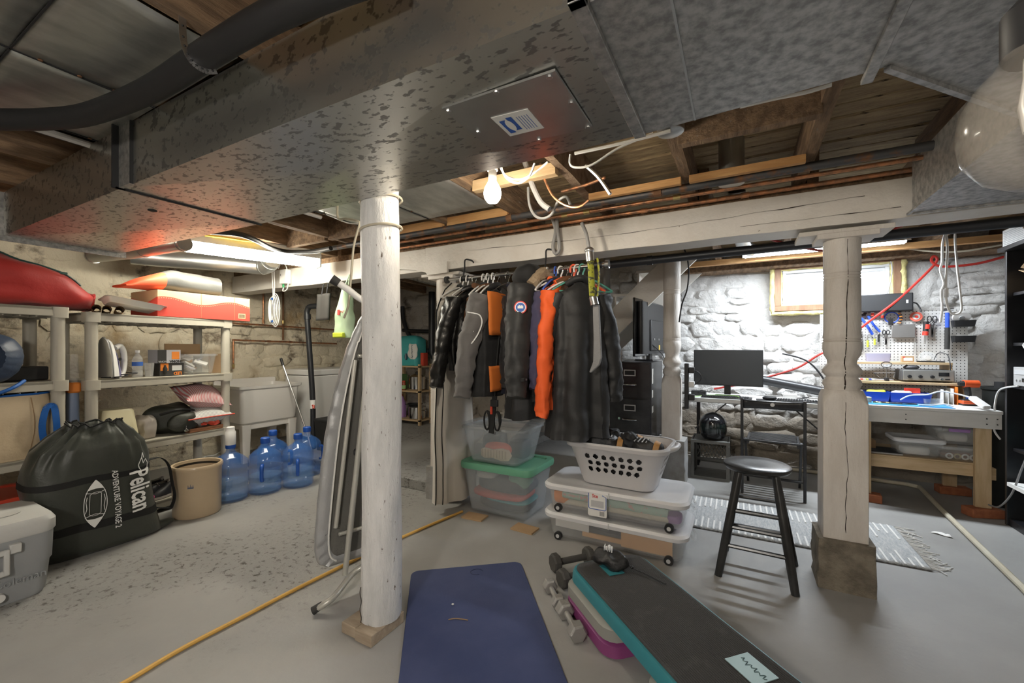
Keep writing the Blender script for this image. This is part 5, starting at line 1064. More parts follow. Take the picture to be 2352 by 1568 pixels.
T_([BP(.40, .10, .075), BP(.48, 1.62, .075)], .014); T_([BP(.80, .30, .06), BP(.82, 1.2, .06)], .010); T_([BP(.95, .35, .06), BP(.97, 1.15, .06)], .010)
T_([BP(.30, .30, .03), BP(.62, .30, .03), BP(.80, .32, .06)], .010, 'cross_brace'); T_([BP(.34, 1.22, .03), BP(.66, 1.22, .03), BP(.82, 1.2, .06)], .010, 'cross_brace'); T_([BP(.5, .72, .055), BP(.97, .74, .07)], .007, 'cross_brace'); T_([BP(.42, .72, .04), BP(.53, .72, .08)], .018, 'lock_lever', 'black_plastic')
MB().tube([BP(.34, .33, .035), BP(.34, 1.2, .035)], .004, 5).shift((.02, .03, 0)).build('ratchet_rail', 'black_matte', ib)
# feet bars with rubber tips
foot = [BP(.30, .0, .0) + Vector((.10, -.17, .022)), BP(.30, .0, .0) + Vector((.15, -.11, .06)), BP(.52, .09, .075), BP(.75, .12, .09), BP(1.0, .13, .09)]
MB().tube(foot, .015, 10, 5).build('foot_bar', 'board_tube', ib, smooth=60); d = (foot[1] - foot[0]).normalized(); MB().cyl(foot[0] - d * .012, foot[0] + d * .035, .019, .0165, 12).build('rubber_tip', 'black_rubber', ib)
top = [oy(770, 645, 1.42) - IB, oy(800, 665, 1.47) - IB, oy(835, 690, 1.53) - IB, oy(880, 700, 1.62) - IB]
MB().tube(top, .017, 10, 4).build('foot_bar', 'white_plastic', ib, smooth=60); d = (top[1] - top[0]).normalized(); MB().cyl(top[0] - d * .02, top[0] + d * .02, .023, .021, 12).build('rubber_tip', 'black_rubber', ib)
T_([BP(.48, 1.62, .075), oy(828, 690, 1.52) - IB], .012)
# ------------------------------------------------------------------ clothes rail under the beam
RY, RZ = 2.72, 1.815
xr0, xr1 = oy(1028, 643, RY).x, oy(1395, 610, RY).x
rl_ = thing('clothes_rail', 'chrome clothes rail tied under the white beam', 'clothes rail', (xr0, RY, RZ))
LR = xr1 - xr0
MB().cyl((0, 0, 0), (LR * .82, 0, .0), .0125, n=14).build('rod', 'chrome', rl_); MB().cyl((LR * .8, 0, 0), (LR, 0, 0), .015, n=14).build('outer_rod', 'chrome', rl_)
for x in (-.005, LR): MB().cyl((x - .012, 0, 0), (x + .012, 0, 0), .028, n=18).build('end_cap', 'black_rubber' if x < 1 else 'steel', rl_)
for x in (.17, LR - .07): MB().cyl((x - .035, 0, 0), (x + .035, 0, 0), .021, n=16).build('lock_collar', 'black_plastic', rl_)
for x in (.155, .86): MB().tube([(x, -.015, -.02), (x + .002, .0, .02), (x, .018, .09), (x + .005, .02, .15), (x + .06, .021, .14), (x + .085, .02, .12)], .006, 6, 5).build('tie', 'black_matte', rl_)
def RX(px): return oy(px, 640, RY).x
HN = 'clothes hangers on the rail'
def hanger(label, x, m, rz=0, wd=.40, loc_y=0, r=.0055):
    t = thing('clothes_hanger', label, 'hanger', (x, RY + loc_y, RZ), rz, HN)
    hook = [(0, -.022, -.035), (0, -.024, -.01), (0, -.012, .013), (0, .004, .016), (0, .016, .006), (0, .014, -.02), (0, .003, -.045), (0, 0, -.075)]
    MB().tube(hook, r, 8, 4).build('hook', m, t, smooth=60)
    MB().tube([(0, 0, -.072), (0, wd * .2, -.09), (0, wd / 2, -.155), (0, wd / 2 - .01, -.168), (0, 0, -.165), (0, -wd / 2 + .01, -.168), (0, -wd / 2, -.155), (0, -wd * .2, -.09), (0, 0, -.072)], r + .001, 8, 3).build('shoulder', m, t, smooth=60); return t
mat('hanger_blue', (.05, .12, .55), .4); mat('hanger_teal', (.10, .35, .28), .4); mat('hanger_red', (.8, .12, .05), .4)
# garments
mat('cloth_black', (.010, .010, .011), .75, bump=.25, bscale=6, sheen=.06); mat('cloth_char', (.017, .017, .0175), .6, bump=.25, bscale=7, sheen=.05); mat('cloth_grey', (.115, .108, .105), .7, bump=.2, bscale=6, sheen=.2)
mat('cloth_navy', (.016, .017, .032), .8, bump=.2, bscale=6, sheen=.05); mat('cloth_brown', (.13, .055, .022), .85, bump=.2, bscale=6); mat('cloth_orange', (.72, .19, .03), .75, bump=.2, bscale=6); mat('cloth_red_orange', (.85, .12, .02), .7, bump=.2, bscale=6)
mat('cloth_puffer', (.012, .012, .012), .30, bump=.5, bscale=9, coat=.2); mat('cloth_cream', (.68, .64, .58), .7, bump=.2, bscale=4); mat('fur', (.42, .30, .19), .95, bump=1.0, bscale=60, col2=(.55, .42, .28), scale=14)
def garment(name, label, x, m, rz, length, hw=.22, th=.075, hem=1.1, sleeve=.60, sm=None, slout=.10, sr=.072, fold=.02, seed=0, top=.10, sleeves=(-1, 1), cat='coat', push=0, slx=0.0):
    """hung garment: shoulder line along local y, hem down; the near sleeve hangs towards -y"""
    t = thing(name, label, cat, (x, RY + push, RZ - top), R(rz), 'clothes hanging on the rail')
    sm = sm or m; rg = []; n = 64
    KEYS = [(0, .30, .55), (.02, .42, .75), (.05, .80, .9), (.09, 1.0, 1.0), (.3, .96, 1.15), (.65, (1 + hem) / 2, 1.25), (1, hem, 1.3)]
    for i in range(49):
        u = i / 48; s_ = length * u; q = u * length / max(length, .001)
        for (a0, w0, t0), (a1, w1, t1) in zip(KEYS, KEYS[1:]):
            d0 = a0 if a0 < .2 else a0; 
            if d0 * (1 if a0 >= .2 else .75 / length) <= u + 1e-9 <= (a1 * (1 if a1 >= .2 else .75 / length)) + 1e-6:
                b0 = d0 * (1 if a0 >= .2 else .75 / length); b1 = a1 * (1 if a1 >= .2 else .75 / length); f = (u - b0) / max(b1 - b0, 1e-6); break
        w0_, t0_ = w0 + (w1 - w0) * f, t0 + (t1 - t0) * f; ring = []
        for j in range(n):
            a = 2 * math.pi * j / n; ca, sa = math.cos(a), math.sin(a)
            fo = 1 + fold / .07 * u * math.sin(a * 7 + seed + 2 * math.sin(a * 2 + seed)) * .5
            p = Vector((th * t0_ * math.copysign(abs(ca) ** .75, ca) * fo, hw * w0_ * math.copysign(abs(sa) ** .8, sa), -s_ - .035 * abs(sa) ** 2 * (u < .2)))
            rad = Vector((ca, sa * .6, 0)); fa = fold * (.25 + .9 * u) * (math.sin(a * 9 + seed + 3 * noise.noise(Vector((math.cos(a) * 1.5, math.sin(a) * 1.5, seed)))) * .45)
            cr = noise.noise(Vector((p.x * 5, p.y * 7 + seed, p.z * 19))) * .012 * min(1, u * 6)
            ring.append(p + rad * (fa + cr) + noise.noise_vector(p * 6 + Vector((seed * 3, 0, 0))) * .014 * min(1, u * 5))
        rg.append(ring)
    body = MB().loft(rg).build('body', m, t, smooth=75)
    for s in sleeves:
        p0 = Vector((0, s * (hw - .045), -.085)); p1 = Vector((slx * .5, s * (hw + slout * .55), -.085 - sleeve * .45)); p2 = Vector((slx, s * (hw + slout), -.085 - sleeve)); pp = catmull([p0, p1, p2], 20)
        rg = []
        for i, p in enumerate(pp):
            f = i / (len(pp) - 1); r = sr * (1.12 - .36 * f); d = (p2 - p0).normalized(); a_ = Vector((1, 0, 0)); b_ = d.cross(a_).normalized()
            rg.append([p + a_ * r * .9 * math.cos(2 * math.pi * k / 20) + b_ * r * math.sin(2 * math.pi * k / 20) + noise.noise_vector(p * 9 + Vector((k * .35, seed, s))) * .013 + (a_ * math.cos(2 * math.pi * k / 20) + b_ * math.sin(2 * math.pi * k / 20)) * noise.noise(Vector((k * .30 + seed, p.z * 30, k * .12))) * .014 for k in range(20)])
        sl = MB().loft(rg).build('sleeve', sm, t, smooth=75)
        MB().loft([rg[-2], [q + (p2 - p0).normalized() * .012 for q in rg[-1]]], False, True).warp(lambda p: p2 + (p - p2) * 1.04).build('cuff', sm, sl, smooth=60)
    MB().tube([(.0, -.075, -.01), (.05, -.03, .02), (.055, .03, .02), (0, .075, -.01), (-.05, .03, .03), (-.055, -.03, .03)], .022, 8, 3, closed=False).build('collar', m, t, smooth=60)
    return t
# garment bag at the left end
gbg = thing('garment_bag', 'long cream garment bag with black piping at the left end of the rail', 'garment bag', (RX(1050), RY + .03, RZ - .04), R(-12), 'clothes hanging on the rail')
rg = []
for i in range(30):
    u = i / 29; w0 = .03 + .15 * min(1, (u * 8)) ** .6 if u < .125 else .18 + .03 * u; th = .03 + .035 * u; rg.append([])
    for j in range(36):
        a = 2 * math.pi * j / 36; p = Vector((th * math.cos(a), w0 * math.copysign(abs(math.sin(a)) ** .8, math.sin(a)) - .05, -1.70 * u)); rg[-1].append(p + Vector((.02 * math.sin(8 * a + 1) * u, 0, 0)) + noise.noise_vector(p * 4) * .014 * min(1, 4 * u))
MB().loft(rg).build('body', 'cloth_cream', gbg, smooth=75)
MB().tube([r[27] + Vector((.004, -.005, 0)) for r in rg], .005, 5).build('piping', 'black_matte', gbg); MB().tube([r[31] + Vector((.006, 0, 0)) for r in rg[2:]], .004, 5).build('zip', 'black_matte', gbg)
garment('puffer_jacket', 'shiny black quilted jacket second from the left on the rail', RX(1072), 'cloth_puffer', 2, .62, .21, .06, 1.05, .64, sr=.066, slout=.11, seed=1, slx=-.05)
garment('brown_jacket', 'rust brown jacket between the puffer and the grey jacket', RX(1107), 'cloth_brown', 4, .80, .19, .05, 1.0, .66, sr=.045, slout=.03, seed=2)
g1 = garment('ski_jacket', 'grey ski jacket sleeve with orange and navy panels on the rail', RX(1128), 'cloth_black', 4, .80, .20, .075, 1.08, .70, 'cloth_grey', .13, .085, seed=3, slx=-.06)
# orange panels on the ski jacket, shaped to its chest
def chest(t_, m, zs, ys, nm, xo=.084):
    o = MB().grid(lambda u, v: (xo + .014 * math.sin(math.pi * u), ys[0] + (ys[1] - ys[0]) * u + .02 * v, -(zs[0] + (zs[1] - zs[0]) * v)), 8, 8); return o.jitter(.004, 14).build(nm, m, t_, smooth=75, solid=.008)
chest(g1, 'cloth_orange', (.05, .36), (-.24, .10), 'chest_panel', .10); chest(g1, 'cloth_orange', (.58, .76), (-.24, .02), 'hem_panel', .11)
MB().prism([(-.13, .30), (.06, .30), (.02, .235), (-.10, .235)], .10, .112, 'x').warp(lambda p: Vector((p.x, p.y + .02, -.37 + p.z))).build('pocket_flap', 'cloth_orange', g1, bev=.003)
def slv(z, a, r0=.085, hw=.20, so=.13, sl=.70, sx=-.06, k=1.2):
    f = (-z - .085) / sl; c = Vector((sx * f, -(hw - .045) + (-(so + .045)) * f, z)); r = r0 * (1.12 - .36 * f) * k; return c + Vector((math.sin(R(a)), -math.cos(R(a)), 0)) * r
MB().tube([slv(-.20, -15), slv(-.21, 15), slv(-.225, 38), slv(-.27, 52), slv(-.33, 50), slv(-.39, 38), slv(-.45, 15), slv(-.49, -15)], .005, 5, 5).build('piping', 'ink_white', g1)
MB().tube([slv(-.34, 2), slv(-.29, 14), slv(-.34, 27), slv(-.34, 2)], .003, 4).build('emblem', 'ink_white', g1); MB().tube([slv(-.355, 2), slv(-.355, 26)], .003, 4).build('emblem', 'ink_white', g1)
garment('navy_jacket', 'navy hooded jacket right of the grey ski jacket', RX(1172), 'cloth_navy', 8, .78, .18, .06, 1.05, .64, 'cloth_black', .03, .055, seed=4, push=.10)
pk_ = garment('winter_parka', 'black winter parka with a fur-edged hood and round red patch', RX(1212), 'cloth_char', 14, .98, .23, .10, 1.10, .72, None, .11, .098, seed=5, top=.055)
lump(.11, .12, .085, .7, .02, 10, 6).shift((.0, .0, -.06)).build('hood', 'cloth_black', pk_, smooth=70)
MB().tube([(.06, -.13, -.06), (.10, -.10, .0), (.13, -.02, .035), (.14, .06, .0), (.13, .12, -.08), (.10, .14, -.14)], [.04, .045, .05, .045, .04], 10, 4).jitter(.016, 40).build('fur_trim', 'fur', pk_, smooth=40)
pm = frame_m((.028, -.343, -.235), (.97, .2, 0), (.22, -.97, .12))
for r0, r1, zz, m in ((.0, .042, .0, 'ink_red'), (.0, .035, .0015, 'ink_white'), (.0, .030, .003, 'ink_blue')):
    g = MB(pm); g.lathe([(r1, zz), (r1, zz + .0015)], n=24); g.build('patch', m, pk_)
g = MB(pm); g.cbox((0, 0, .0055), (.036, .016, .002)).cbox((-.006, .009, .0055), (.012, .008, .002)).cbox((.009, .008, .0055), (.01, .008, .002)); g.build('patch_emblem', 'ink_white', pk_)
for i in range(0): MB().tube([(.045, -.27 + .012 * i, -.40 - .05 * i), (.09, -.33, -.42 - .05 * i), (.06, -.40, -.40 - .05 * i)], .004, 5, 3).build('crease', 'cloth_char', pk_)
MB().cbox((.05, -.35, -.70), (.03, .09, .025)).build('cuff_tab', 'cloth_black', pk_, bev=.004); MB().ell((.068, -.35, -.70), (.006, .008, .008), 8, 6).build('button', 'steel', pk_)
garment('purple_shirt', 'dark purple shirt hanging right of the parka', RX(1262), 'cloth_navy', 2, .90, .20, .035, 1.0, .62, mat('cloth_purple', (.055, .05, .10), .85), .06, .05, seed=7)
garment('orange_shirt', 'bright orange shirt between the purple shirt and dark coat', RX(1284), 'cloth_red_orange', 0, .86, .20, .05, 1.05, .80, None, .08, .058, seed=8, cat='shirt')
garment('brown_shirt', 'brown shirt tail showing below the orange shirt', RX(1292), 'cloth_brown', -10, .98, .15, .04, 1.1, .5, None, .02, .04, seed=9, cat='shirt')
garment('wool_coat', 'long charcoal coat with its back to the room at the right of the rail', RX(1332), 'cloth_char', -52, 1.03, .185, .085, 1.14, .70, None, .07, .074, fold=.05, seed=10, top=.115, push=-.04)
hs = [('white hanger holding the garment bag', 1062, 'white_plastic', -12), ('white hanger with the quilted jacket', 1074, 'white_plastic', 2), ('white hanger with the brown jacket', 1110, 'white_plastic', 4), ('white hanger with the grey ski jacket', 1120, 'white_plastic', 4), ('white hanger with the navy jacket', 1132, 'white_plastic', 6), ('white hanger with the hooded parka', 1198, 'white_plastic', 14),
      ('white hanger with the purple shirt', 1257, 'white_plastic', 2), ('blue plastic hanger with the orange shirt', 1276, 'hanger_blue', 0), ('white hanger right of the blue hanger', 1288, 'white_plastic', -40), ('white hanger above the charcoal coat', 1326, 'white_plastic', -50), ('teal hanger over the charcoal coat', 1338, 'hanger_teal', -52)]
for lb, px, m, rz in hs: hanger(lb, RX(px), m, R(rz))
h_ = hanger('bright red-orange hanger beside the teal hanger', RX(1318), 'hanger_red', R(-62), r=.008)
for px, i in ((1090, 0), (1142, 1), (1167, 2), (1232, 3), (1246, 4), (1300, 5), (1312, 6)): hanger(('first', 'second', 'third', 'fourth', 'fifth', 'sixth', 'seventh')[i] + ' thin wire hanger from the left on the rail', RX(px), 'chrome', R(-20 - 5 * i), .3, r=.0018)
# climbing harness hanging among the coats
hn = thing('harness', 'black harness straps with buckles hanging below the ski jacket', 'harness', oy(1128, 985, 2.58))
for dx, r_ in ((-.035, .045), (.05, .045)):
    MB().tube([(dx + r_ * .55 * math.cos(a), 0, .06 + r_ * 1.5 * math.sin(a)) for a in [2 * math.pi * i / 16 for i in range(16)]], .012, 6, closed=True, flat=.5).build('loop', 'webbing', hn)
MB().bar((.0, 0, -.03), (.03, 0, .24), .035, .012, (0, 1, 0)).build('strap', 'webbing', hn); MB().cbox((.035, -.012, .19), (.06, .02, .05)).build('buckle', 'black_plastic', hn, bev=.005); MB().cbox((.01, -.012, .14), (.014, .012, .06)).build('tab', 'red_plastic', hn)
MB().tube([(.03, 0, .22), (.03, .03, .5), (.02, .12, .84)], .006, 5, 4).build('cord', 'webbing', hn)
# curved blade with patterned grip hanging from the pipes
bl_ = thing('pole_saw', 'curved grey blade with a yellow-green patterned grip hanging from the pipes', 'saw', oy(1370, 860, 2.50))
LB = lambda a, b, dy=0: oy(a, b, 2.50 + dy) - bl_.location
MB().tube([LB(1336, 512), LB(1346, 535), LB(1351, 560), LB(1354, 580)], .011, 8, 4).build('hook', 'grey_hose', bl_, smooth=60)
MB().tube([LB(1353, 572), LB(1356, 600)], .026, 12).build('upper_joint', 'steel', bl_); MB().ell(LB(1354, 575), (.03, .03, .022), 12, 8).build('joint_cap', 'steel', bl_)
mat('camo', (.32, .33, .03), .6, col2=(.06, .06, .03), scale=38, stretch=(1, 1, 1.4), lo=.5, hi=.55)
MB().tube([LB(1356, 592), LB(1358, 630), LB(1361, 685)], .022, 10, 3, flat=.6).build('grip', 'camo', bl_); MB().tube([LB(1372, 592), LB(1376, 630), LB(1372, 680)], .005, 8, 3, flat=2).build('side_strap', 'camo', bl_)
MB().tube([LB(1362, 682), LB(1366, 700)], .026, 12).build('lower_joint', 'steel', bl_)
pl_ = [(1361, 700), (1374, 700), (1377, 760), (1380, 820), (1375, 838), (1356, 856), (1353, 854), (1362, 830), (1363, 780)]
pts = [LB(*p) for p in pl_]; MB().loft([pts, [p + Vector((.006, .014, 0)) for p in pts]]).build('blade', mat('blade_grey', (.26, .26, .265), .55, .2, bump=.4, bscale=90), bl_, bev=.003)

# ------------------------------------------------------------------ bins, basket
mat('lid_green', (.16, .42, .27), .4, alpha=.88); mat('bin_smoke', (.60, .64, .66), .3, alpha=.26); mat('lid_white', (.66, .66, .67), .35)
BX0, BX1, BYF, BYB = -1.885, -1.30, 2.66, 3.06
gbn = bin_('storage_bin', 'clear storage bin of clothes with a green lid on the floor', (-1.60, 2.865, .018), R(0), .50, .36, .58, .44, .34, 'bin_smoke', 'lid_green', .035, .03, .05)
def stuffs(parent, items):
    for (x, y, z, rx, ry, rz_, m, sd) in items: lump(rx, ry, rz_, .35, min(rx, ry, rz_) * .35, 9, sd, 24, 12).warp(lambda p: Vector((rx * math.copysign(abs(p.x / rx) ** .62, p.x), ry * math.copysign(abs(p.y / ry) ** .62, p.y), p.z))).shift((x, y, z)).build('folded_cloth', m, parent, smooth=70)
mat('cloth_tealc', (.05, .35, .38), .8); mat('cloth_white2', (.6, .58, .54), .8); mat('cloth_redc', (.6, .08, .06), .8); mat('cloth_dkc', (.03, .035, .05), .85)
stuffs(gbn, ((0, 0, .012, .22, .15, .04, 'cloth_dkc', 1), (.05, -.02, .085, .19, .15, .012, 'cloth_tealc', 2), (-.02, -.02, .105, .235, .165, .025, 'cloth_redc', 3), (.0, 0, .15, .23, .16, .05, 'cloth_dkc', 4), (.14, -.04, .20, .08, .09, .05, 'lid_green', 7), (-.14, -.05, .24, .09, .09, .025, 'cloth_white2', 5)))
cbn = bin_('storage_bin', 'clear storage bin of shoes stacked on the green-lidded bin', (-1.635, 2.85, .395), R(0), .42, .33, .53, .40, .27, 'bin_smoke', 'bin_clear', .02, .02, .05)
stuffs(cbn, ((-.1, .05, .015, .09, .09, .09, 'cloth_dkc', 4), (.12, .05, .015, .08, .09, .07, 'cloth_dkc', 6)))
g = MB(); pol = [(x * .5, y * .5) for x, y in ((-.26, .05), (-.2, .08), (-.05, .065), (.1, .095), (.22, .08), (.27, .0), (.22, -.08), (.1, -.095), (-.05, -.065), (-.2, -.08), (-.26, -.05))]
g.prism(pol, -.15, -.135, 'y'); g.shift((.02, 0, .07)); so = g.build('shoe_sole', mat('gum', (.55, .42, .28), .7), cbn, bev=.003)
for i in range(9): MB().box(-.10 + .025 * i, -.092 + .025 * i, -.154, -.149, .04, .10).build('tread_bar', 'shoe_tan', so, smooth=0)
lump(.12, .05, .045, .6, .01, 9, 3).shift((.0, -.08, .05)).build('shoe_upper', 'bag_orange', cbn, smooth=60)
for i, p in enumerate((oz(1080, 1190, 0), oz(1195, 1218, 0))): tag(MB().box(-.085, .085, -.06, .05, 0, .012).build('cardboard_shim', 'cardboard', loc=(p.x + .02, p.y + .035, 0), rz=.06 * (1 - 2 * i)), 'cardboard piece under the ' + ('left' if i == 0 else 'right') + ' end of the green-lidded bin', 'cardboard')
# two wheeled under-bed boxes
def underbed(label, z, rz=0, fill=0):
    t = thing('underbed_box', label, 'storage box', (-.71, 2.77, z), rz)
    MB().layers([(.015, .80, .36, .06), (.03, .83, .385, .07), (.155, .86, .42, .07), (.155, .852, .412, .07), (.034, .822, .377, .07)], 6).build('body', 'bin_frost', t)
    MB().layers([(.145, .885, .45, .075), (.15, .905, .47, .085), (.172, .91, .475, .085), (.186, .885, .45, .08), (.187, .83, .395, .07), (.180, .80, .365, .06)], 6).build('lid', 'lid_white', t)
    for x in (-.345, .345):
        for y in (-.198, .198): wh = MB().cyl((x, y - .012, .026), (x, y + .012, .026), .026, n=18).build('wheel', 'black_plastic', t); MB().cyl((x, y - .016 if y < 0 else y + .016, .026), (x, y, .026), .012, n=12).build('hub', 'ink_grey', wh)
    MB().tube([(.45, -.05, .14), (.47, -.045, .11), (.47, .045, .11), (.45, .05, .14)], .008, 6, 4).build('latch', 'bin_frost', t); MB().cbox((0, -.236, .165), (.006, .006, .035)).build('hinge_gap', 'ink_grey', t)
    return t
u1 = underbed('lower wheeled storage box with a white lid and orange folder inside', 0)
MB().box(.06, .36, -.165, -.155, .03, .14).build('folder', mat('folder_orange', (.72, .40, .16), .7), u1, smooth=0); MB().box(-.38, -.15, -.16, -.15, .07, .12).build('papers', 'paper', u1, smooth=0); MB().box(-.2, .08, -.14, -.13, .03, .06).build('papers', 'folder_orange', u1, smooth=0); stuffs(u1, ((-.05, .05, .035, .30, .09, .035, 'cloth_dkc', 3),))
u2 = underbed('upper wheeled storage box with a white lid, wrapping rolls inside', .187, R(.6))
mat('roll_mint', (.45, .62, .52), .6, col2=(.7, .45, .4), scale=26, lo=.58, hi=.6); mat('roll_cream', (.62, .57, .46), .6)
MB().cyl((-.33, -.14, .105), (.33, -.13, .085), .030, n=16).build('wrapping_roll', 'roll_mint', u2); MB().cyl((-.33, -.13, .05), (.36, -.14, .055), .020, n=16).build('wrapping_roll', 'roll_cream', u2); MB().cyl((-.2, -.06, .06), (.36, -.05, .055), .024, n=16).build('wrapping_roll', 'paper', u2)
stuffs(u2, ((-.34, -.08, .035, .06, .08, .05, 'orange', 2), (.36, -.10, .035, .045, .06, .025, 'lilac', 4), (.1, .0, .09, .2, .1, .02, 'cloth_redc', 6)))
lb_ = MB().prism([(-.055, 0), (.055, 0), (.06, .01), (.06, .13), (.05, .14), (-.05, .14), (-.06, .13), (-.06, .01)], -.2405, -.2385, 'y').shift((-.07, 0, .03)).build('hang_tag', 'paper', u2, smooth=0); lb_['label'] = 'white product tag with a blue and red border'
MB().tube([(-.125, -.241, .17), (-.125, -.242, .08), (-.115, -.242, .075), (-.025, -.242, .075), (-.015, -.242, .08), (-.015, -.241, .155), (-.04, -.241, .165)], .0022, 5).build('tag_border', 'ink_blue', lb_)
text('Ste', .03, 'ink_red', lb_, frame_m((-.085, -.2412, .155), (1, 0, 0), (0, -1, 0)), bold=.0006); MB().box(-.11, -.03, -.2412, -.2405, .088, .128).build('tag_picture', 'ink_grey', lb_, smooth=0)
g = MB()
for i in range(10): g.box(-.055 + .003 * i, -.0538 + .003 * i, -.2415, -.2405, .038, .066)
g.build('barcode', 'ink_black', lb_, smooth=0)
# laundry basket
mat('basket_white', (.56, .55, .555), .42); mat('basket_in', (.30, .30, .30), .6)
lbk = thing('laundry_basket', 'white plastic laundry basket of boots on the storage boxes', 'laundry basket', (-.70, 2.80, .374), R(-2))
NB, HB = 80, .275
def bw(z, j):  # outline at height z
    f = z / HB; o = rrect(.46 + .17 * f, .28 + .14 * f, .08 + .02 * f, 19); return Vector((o[j][0], o[j][1], z))
HOLE = []
g = MB(); rows = [0, .012, .06, .095, .118, .128, .15, .165, .175, .197, .212, .222, .24, HB]
# the wall, with honeycomb openings modelled in the long and short sides
per = [bw(HB * .5, j) for j in range(80)]
verts = {}; fs = []
NX = 160
def wall_pt(s, z):
    o = rrect(.46 + .17 * z / HB, .28 + .14 * z / HB, .08 + .02 * z / HB, 39); k = s * 160; j = int(k) % 160; f = k - int(k); a, b = Vector(o[j]), Vector(o[(j + 1) % 160]); p = a.lerp(b, f); return Vector((p.x, p.y, z))
def perim_param():
    o = [Vector(p) for p in rrect(.55, .35, .09, 39)]; d = [0]
    for a, b in zip(o, o[1:] + o[:1]): d.append(d[-1] + (b - a).length)
    return o, d
po, pd_ = perim_param(); PT = pd_[-1]
import bisect
def s_at(L):
    L %= PT; j = bisect.bisect_right(pd_, L) - 1; return (j + (L - pd_[j]) / max(pd_[j + 1] - pd_[j], 1e-9)) / 160
cells = 150; zr = [i * HB / 22 for i in range(23)]
mid = {}
for j in range(160):
    p = po[j]
def in_hole(L, z):
    for (c0, zc) in HOLE:
        if ((L - c0) / .0165) ** 2 + ((z - zc) / .0165) ** 2 < 1: return True
    return False
Lf = [i for i in range(160)]
# arc length of the middle of the front (-y) and right (+x) sides
def arc_of(q):
    best = min(range(160), key=lambda j: (po[j] - Vector(q)).length); return pd_[best]
LFr, LRt = (pd_[-1] - 0), 0
fr0 = arc_of((-.185, -.175)); fr1 = arc_of((.185, -.175))
for r_ in range(3):
    for c_2 in range(7): HOLE.append((fr0 + .185 - .156 + .052 * c_2 + (.01 * (r_ % 2)), .105 + .043 * r_))
rt0 = arc_of((.275, -.085)) ; rt0 = 0 if rt0 > PT * .9 and False else rt0
for r_ in range(3):
    for c_2 in range(4): HOLE.append(((rt0 + .02 + .042 * c_2) % PT, .105 + .043 * r_))
NU, NV = 330, 66; vs = []; fs = []
for j in range(NV + 1):
    z = HB * j / NV
    for i in range(NU): vs.append(wall_pt(s_at(PT * i / NU), z))
for j in range(NV):
    for i in range(NU):
        if in_hole(PT * (i + .5) / NU, HB * (j + .5) / NV): continue
        k = (i + 1) % NU; fs.append((j * NU + i, j * NU + k, (j + 1) * NU + k, (j + 1) * NU + i))
MB().add(vs, fs).build('wall', 'basket_white', lbk, smooth=60, solid=.004)
MB().layers([(.0, .45, .27, .08), (.004, .46, .28, .08)], 8).build('bottom', 'basket_white', lbk)
MB().layers([(HB - .025, .632, .425, .1), (HB - .028, .66, .45, .11), (HB - .005, .668, .458, .115), (HB + .006, .655, .445, .11), (HB + .004, .62, .415, .1)], 8, False, False).build('rim', 'basket_white', lbk)
for s in (-1, 1): MB().tube([(s * .32, -.10, HB - .012), (s * .352, -.06, HB - .004), (s * .358, 0, HB - .002), (s * .352, .06, HB - .004), (s * .32, .10, HB - .012)], .016, 8, 4).build('handle', 'basket_white', lbk, smooth=60)
mat('boot_black', (.015, .014, .014), .4, bump=.5, bscale=14); mat('boot_tan', (.42, .22, .07), .6)
for i, (x, y, r_, lb) in enumerate(((-.12, -.02, 8, 'black laced boot with a tan sole at the left in the basket'), (.12, .0, -6, 'black laced boot with a tan sole at the right in the basket'), (-.02, .10, 20, 'black furry boot behind the laced boots in the basket'))):
    t = thing('winter_boot', lb, 'boot', (-.70 + x, 2.80 + y, .374 + .215), R(r_), 'boots in the laundry basket')
    lump(.13, .055, .04, .6, .022, 14, i + 2).build('upper', 'boot_black', t, smooth=60); lump(.05, .05, .05, .6, .02, 30, i + 5).shift((-.06, 0, .015)).build('cuff', 'black_matte', t, smooth=60)
    MB().cyl((.10, 0, .03), (.135, 0, .025), .052, .045, 14).build('toe_cap', 'boot_tan', t); MB().cyl((.133, 0, .025), (.15, 0, .022), .046, .03, 14).build('sole_tread', 'black_rubber', t)
    for k in range(4): MB().tube([(-.02 + .025 * k, -.04, .07), (-.01 + .025 * k, 0, .088), (-.02 + .025 * k, .04, .07)], .004, 5).build('lace', 'ink_grey', t)
tag(lump(.22, .12, .10, .5, .02, 8, 3).build('dark_clothing', 'cloth_black', loc=(-.70, 2.80, .379)), 'dark clothing filling the bottom of the laundry basket', 'clothing')
# ------------------------------------------------------------------ filing cabinet and television
fc = thing('filing_cabinet', 'black steel filing cabinet beside the turned post', 'filing cabinet', (-.915, 4.31, 0))
MB().box(-.195, .195, -.30, .31, 0, 1.13).build('case', 'black_paint', fc, bev=.004)
for z in (.80, .47, .14):
    dr = MB().box(-.185, .185, -.312, -.30, z, z + .315).build('drawer', 'black_paint', fc, bev=.003)
    MB().box(-.055, .055, -.318, -.312, z + .20, z + .26).build('label_frame', 'ink_grey', dr, bev=.002); MB().box(-.045, .045, -.3195, -.318, z + .21, z + .25).build('label_slot', 'black_matte', dr, smooth=0)
    MB().tube([(-.06, -.315, z + .125), (-.05, -.335, z + .12), (.05, -.335, z + .12), (.06, -.315, z + .125)], .008, 8, 3).build('handle', 'chrome', dr); MB().cyl((-.10, -.318, z + .125), (-.10, -.308, z + .125), .012, n=10).build('lock', 'chrome', dr)
for z, h0 in ((.93, .14), (.80, .07), (.66, .06)): MB().box(.195, .197, -.28, -.20, z, z + h0).build('paper_note', 'paper', fc, smooth=0)
tv = thing('television', 'flat television seen from behind on the filing cabinet', 'television', (-.905, 4.12, 1.135), R(83))
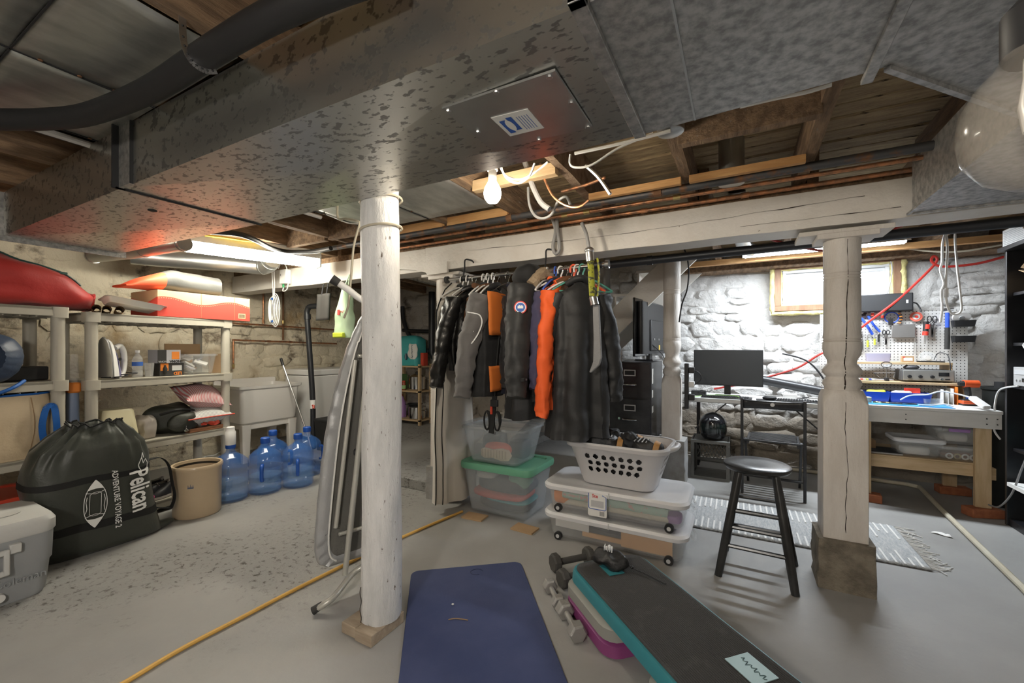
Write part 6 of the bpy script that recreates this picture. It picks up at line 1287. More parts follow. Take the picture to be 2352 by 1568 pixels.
MB().box(0, .95, -.012, .012, .045, .62).build('bezel', 'black_gloss', tv, bev=.006); MB().layers([(.07, .80, .05, .02, .475, -.035), (.59, .80, .05, .02, .475, -.035)], 3).build('back_cover', 'black_plastic', tv); MB().box(.30, .75, -.075, -.05, .10, .42).build('electronics_hump', 'black_plastic', tv, bev=.012)
for x in (.40, .55): MB().cyl((x, -.08, .22), (x, -.072, .22), .012, n=10).build('mount_hole', 'chrome', tv)
MB().layers([(0, .42, .2, .03, .475, 0), (.014, .40, .18, .03, .475, 0)], 4).build('stand', 'black_gloss', tv); MB().box(.43, .52, -.02, .02, .01, .08).build('neck', 'black_plastic', tv, bev=.004); MB().box(.56, .60, -.0765, -.0745, .11, .16).build('sticker', 'yellow_cable', tv, smooth=0)
MB().tube([(.35, -.075, .16), (.45, -.09, .12), (.6, -.1, .06), (.75, -.08, .01)], .005, 6, 5).build('cable', 'black_plastic', tv)
ph = thing('white_charger', 'small white device on the filing cabinet beside the television', 'device', (-1.04, 4.08, 1.132)); MB().box(-.03, .03, -.03, .03, 0, .05).build('base', 'tray_white', ph, bev=.004); MB().box(-.035, .03, -.025, .025, .05, .12).build('block', 'white_plastic', ph, bev=.008)
# power strip on the post
ps = thing('power_strip', 'black power strip with plugs fixed to the turned post by the desk', 'power strip', (-.455, 4.2, .76)); MB().box(0, .035, -.03, .03, -.06, .36).build('strip', 'black_plastic', ps, bev=.004)
for i, (z, m) in enumerate(((.02, 'black_plastic'), (.14, 'white_plastic'), (.27, 'black_plastic'))): MB().box(.035, .085, -.025, .025, z, z + .055).build('plug', m, ps, bev=.005)
MB().tube([(.06, 0, .30), (.12, -.01, .28), (.14, 0, .22), (.08, 0, .16)], .005, 6, 5).build('cord', 'black_plastic', ps)
# ------------------------------------------------------------------ desk
mat('desk_white', (.70, .70, .68), .45)
DX0, DX1, DYF, DYB_, DZT = -.50, .80, 4.52, 5.12, .77
dk = thing('folding_table', 'white folding table used as a desk along the whitewashed wall', 'desk', (.15, 4.82, 0))
MB().layers([(DZT - .042, 1.28, .58, .03), (DZT - .035, 1.30, .60, .03), (DZT, 1.30, .60, .03)], 4).build('top', 'desk_white', dk)
for x in (-.55, .55):
    for y in (.12, .24): MB().cyl((x, y, 0), (x, y, DZT - .04), .014, n=10).build('leg', 'black_paint', dk)
    MB().cyl((x, .12, .30), (x, .24, .30), .01, n=8).build('cross_bar', 'black_paint', dk); MB().bar((x, -.2, .45), (x + (.28 if x < 0 else -.28), -.2, DZT - .05), .02, .012).build('brace', 'black_paint', dk)
mo = thing('monitor', 'black computer monitor on the desk', 'monitor', (-.115, 4.80, DZT), R(-2)); MB().box(-.315, .315, -.012, .012, .11, .475).build('panel', 'black_plastic', mo, bev=.004); MB().box(-.308, .308, -.0135, -.012, .122, .468).build('screen', mat('screen', (.025, .027, .028), .5), mo, smooth=0); MB().box(-.03, .03, .012, .035, .02, .2).build('neck', 'black_plastic', mo, bev=.004); MB().layers([(0, .24, .17, .03), (.012, .23, .16, .03)], 4).build('foot', 'black_plastic', mo)
def keyboard(label, loc, rz, wd=.44):
    t = thing('keyboard', label, 'keyboard', loc, rz, 'keyboards on the desk'); MB().box(-wd / 2, wd / 2, -.065, .065, 0, .014).build('case', 'black_plastic', t, bev=.004)
    k0 = None; nx = int(wd / .021)
    for r_ in range(5):
        for i in range(nx):
            p = (-wd / 2 + .014 + i * .0205, -.048 + .024 * r_, .014)
            if k0 is None: k0 = MB().box(-.008, .008, -.009, .009, 0, .007).build('key', 'black_matte', t, p, smooth=0)
            else: share(k0, 'key', t, p)
    return t
keyboard('black keyboard in front of the monitor', (-.12, 4.62, DZT), R(-3)); keyboard('black keyboard at the right end of the desk behind the chair', (.48, 4.62, DZT), R(-6), .36)
ms = thing('computer_mouse', 'black computer mouse on a pad in front of the monitor', 'mouse', (.245, 4.64, DZT)); MB().box(-.11, .12, -.08, .08, 0, .003).build('pad', 'black_matte', ms, smooth=0); lump(.06, .034, .018, .7, .002, 9, 1).shift((0, 0, .003)).build('shell', 'black_plastic', ms, smooth=70); MB().cyl((-.03, -.004, .036), (-.03, .004, .036), .007, n=10).build('wheel', 'ink_grey', ms)
tag(MB().box(-.055, .055, -.03, .03, 0, .055).build('power_adapter', 'white_plastic', loc=(.42, 4.78, DZT), bev=.005), 'white power adapter on the desk right of the mouse', 'adapter')
tl = thing('desk_lamp', 'slim black desk lamp with a bent arm on the desk', 'desk lamp', (.72, 4.78, DZT)); MB().lathe([(.06, 0), (.06, .015), (.01, .02)], n=20).build('base', 'black_plastic', tl); MB().tube([(0, 0, .02), (-.03, .0, .18), (-.12, .02, .33), (-.22, .03, .40), (-.36, .05, .44)], .008, 8, 4).build('arm', 'black_plastic', tl, smooth=60)
pt_ = wire('plastic_pipe', 'long black plastic pipe lying across the back of the desk', 'pipe', [Vector((.18, 5.0, DZT + .17)), Vector((.83, 4.98, DZT + .05))], .045, 'abs_pipe', k=1, n=16)
wire('green_cable', 'thin green cable lying in front of the monitor', 'cable', [Vector((-.40, 4.58, DZT + .006)), Vector((-.28, 4.66, DZT + .02)), Vector((-.15, 4.70, DZT + .022)), Vector((-.02, 4.60, DZT + .026)), Vector((-.01, 4.55, DZT + .006))], .003, mat('cable_green', (.30, .6, .12), .5))
wire('black_cable', 'tangled black cable on the desk beside the adapter', 'cable', [Vector((.52 + .05 * math.cos(a), 4.77 + .04 * math.sin(a * 1.3), DZT + .008 + .003 * a)) for a in range(9)], .004, 'black_plastic')
hub = thing('network_switch', 'small black box with cables at the left end of the desk', 'device', (-.38, 4.78, DZT)); MB().box(-.07, .07, -.05, .05, 0, .05).build('case', 'black_plastic', hub, bev=.004); MB().tube([(0, -.05, .03), (.03, -.1, .06), (.1, -.08, .05), (.12, .02, .06)], .004, 6, 5).build('lead', 'black_plastic', hub)
# helmet on a milk crate
mc = thing('milk_crate', 'grey plastic milk crate under the desk', 'crate', (-.255, 4.60, 0), R(0)); mat('crate_grey', (.13, .13, .12), .6)
for (x, y) in ((-.155, -.155), (.155, -.155), (-.155, .155), (.155, .155)): MB().box(x - .015, x + .015, y - .015, y + .015, 0, .37).build('corner_post', 'crate_grey', mc, smooth=0)
for a, (dx, dy) in enumerate(((0, -1), (0, 1), (1, 0), (-1, 0))):
    M_ = Matrix.Rotation([0, math.pi, math.pi / 2, -math.pi / 2][a], 4, 'Z'); g = MB(M_)
    if a == 0:
        MB().box(-.15, .15, -.168, -.158, 0, .025).build('front_bar', 'crate_grey', mc, smooth=0); MB().box(-.15, .15, -.168, -.158, .345, .37).build('front_bar', 'crate_grey', mc, smooth=0); continue
    g.box(-.15, .15, -.168, -.158, 0, .025).box(-.15, .15, -.168, -.158, .345, .37)
    g.box(-.15, .15, -.167, -.16, .10, .13)
    for i in range(9): x = -.13 + .0325 * i; g.bar((x - .05, -.163, .13), (x + .05, -.163, .335), .006, .006, (0, 1, 0)).bar((x + .05, -.163, .13), (x - .05, -.163, .335), .006, .006, (0, 1, 0))
    g.build('side_lattice', 'crate_grey', mc, smooth=0)
MB().box(-.15, .15, -.15, .15, .358, .369).build('top_panel', 'crate_grey', mc, smooth=0); MB().box(-.15, .15, -.15, .15, .0, .008).build('bottom_panel', 'crate_grey', mc, smooth=0)
hm = thing('motorcycle_helmet', 'black motorcycle helmet on the milk crate', 'helmet', (-.235, 4.58, .372), R(4))
rg = []
for i in range(17):
    t = i / 16; z = .26 * t; kk = [(0, .085, .10), (.08, .105, .125), (.25, .122, .142), (.5, .128, .15), (.7, .118, .142), (.85, .09, .115), (.95, .05, .07), (1, .01, .015)]
    for (a0, w0, d0), (a1, w1, d1) in zip(kk, kk[1:]):
        if a0 <= t <= a1: f = (t - a0) / (a1 - a0); wd, dd = w0 + (w1 - w0) * f, d0 + (d1 - d0) * f
    rg.append([(wd * math.cos(2 * math.pi * j / 36), dd * math.sin(2 * math.pi * j / 36), z) for j in range(36)])
MB().loft(rg).build('shell', 'black_gloss', hm, smooth=70)
def hpt(a, z, k): 
    i = min(int(z / .26 * 16), 15); f = z / .26 * 16 - i; j = (a % 360) / 10; p0, p1 = rg[i][int(j) % 36], rg[i + 1][int(j) % 36]; p = Vector(p0).lerp(Vector(p1), f); return Vector((p.x * k, p.y * k, z))
MB().grid(lambda u, v: hpt(205 + 130 * u, .085 + .075 * v, 1.012), 13, 4).build('visor', mat('visor', (.012, .02, .018), .04, coat=1.0), hm, smooth=70)
MB().grid(lambda u, v: hpt(245 + 50 * u, .03 + .02 * v, 1.012), 5, 2).build('chin_vent', 'black_matte', hm, smooth=70); text('SHOEI', .026, 'ink_grey', hm, frame_m((0, -.137, .205), (1, 0, 0), (0, -.75, .66)))
# folding chair
fch = thing('folding_chair', 'black folding wooden chair with a slatted seat at the desk', 'chair', (.24, 4.16, 0), R(-4))
for x in (-.225, .225):
    MB().bar((x, .0, .0), (x * 1.0, -.02, .83), .022, .034, (0, 1, 0)).build('rear_leg', 'black_paint', fch, bev=.003); MB().bar((x * .9, .42, .0), (x * .9, .02, .47), .02, .032, (0, 1, 0)).build('front_leg', 'black_paint', fch, bev=.003); MB().bar((x * .82, -.01, .45), (x * .82, .36, .46), .02, .03).build('seat_rail', 'black_paint', fch, bev=.003)
MB().grid(lambda u, v: (-.22 + .44 * u, -.02 + .035 * math.sin(math.pi * u) - .008 * v, .745 + .075 * v - .012 * math.sin(math.pi * u) * v), 12, 3).build('back_rail', 'black_paint', fch, smooth=60, solid=.016)
MB().lathe([(.016, -.012), (.016, .012)], n=14).warp(lambda p: Vector((p.x, p.z + .012, p.y + .782))).build('finger_hole', 'desk_white', fch)
for i in range(7): MB().box(-.17, .17, .0 + .052 * i, .036 + .052 * i, .468, .482).build('slat', 'black_paint', fch, smooth=0)
for z, y in ((.47, -.012), (.16, -.005)): MB().cyl((-.22, y, z), (.22, y, z), .009, n=8).build('rung', 'black_paint', fch)
MB().cyl((-.2, .36, .07), (.2, .36, .07), .009, n=8).build('rung', 'black_paint', fch)
# stool
mat('stool_black', (.016, .016, .016), .28, col2=(.03, .03, .03), scale=9)
sto = thing('wooden_stool', 'round black wooden stool in front of the rug', 'stool', (.083, 2.75, 0))
MB().lathe([(.12, .570), (.158, .577), (.170, .592), (.168, .604), (.153, .612), (.08, .609), (.001, .607)], n=44).build('seat', 'stool_black', sto, smooth=50)
LEG = [(-.19, -.165), (.165, -.185), (.195, .175), (-.165, .185)]; TOP = [(-.085, -.085), (.085, -.085), (.085, .085), (-.085, .085)]
def lpnt(k, z): f = z / .58; return Vector((LEG[k][0] + (TOP[k][0] - LEG[k][0]) * f, LEG[k][1] + (TOP[k][1] - LEG[k][1]) * f, z))
for k in range(4): MB().tube([lpnt(k, .0), lpnt(k, .2), lpnt(k, .45), lpnt(k, .58)], [.020, .023, .023, .019], 12).build('leg', 'stool_black', sto, smooth=60)
for k, zs in ((0, (.17, .27, .36)), (1, (.22, .33)), (2, (.18, .27, .37)), (3, (.22, .33))):
    for z in zs: MB().cyl(lpnt(k, z), lpnt((k + 1) % 4, z), .012, n=8).build('rung', 'stool_black', sto)
# rag rug
mat('rug_grey', (.60, .60, .59), .95, col2=(.44, .46, .47), scale=30, stretch=(4, 1, 1), bump=.6, bscale=60); mat('rug_white', (.80, .79, .76), .95, bump=.4, bscale=40)
rg_ = thing('rag_rug', 'pale grey woven rag rug with a fringe on the floor', 'rug', (.25, 3.53, 0), R(.6))
MB().grid(lambda u, v: (-.72 + 1.42 * u, -.33 + .66 * v, .009 + .0022 * math.sin(u * 300) + .003 * noise.noise(Vector((u * 9, v * 5, 0)))), 150, 14).build('weave', 'rug_grey', rg_, smooth=80, solid=.008)
r2 = random.Random(3)
for i in range(36):
    x = -.69 + .0385 * i
    for (a, b) in ((-.325, -.325 + r2.uniform(.09, .2)), (r2.uniform(.05, .18), .325)): MB().box(x, x + .011, a, b, .012, .0165).build('white_strip', 'rug_white', rg_, smooth=0)
g = MB()
for i in range(46):
    y = -.32 + .64 * i / 45; l = r2.uniform(.05, .12); g.tube([(.70, y, .012), (.70 + l * .5, y + r2.uniform(-.02, .02), .008), (.70 + l, y + r2.uniform(-.05, .05), .004)], .0028, 5, 3)
o = g.build('fringe', 'rug_white', rg_); o['kind'] = 'stuff'
# ------------------------------------------------------------------ yoga mat, step, dumbbells
mat('mat_blue', (.040, .055, .135), .85, col2=(.05, .065, .15), scale=5, bump=.15, bscale=120)
ma = thing('yoga_mat', 'dark blue exercise mat on the floor in the foreground', 'mat', oz(945, 1315, 0), 0)
e1 = Vector((-1.135, 2.181, 0)) - Vector((-1.621, 1.791, 0)); ea = math.atan2(e1.y, e1.x); ma.rotation_euler[2] = ea
MB().prism([(p[0] + .312, p[1] - .90) for p in rrect(.625, 1.80, .045, 5)], 0, .010).build('foam', 'mat_blue', ma, bev=.003)
MB().tube([(.36 + .035 * math.cos(a), -.075 + .03 * math.sin(a), .0102) for a in [2 * math.pi * i / 20 for i in range(17)]], .0025, 4).build('emblem', mat('mat_dark', (.028, .038, .095), .8), ma)
tag(MB().tube([(0, 0, .003), (.03, .006, .004), (.07, .002, .003), (.09, -.004, .003)], .0025, 5, 4).build('twig', 'cardboard_dark', loc=oz(1030, 1424, .010), rz=.5), 'thin brown twig lying on the blue mat', 'twig')
sa_ = R(-43.7); SP = oz(1310, 1290, .2)
mat('step_teal', (.035, .20, .235), .42); mat('step_top', (.055, .053, .052), .8, bump=.6, bscale=160, col2=(.10, .097, .092), scale=9, lo=.55, hi=.8); mat('riser_grey', (.27, .27, .245), .4); mat('riser_purple', (.22, .045, .16), .4)
sd_ = Vector((math.cos(sa_), math.sin(sa_), 0)); sn_ = Vector((-math.sin(sa_), math.cos(sa_), 0))
stp = thing('aerobic_step', 'teal aerobic step platform with a ribbed black top on risers', 'step platform', (SP.x + sd_.x * .53 + sn_.x * .19, SP.y + sd_.y * .53 + sn_.y * .19, 0), sa_)
MB().layers([(.13, 1.06, .40, .07), (.137, 1.075, .412, .08), (.175, 1.07, .408, .08), (.188, 1.055, .395, .075), (.19, 1.0, .36, .06)], 4).build('deck', 'step_teal', stp)
MB().prism([(p[0], p[1]) for p in rrect(1.03, .372, .06, 4)], .186, .196).build('tread', 'step_top', stp, bev=.003)
g = MB()
for i in range(42): y = -.175 + .0084 * i; g.box(-.48, .48, y, y + .004, .195, .1975)
g.build('ribbing', 'step_top', stp, smooth=0)
b_ = MB().prism([(-.455, -.05), (-.36, -.05), (-.36, .03), (-.455, .03)][::1], .198, .2005).shift((0, -.02, 0)).build('badge', 'step_teal', stp, smooth=0); squiggle(b_, 'step_teal', frame_m((-.41, -.03, .2005), (1, 0, 0), (0, 0, 1)), .07, .018, .0014, 5)
b_ = MB().prism([(.22, .03), (.34, .03), (.34, .13), (.22, .13)], .198, .2005).build('badge', mat('badge_pale', (.35, .5, .52), .5), stp, smooth=0); squiggle(b_, mat('badge_ink', (.10, .16, .17), .6), frame_m((.285, .085, .2006), (1, 0, 0), (0, 0, 1)), .10, .026, .0022, 6)
for x in (-.32, .32):
    for z, m in ((0, 'riser_purple'), (.065, 'riser_grey')):
        MB().layers([(z, .40, .40, .06, x, -.015), (z + .008, .42, .425, .07, x, -.015), (z + .055, .42, .425, .07, x, -.015), (z + .065, .39, .395, .06, x, -.015)], 4).build('riser', m, stp)
def hexbell(label, p0, p1, hr, ln_, rr, m, n=6, grp='dumbbells beside the step', hm_=None):
    p0, p1 = Vector(p0), Vector(p1); d = (p1 - p0).normalized(); t = thing('dumbbell', label, 'dumbbell', (p0 + p1) / 2 - Vector((0, 0, (p0.z + p1.z) / 2)), 0, grp); o = Vector(t.location)
    MB().cyl(p0 - o, p1 - o, rr, n=12).build('handle', hm_ or m, t)
    for p in (p0, p1):
        s = -1 if p is p0 else 1; c = p - o; g = MB(); a = d.cross(Vector((0, 0, 1))).normalized(); up = Vector((0, 0, 1)); rg = []
        for k, sc in ((-ln_ / 2, .82), (-ln_ / 2 + .008, 1), (ln_ / 2 - .008, 1), (ln_ / 2, .82)): rg.append([c + d * k + (a * math.cos(2 * math.pi * (i + .5) / n) * 0 + a * math.sin(2 * math.pi * i / n + math.pi / n) + up * math.cos(2 * math.pi * i / n + math.pi / n)) * hr * sc for i in range(n)])
        g.loft(rg).build('head', m, t, smooth=30, bev=.002)
    return t
mat('bell_iron', (.36, .35, .33), .45, .5, bump=.3, bscale=60); mat('bell_black', (.055, .052, .048), .7, bump=.15, bscale=90)
hexbell('grey iron hex dumbbell nearest the blue mat corner, further back', oz(1263, 1345, .035), oz(1283, 1383, .035), .038, .045, .013, 'bell_iron'); hexbell('grey iron hex dumbbell nearer the viewer beside the purple riser', oz(1297, 1400, .036), oz(1325, 1450, .036), .042, .055, .014, 'bell_iron')
hexbell('black coated dumbbell behind the head of the step', oz(1276, 1292, .055), oz(1352, 1276, .055), .052, .045, .018, 'bell_black', 8); hexbell('black coated dumbbell tucked against the step corner', oz(1294, 1328, .05), oz(1360, 1310, .05), .05, .045, .018, 'bell_black', 8)
po_ = thing('drawstring_pouch', 'small shiny black pouch with a white logo on the step', 'pouch', oz(1402, 1298, .2), sa_ + R(60)); lump(.082, .055, .034, .5, .022, 16, 3, 28, 14).build('body', mat('pouch_black', (.012, .012, .013), .22, bump=.4, bscale=22), po_, smooth=55)
text('i-fit', .032, 'ink_white', po_, frame_m((-.01, -.005, .085), (1, -.2, -.1), (0, -.3, 1)), ext=.012); MB().tube([(.07, -.02, .03), (.11, -.03, .01), (.15, -.05, .006), (.2, -.09, .005), (.24, -.12, .004)], .003, 5, 4).build('cord', 'black_matte', po_); MB().ell((.10, -.028, .015), .008, 8, 6).build('toggle', 'black_plastic', po_)
# ------------------------------------------------------------------ workbench
mat('bench_white', (.70, .685, .65), .5, col2=(.64, .62, .58), scale=3, stretch=(1, 4, 4)); mat('bench_top', (.74, .73, .71), .45)
BZ = .80
wbn = thing('workbench', 'pine workbench with a white top standing on bricks', 'workbench', (1.24, 4.76, 0))
def wb_(x0, x1, y0, y1, z0, z1, nm, m, bev=.003): return MB().box(x0 - 1.24, x1 - 1.24, y0 - 4.76, y1 - 4.76, z0, z1).build(nm, m, wbn, bev=bev, smooth=0)
wb_(.82, 1.685, 4.39, 5.12, BZ - .025, BZ, 'top', 'bench_top'); wb_(.82, 1.68, 4.395, 4.43, BZ - .135, BZ - .026, 'apron', 'bench_white'); wb_(.82, 1.68, 5.08, 5.115, BZ - .135, BZ - .026, 'apron', 'bench_white'); wb_(1.645, 1.68, 4.43, 5.08, BZ - .135, BZ - .026, 'apron', 'bench_white')
for x in (.86, 1.555):
    for y in (4.435, 5.0):
        wb_(x, x + .088, y, y + .038, .066, BZ - .027, 'leg', 'wood_pine_v'); wb_(x + .04, x + .088 if x > 1 else x + .088, y + .038, y + .076, .066, BZ - .135, 'leg_brace', 'wood_pine_v')
wb_(.86, 1.645, 4.475, 4.513, .285, .375, 'lower_rail', 'wood_pine'); wb_(.86, 1.645, 4.96, 4.998, .285, .375, 'lower_rail', 'wood_pine'); wb_(1.645, 1.683, 4.48, 5.0, .27, .36, 'end_rail', 'wood_pine'); wb_(.86, 1.64, 4.47, 5.0, .376, .388, 'lower_shelf', 'wood_pine')
for x, y in ((1.15, 4.39), (1.15, 4.39), (1.60, 4.39), (1.655, 4.39)):
    for z in (.70, .74): MB().cyl((x - 1.24, 4.394 - 4.76, z), (x - 1.24, 4.388 - 4.76, z), .004, n=8).build('screw', 'ink_black', wbn)
for i, (x, y, rz, lb) in enumerate(((1.60, 4.45, .35, 'brick under the front right leg of the workbench'), (1.62, 5.02, .1, 'brick under the rear right leg of the workbench'), (.91, 4.46, -.1, 'brick under the front left leg of the workbench'), (.91, 5.02, .0, 'brick under the rear left leg of the workbench'))):
    tag(MB().box(-.105, .105, -.052, .052, 0, .065).build('brick', 'brick', loc=(x, y, 0), rz=rz, bev=.006), lb, 'brick', 'bricks under the workbench')
# pegboard
pgb = thing('pegboard', 'white pegboard standing behind the workbench', 'pegboard', (1.23, 5.145, BZ)); PX0, PX1, PZ0, PZ1 = .70, 1.755, BZ, 1.60
MB().box(PX0 - 1.23, PX1 - 1.23, -.003, .003, 0, PZ1 - BZ).build('panel', mat('peg_white', (.58, .57, .55), .6), pgb, smooth=0)
g = MB()
for i in range(40):
    for j in range(31):
        x, z = PX0 - 1.23 + .014 + .0262 * i, .014 + .0262 * j; g.add([(x + .0042 * math.cos(k * math.pi / 3), -.0036, z + .0042 * math.sin(k * math.pi / 3)) for k in range(6)], [(0, 1, 2, 3, 4, 5)])
o = g.build('holes', 'ink_black', pgb, smooth=0); o['kind'] = 'stuff'
# shelves on the bench
sh1 = thing('bench_shelf', 'upper pine shelf against the pegboard', 'shelf', (1.15, 5.0, 0)); MB().box(-.40, .43, -.11, .10, 1.118, 1.138).build('board', 'wood_pine', sh1, bev=.002, smooth=0); MB().box(.41, .43, -.10, .10, .972, 1.118).build('support', 'wood_pine_v', sh1, smooth=0); MB().box(-.40, -.38, -.10, .10, .972, 1.118).build('support', 'wood_pine_v', sh1, smooth=0)
sh2 = thing('bench_shelf', 'lower pine shelf on the workbench top', 'shelf', (1.18, 4.95, 0)); MB().box(-.43, .45, -.17, .15, .95, .97).build('board', 'wood_pine', sh2, bev=.002, smooth=0); MB().box(.43, .45, -.16, .15, BZ, .95).build('support', 'wood_pine_v', sh2, smooth=0); MB().box(-.43, -.41, -.16, .15, BZ, .95).build('support', 'wood_pine_v', sh2, smooth=0)
PY = 5.13
def PG(px, py, dy=0): return oy(px, py, PY + dy)
def tool(name, label, px, py, cat='tool', dy=-.0): return thing(name, label, cat, PG(px, py, dy), 0, 'tools hanging on the pegboard')
def L2(t, px, py, dy=-.012): return oy(px, py, PY + dy) - Vector(t.location)
mat('tool_blue', (.03, .09, .55), .4); mat('tool_red', (.72, .05, .03), .4)
t = tool('crimping_pliers', 'crimping pliers with long blue handles on the pegboard', 1980, 770); MB().ell(L2(t, 1980, 717), (.038, .012, .038), 14, 8).build('jaw', 'black_matte', t); MB().cyl(L2(t, 1980, 717, -.03), L2(t, 1980, 717, -.01), .013, n=10).build('pivot', 'steel', t)
MB().tube([L2(t, 1978, 730), L2(t, 1990, 745), L2(t, 2004, 768)], .011, 8, 3).build('handle', 'tool_blue', t); MB().tube([L2(t, 1994, 725), L2(t, 2006, 745), L2(t, 2021, 762)], .010, 8, 3).build('handle', 'tool_blue', t)
for i, px in enumerate((2003, 2026)):
    t = tool('spring_clamp', ('left' if i == 0 else 'right') + ' of the two red-tipped clamps on the pegboard', px, 725); py = 705 + 5 * i; MB().tube([L2(t, px, py - 8, -.02), L2(t, px, py + 2, -.02)], .015, 10).build('grip', 'tool_red', t); MB().tube([L2(t, px, py + 4, -.02), L2(t, px + 1, py + 14, -.02)], .012, 10).build('body', 'white_plastic', t); MB().tube([L2(t, px + 1, py + 14, -.02), L2(t, px + 1, py + 20, -.02)], .012, 10).build('jaw', 'tool_red', t)
t = tool('probe_set', 'thin probes with tangled wires hanging on the pegboard', 1967, 780); MB().tube([L2(t, 1965, 722), L2(t, 1970, 735), L2(t, 1966, 748)], .003, 5, 5).build('wire', 'black_plastic', t); MB().tube([L2(t, 1966, 748), L2(t, 1967, 775), L2(t, 1968, 808)], .008, 6).build('probe', 'steel', t)
for i, (px, a, b, m) in enumerate(((1981, 760, 805, 'steel'), (1993, 770, 797, 'lime'), (2009, 768, 792, 'lime'), (2018, 755, 785, 'black_plastic'))):
    t = tool('precision_tool', ('slim tweezers', 'yellow-handled small screwdriver, left one', 'yellow-handled small screwdriver, right one', 'black wire lead')[i] + ' hanging on the pegboard rail', px, b); MB().tube([L2(t, px, a), L2(t, px, (a + b) / 2)], .004, 6).build('shaft', 'steel', t); MB().tube([L2(t, px, (a + b) / 2 - 2), L2(t, px, b)], .008, 8).build('handle', m, t)
def scissors(lb, px, py, s=1):
    t = tool('scissors', lb, px, py + 25 * s)
    for sx in (-1, 1): MB().tube([L2(t, px + sx * 5 * s + 4 * s * math.cos(a), py + 4.5 * s * math.sin(a) * 1.3) for a in [2 * math.pi * i / 14 for i in range(14)]], .004, 6, closed=True).build('ring', 'black_plastic', t); MB().bar(L2(t, px + sx * 3 * s, py + 7 * s), L2(t, px - sx * 1.5 * s, py + 32 * s), .012, .004, (0, 1, 0)).build('blade', 'steel', t)
scissors('black-handled scissors beside the small screwdrivers', 2035, 763, .9); scissors('large black-handled scissors beside the red screwdriver', 2141, 733, 1.25)
t = tool('tape_ring', 'blue ring with a hanging black clip on the pegboard', 2048, 745); MB().tube([L2(t, 2048 + 16 * math.cos(a), 729 + 12 * math.sin(a)) for a in [2 * math.pi * i / 24 for i in range(24)]], .005, 6, closed=True).build('ring', 'tool_blue', t); MB().cbox(L2(t, 2046, 738, -.018), (.034, .014, .06)).build('clip', 'black_plastic', t, bev=.003)
t = tool('coiled_cable', 'orange and black coiled cable hanging on the pegboard', 2070, 745)
for i in range(12):
    c = L2(t, 2068 + 2 * math.sin(i), 702 + 3.6 * i, -.025); MB().tube([c + Vector((.010 * math.cos(a), .008 * math.sin(a), .002 * a / 6)) for a in [2 * math.pi * k / 10 for k in range(10)]], .0035, 5, closed=True).build('turn', 'orange' if i % 2 else 'black_matte', t)
t = tool('metal_screen', 'dark framed metal plate on the pegboard', 2075, 777); MB().cbox(L2(t, 2075, 760, -.012), (.165, .012, .125)).build('plate', mat('plate_grey', (.22, .21, .20), .4, .4), t, bev=.004)
t = tool('cutting_disc', 'red abrasive disc on the pegboard', 2104, 736); c = L2(t, 2104, 727, -.012); MB().cyl(c + Vector((0, .004, 0)), c - Vector((0, .004, 0)), .044, n=24).build('disc', mat('disc_red', (.65, .12, .08), .6), t); MB().cyl(c - Vector((0, .003, 0)), c - Vector((0, .007, 0)), .026, n=20).build('label', 'ink_grey', t); MB().cyl(c - Vector((0, .005, 0)), c - Vector((0, .012, 0)), .012, n=14).build('hub', 'tool_red', t)
t = tool('screwdriver', 'red and black screwdriver hanging on the pegboard', 2126, 790); MB().tube([L2(t, 2127, 738, -.025), L2(t, 2126, 760, -.025)], .019, 12).build('handle', 'black_plastic', t); MB().tube([L2(t, 2130, 745, -.03), L2(t, 2129, 755, -.03)], .02, 10).build('grip_band', 'tool_red', t); MB().tube([L2(t, 2126, 761, -.025), L2(t, 2125, 770, -.025)], .021, 12).build('collar', 'tool_red', t); MB().tube([L2(t, 2125, 770, -.025), L2(t, 2124, 790, -.025)], .006, 8).build('shaft', 'steel', t)
t = tool('hammer', 'hammer with a blue and black handle on the pegboard', 2176, 802); MB().tube([L2(t, 2176, 718, -.03), L2(t, 2176, 755, -.03)], .015, 10).build('shaft', 'tool_blue', t); MB().tube([L2(t, 2176, 752, -.03), L2(t, 2175, 802, -.03)], .018, 10).build('grip', 'black_rubber', t); MB().tube([L2(t, 2164, 712, -.03), L2(t, 2176, 710, -.03), L2(t, 2190, 709, -.03)], .014, 10).build('head', 'steel', t)
for i, (py, lb) in enumerate(((743, 'upper black tray clipped to the pegboard edge'), (778, 'lower black tray clipped to the pegboard edge'))):
    t = tool('parts_tray', lb, 2208, py, 'tray'); MB().layers([(-.028, .13, .06, .008, 0, -.035), (.026, .145, .075, .01, 0, -.04), (.026, .137, .067, .01, 0, -.04), (-.022, .122, .052, .008, 0, -.035)], 3).build('tray', 'black_plastic', t)
    if i: MB().box(-.05, .05, -.07, -.01, .02, .027).build('paper', 'paper', t, smooth=0)
t = tool('wire_spool', 'white spool resting in the upper black tray', 2208, 735, 'spool', -.05); c = L2(t, 2208, 727, -.05); MB().cyl(c + Vector((0, .01, 0)), c - Vector((0, .012, .01)), .058, n=24).warp(lambda p: Vector((p.x, p.y, c.z + (p.z - c.z) * .8))).build('disc', 'white_plastic', t); MB().cyl(c - Vector((0, .011, .009)), c - Vector((0, .015, .012)), .018, n=14).build('hub', 'ink_grey', t); MB().cbox(c + Vector((0, -.014, -.032)), (.034, .003, .012)).build('barcode', 'ink_black', t)
t = tool('shears', 'thin steel shears hanging below the metal plate', 2102, 815)
for dx in (-3, 3): MB().tube([L2(t, 2102 + dx * .3, 770), L2(t, 2102 + dx, 812)], .003, 5).build('blade', 'steel', t)
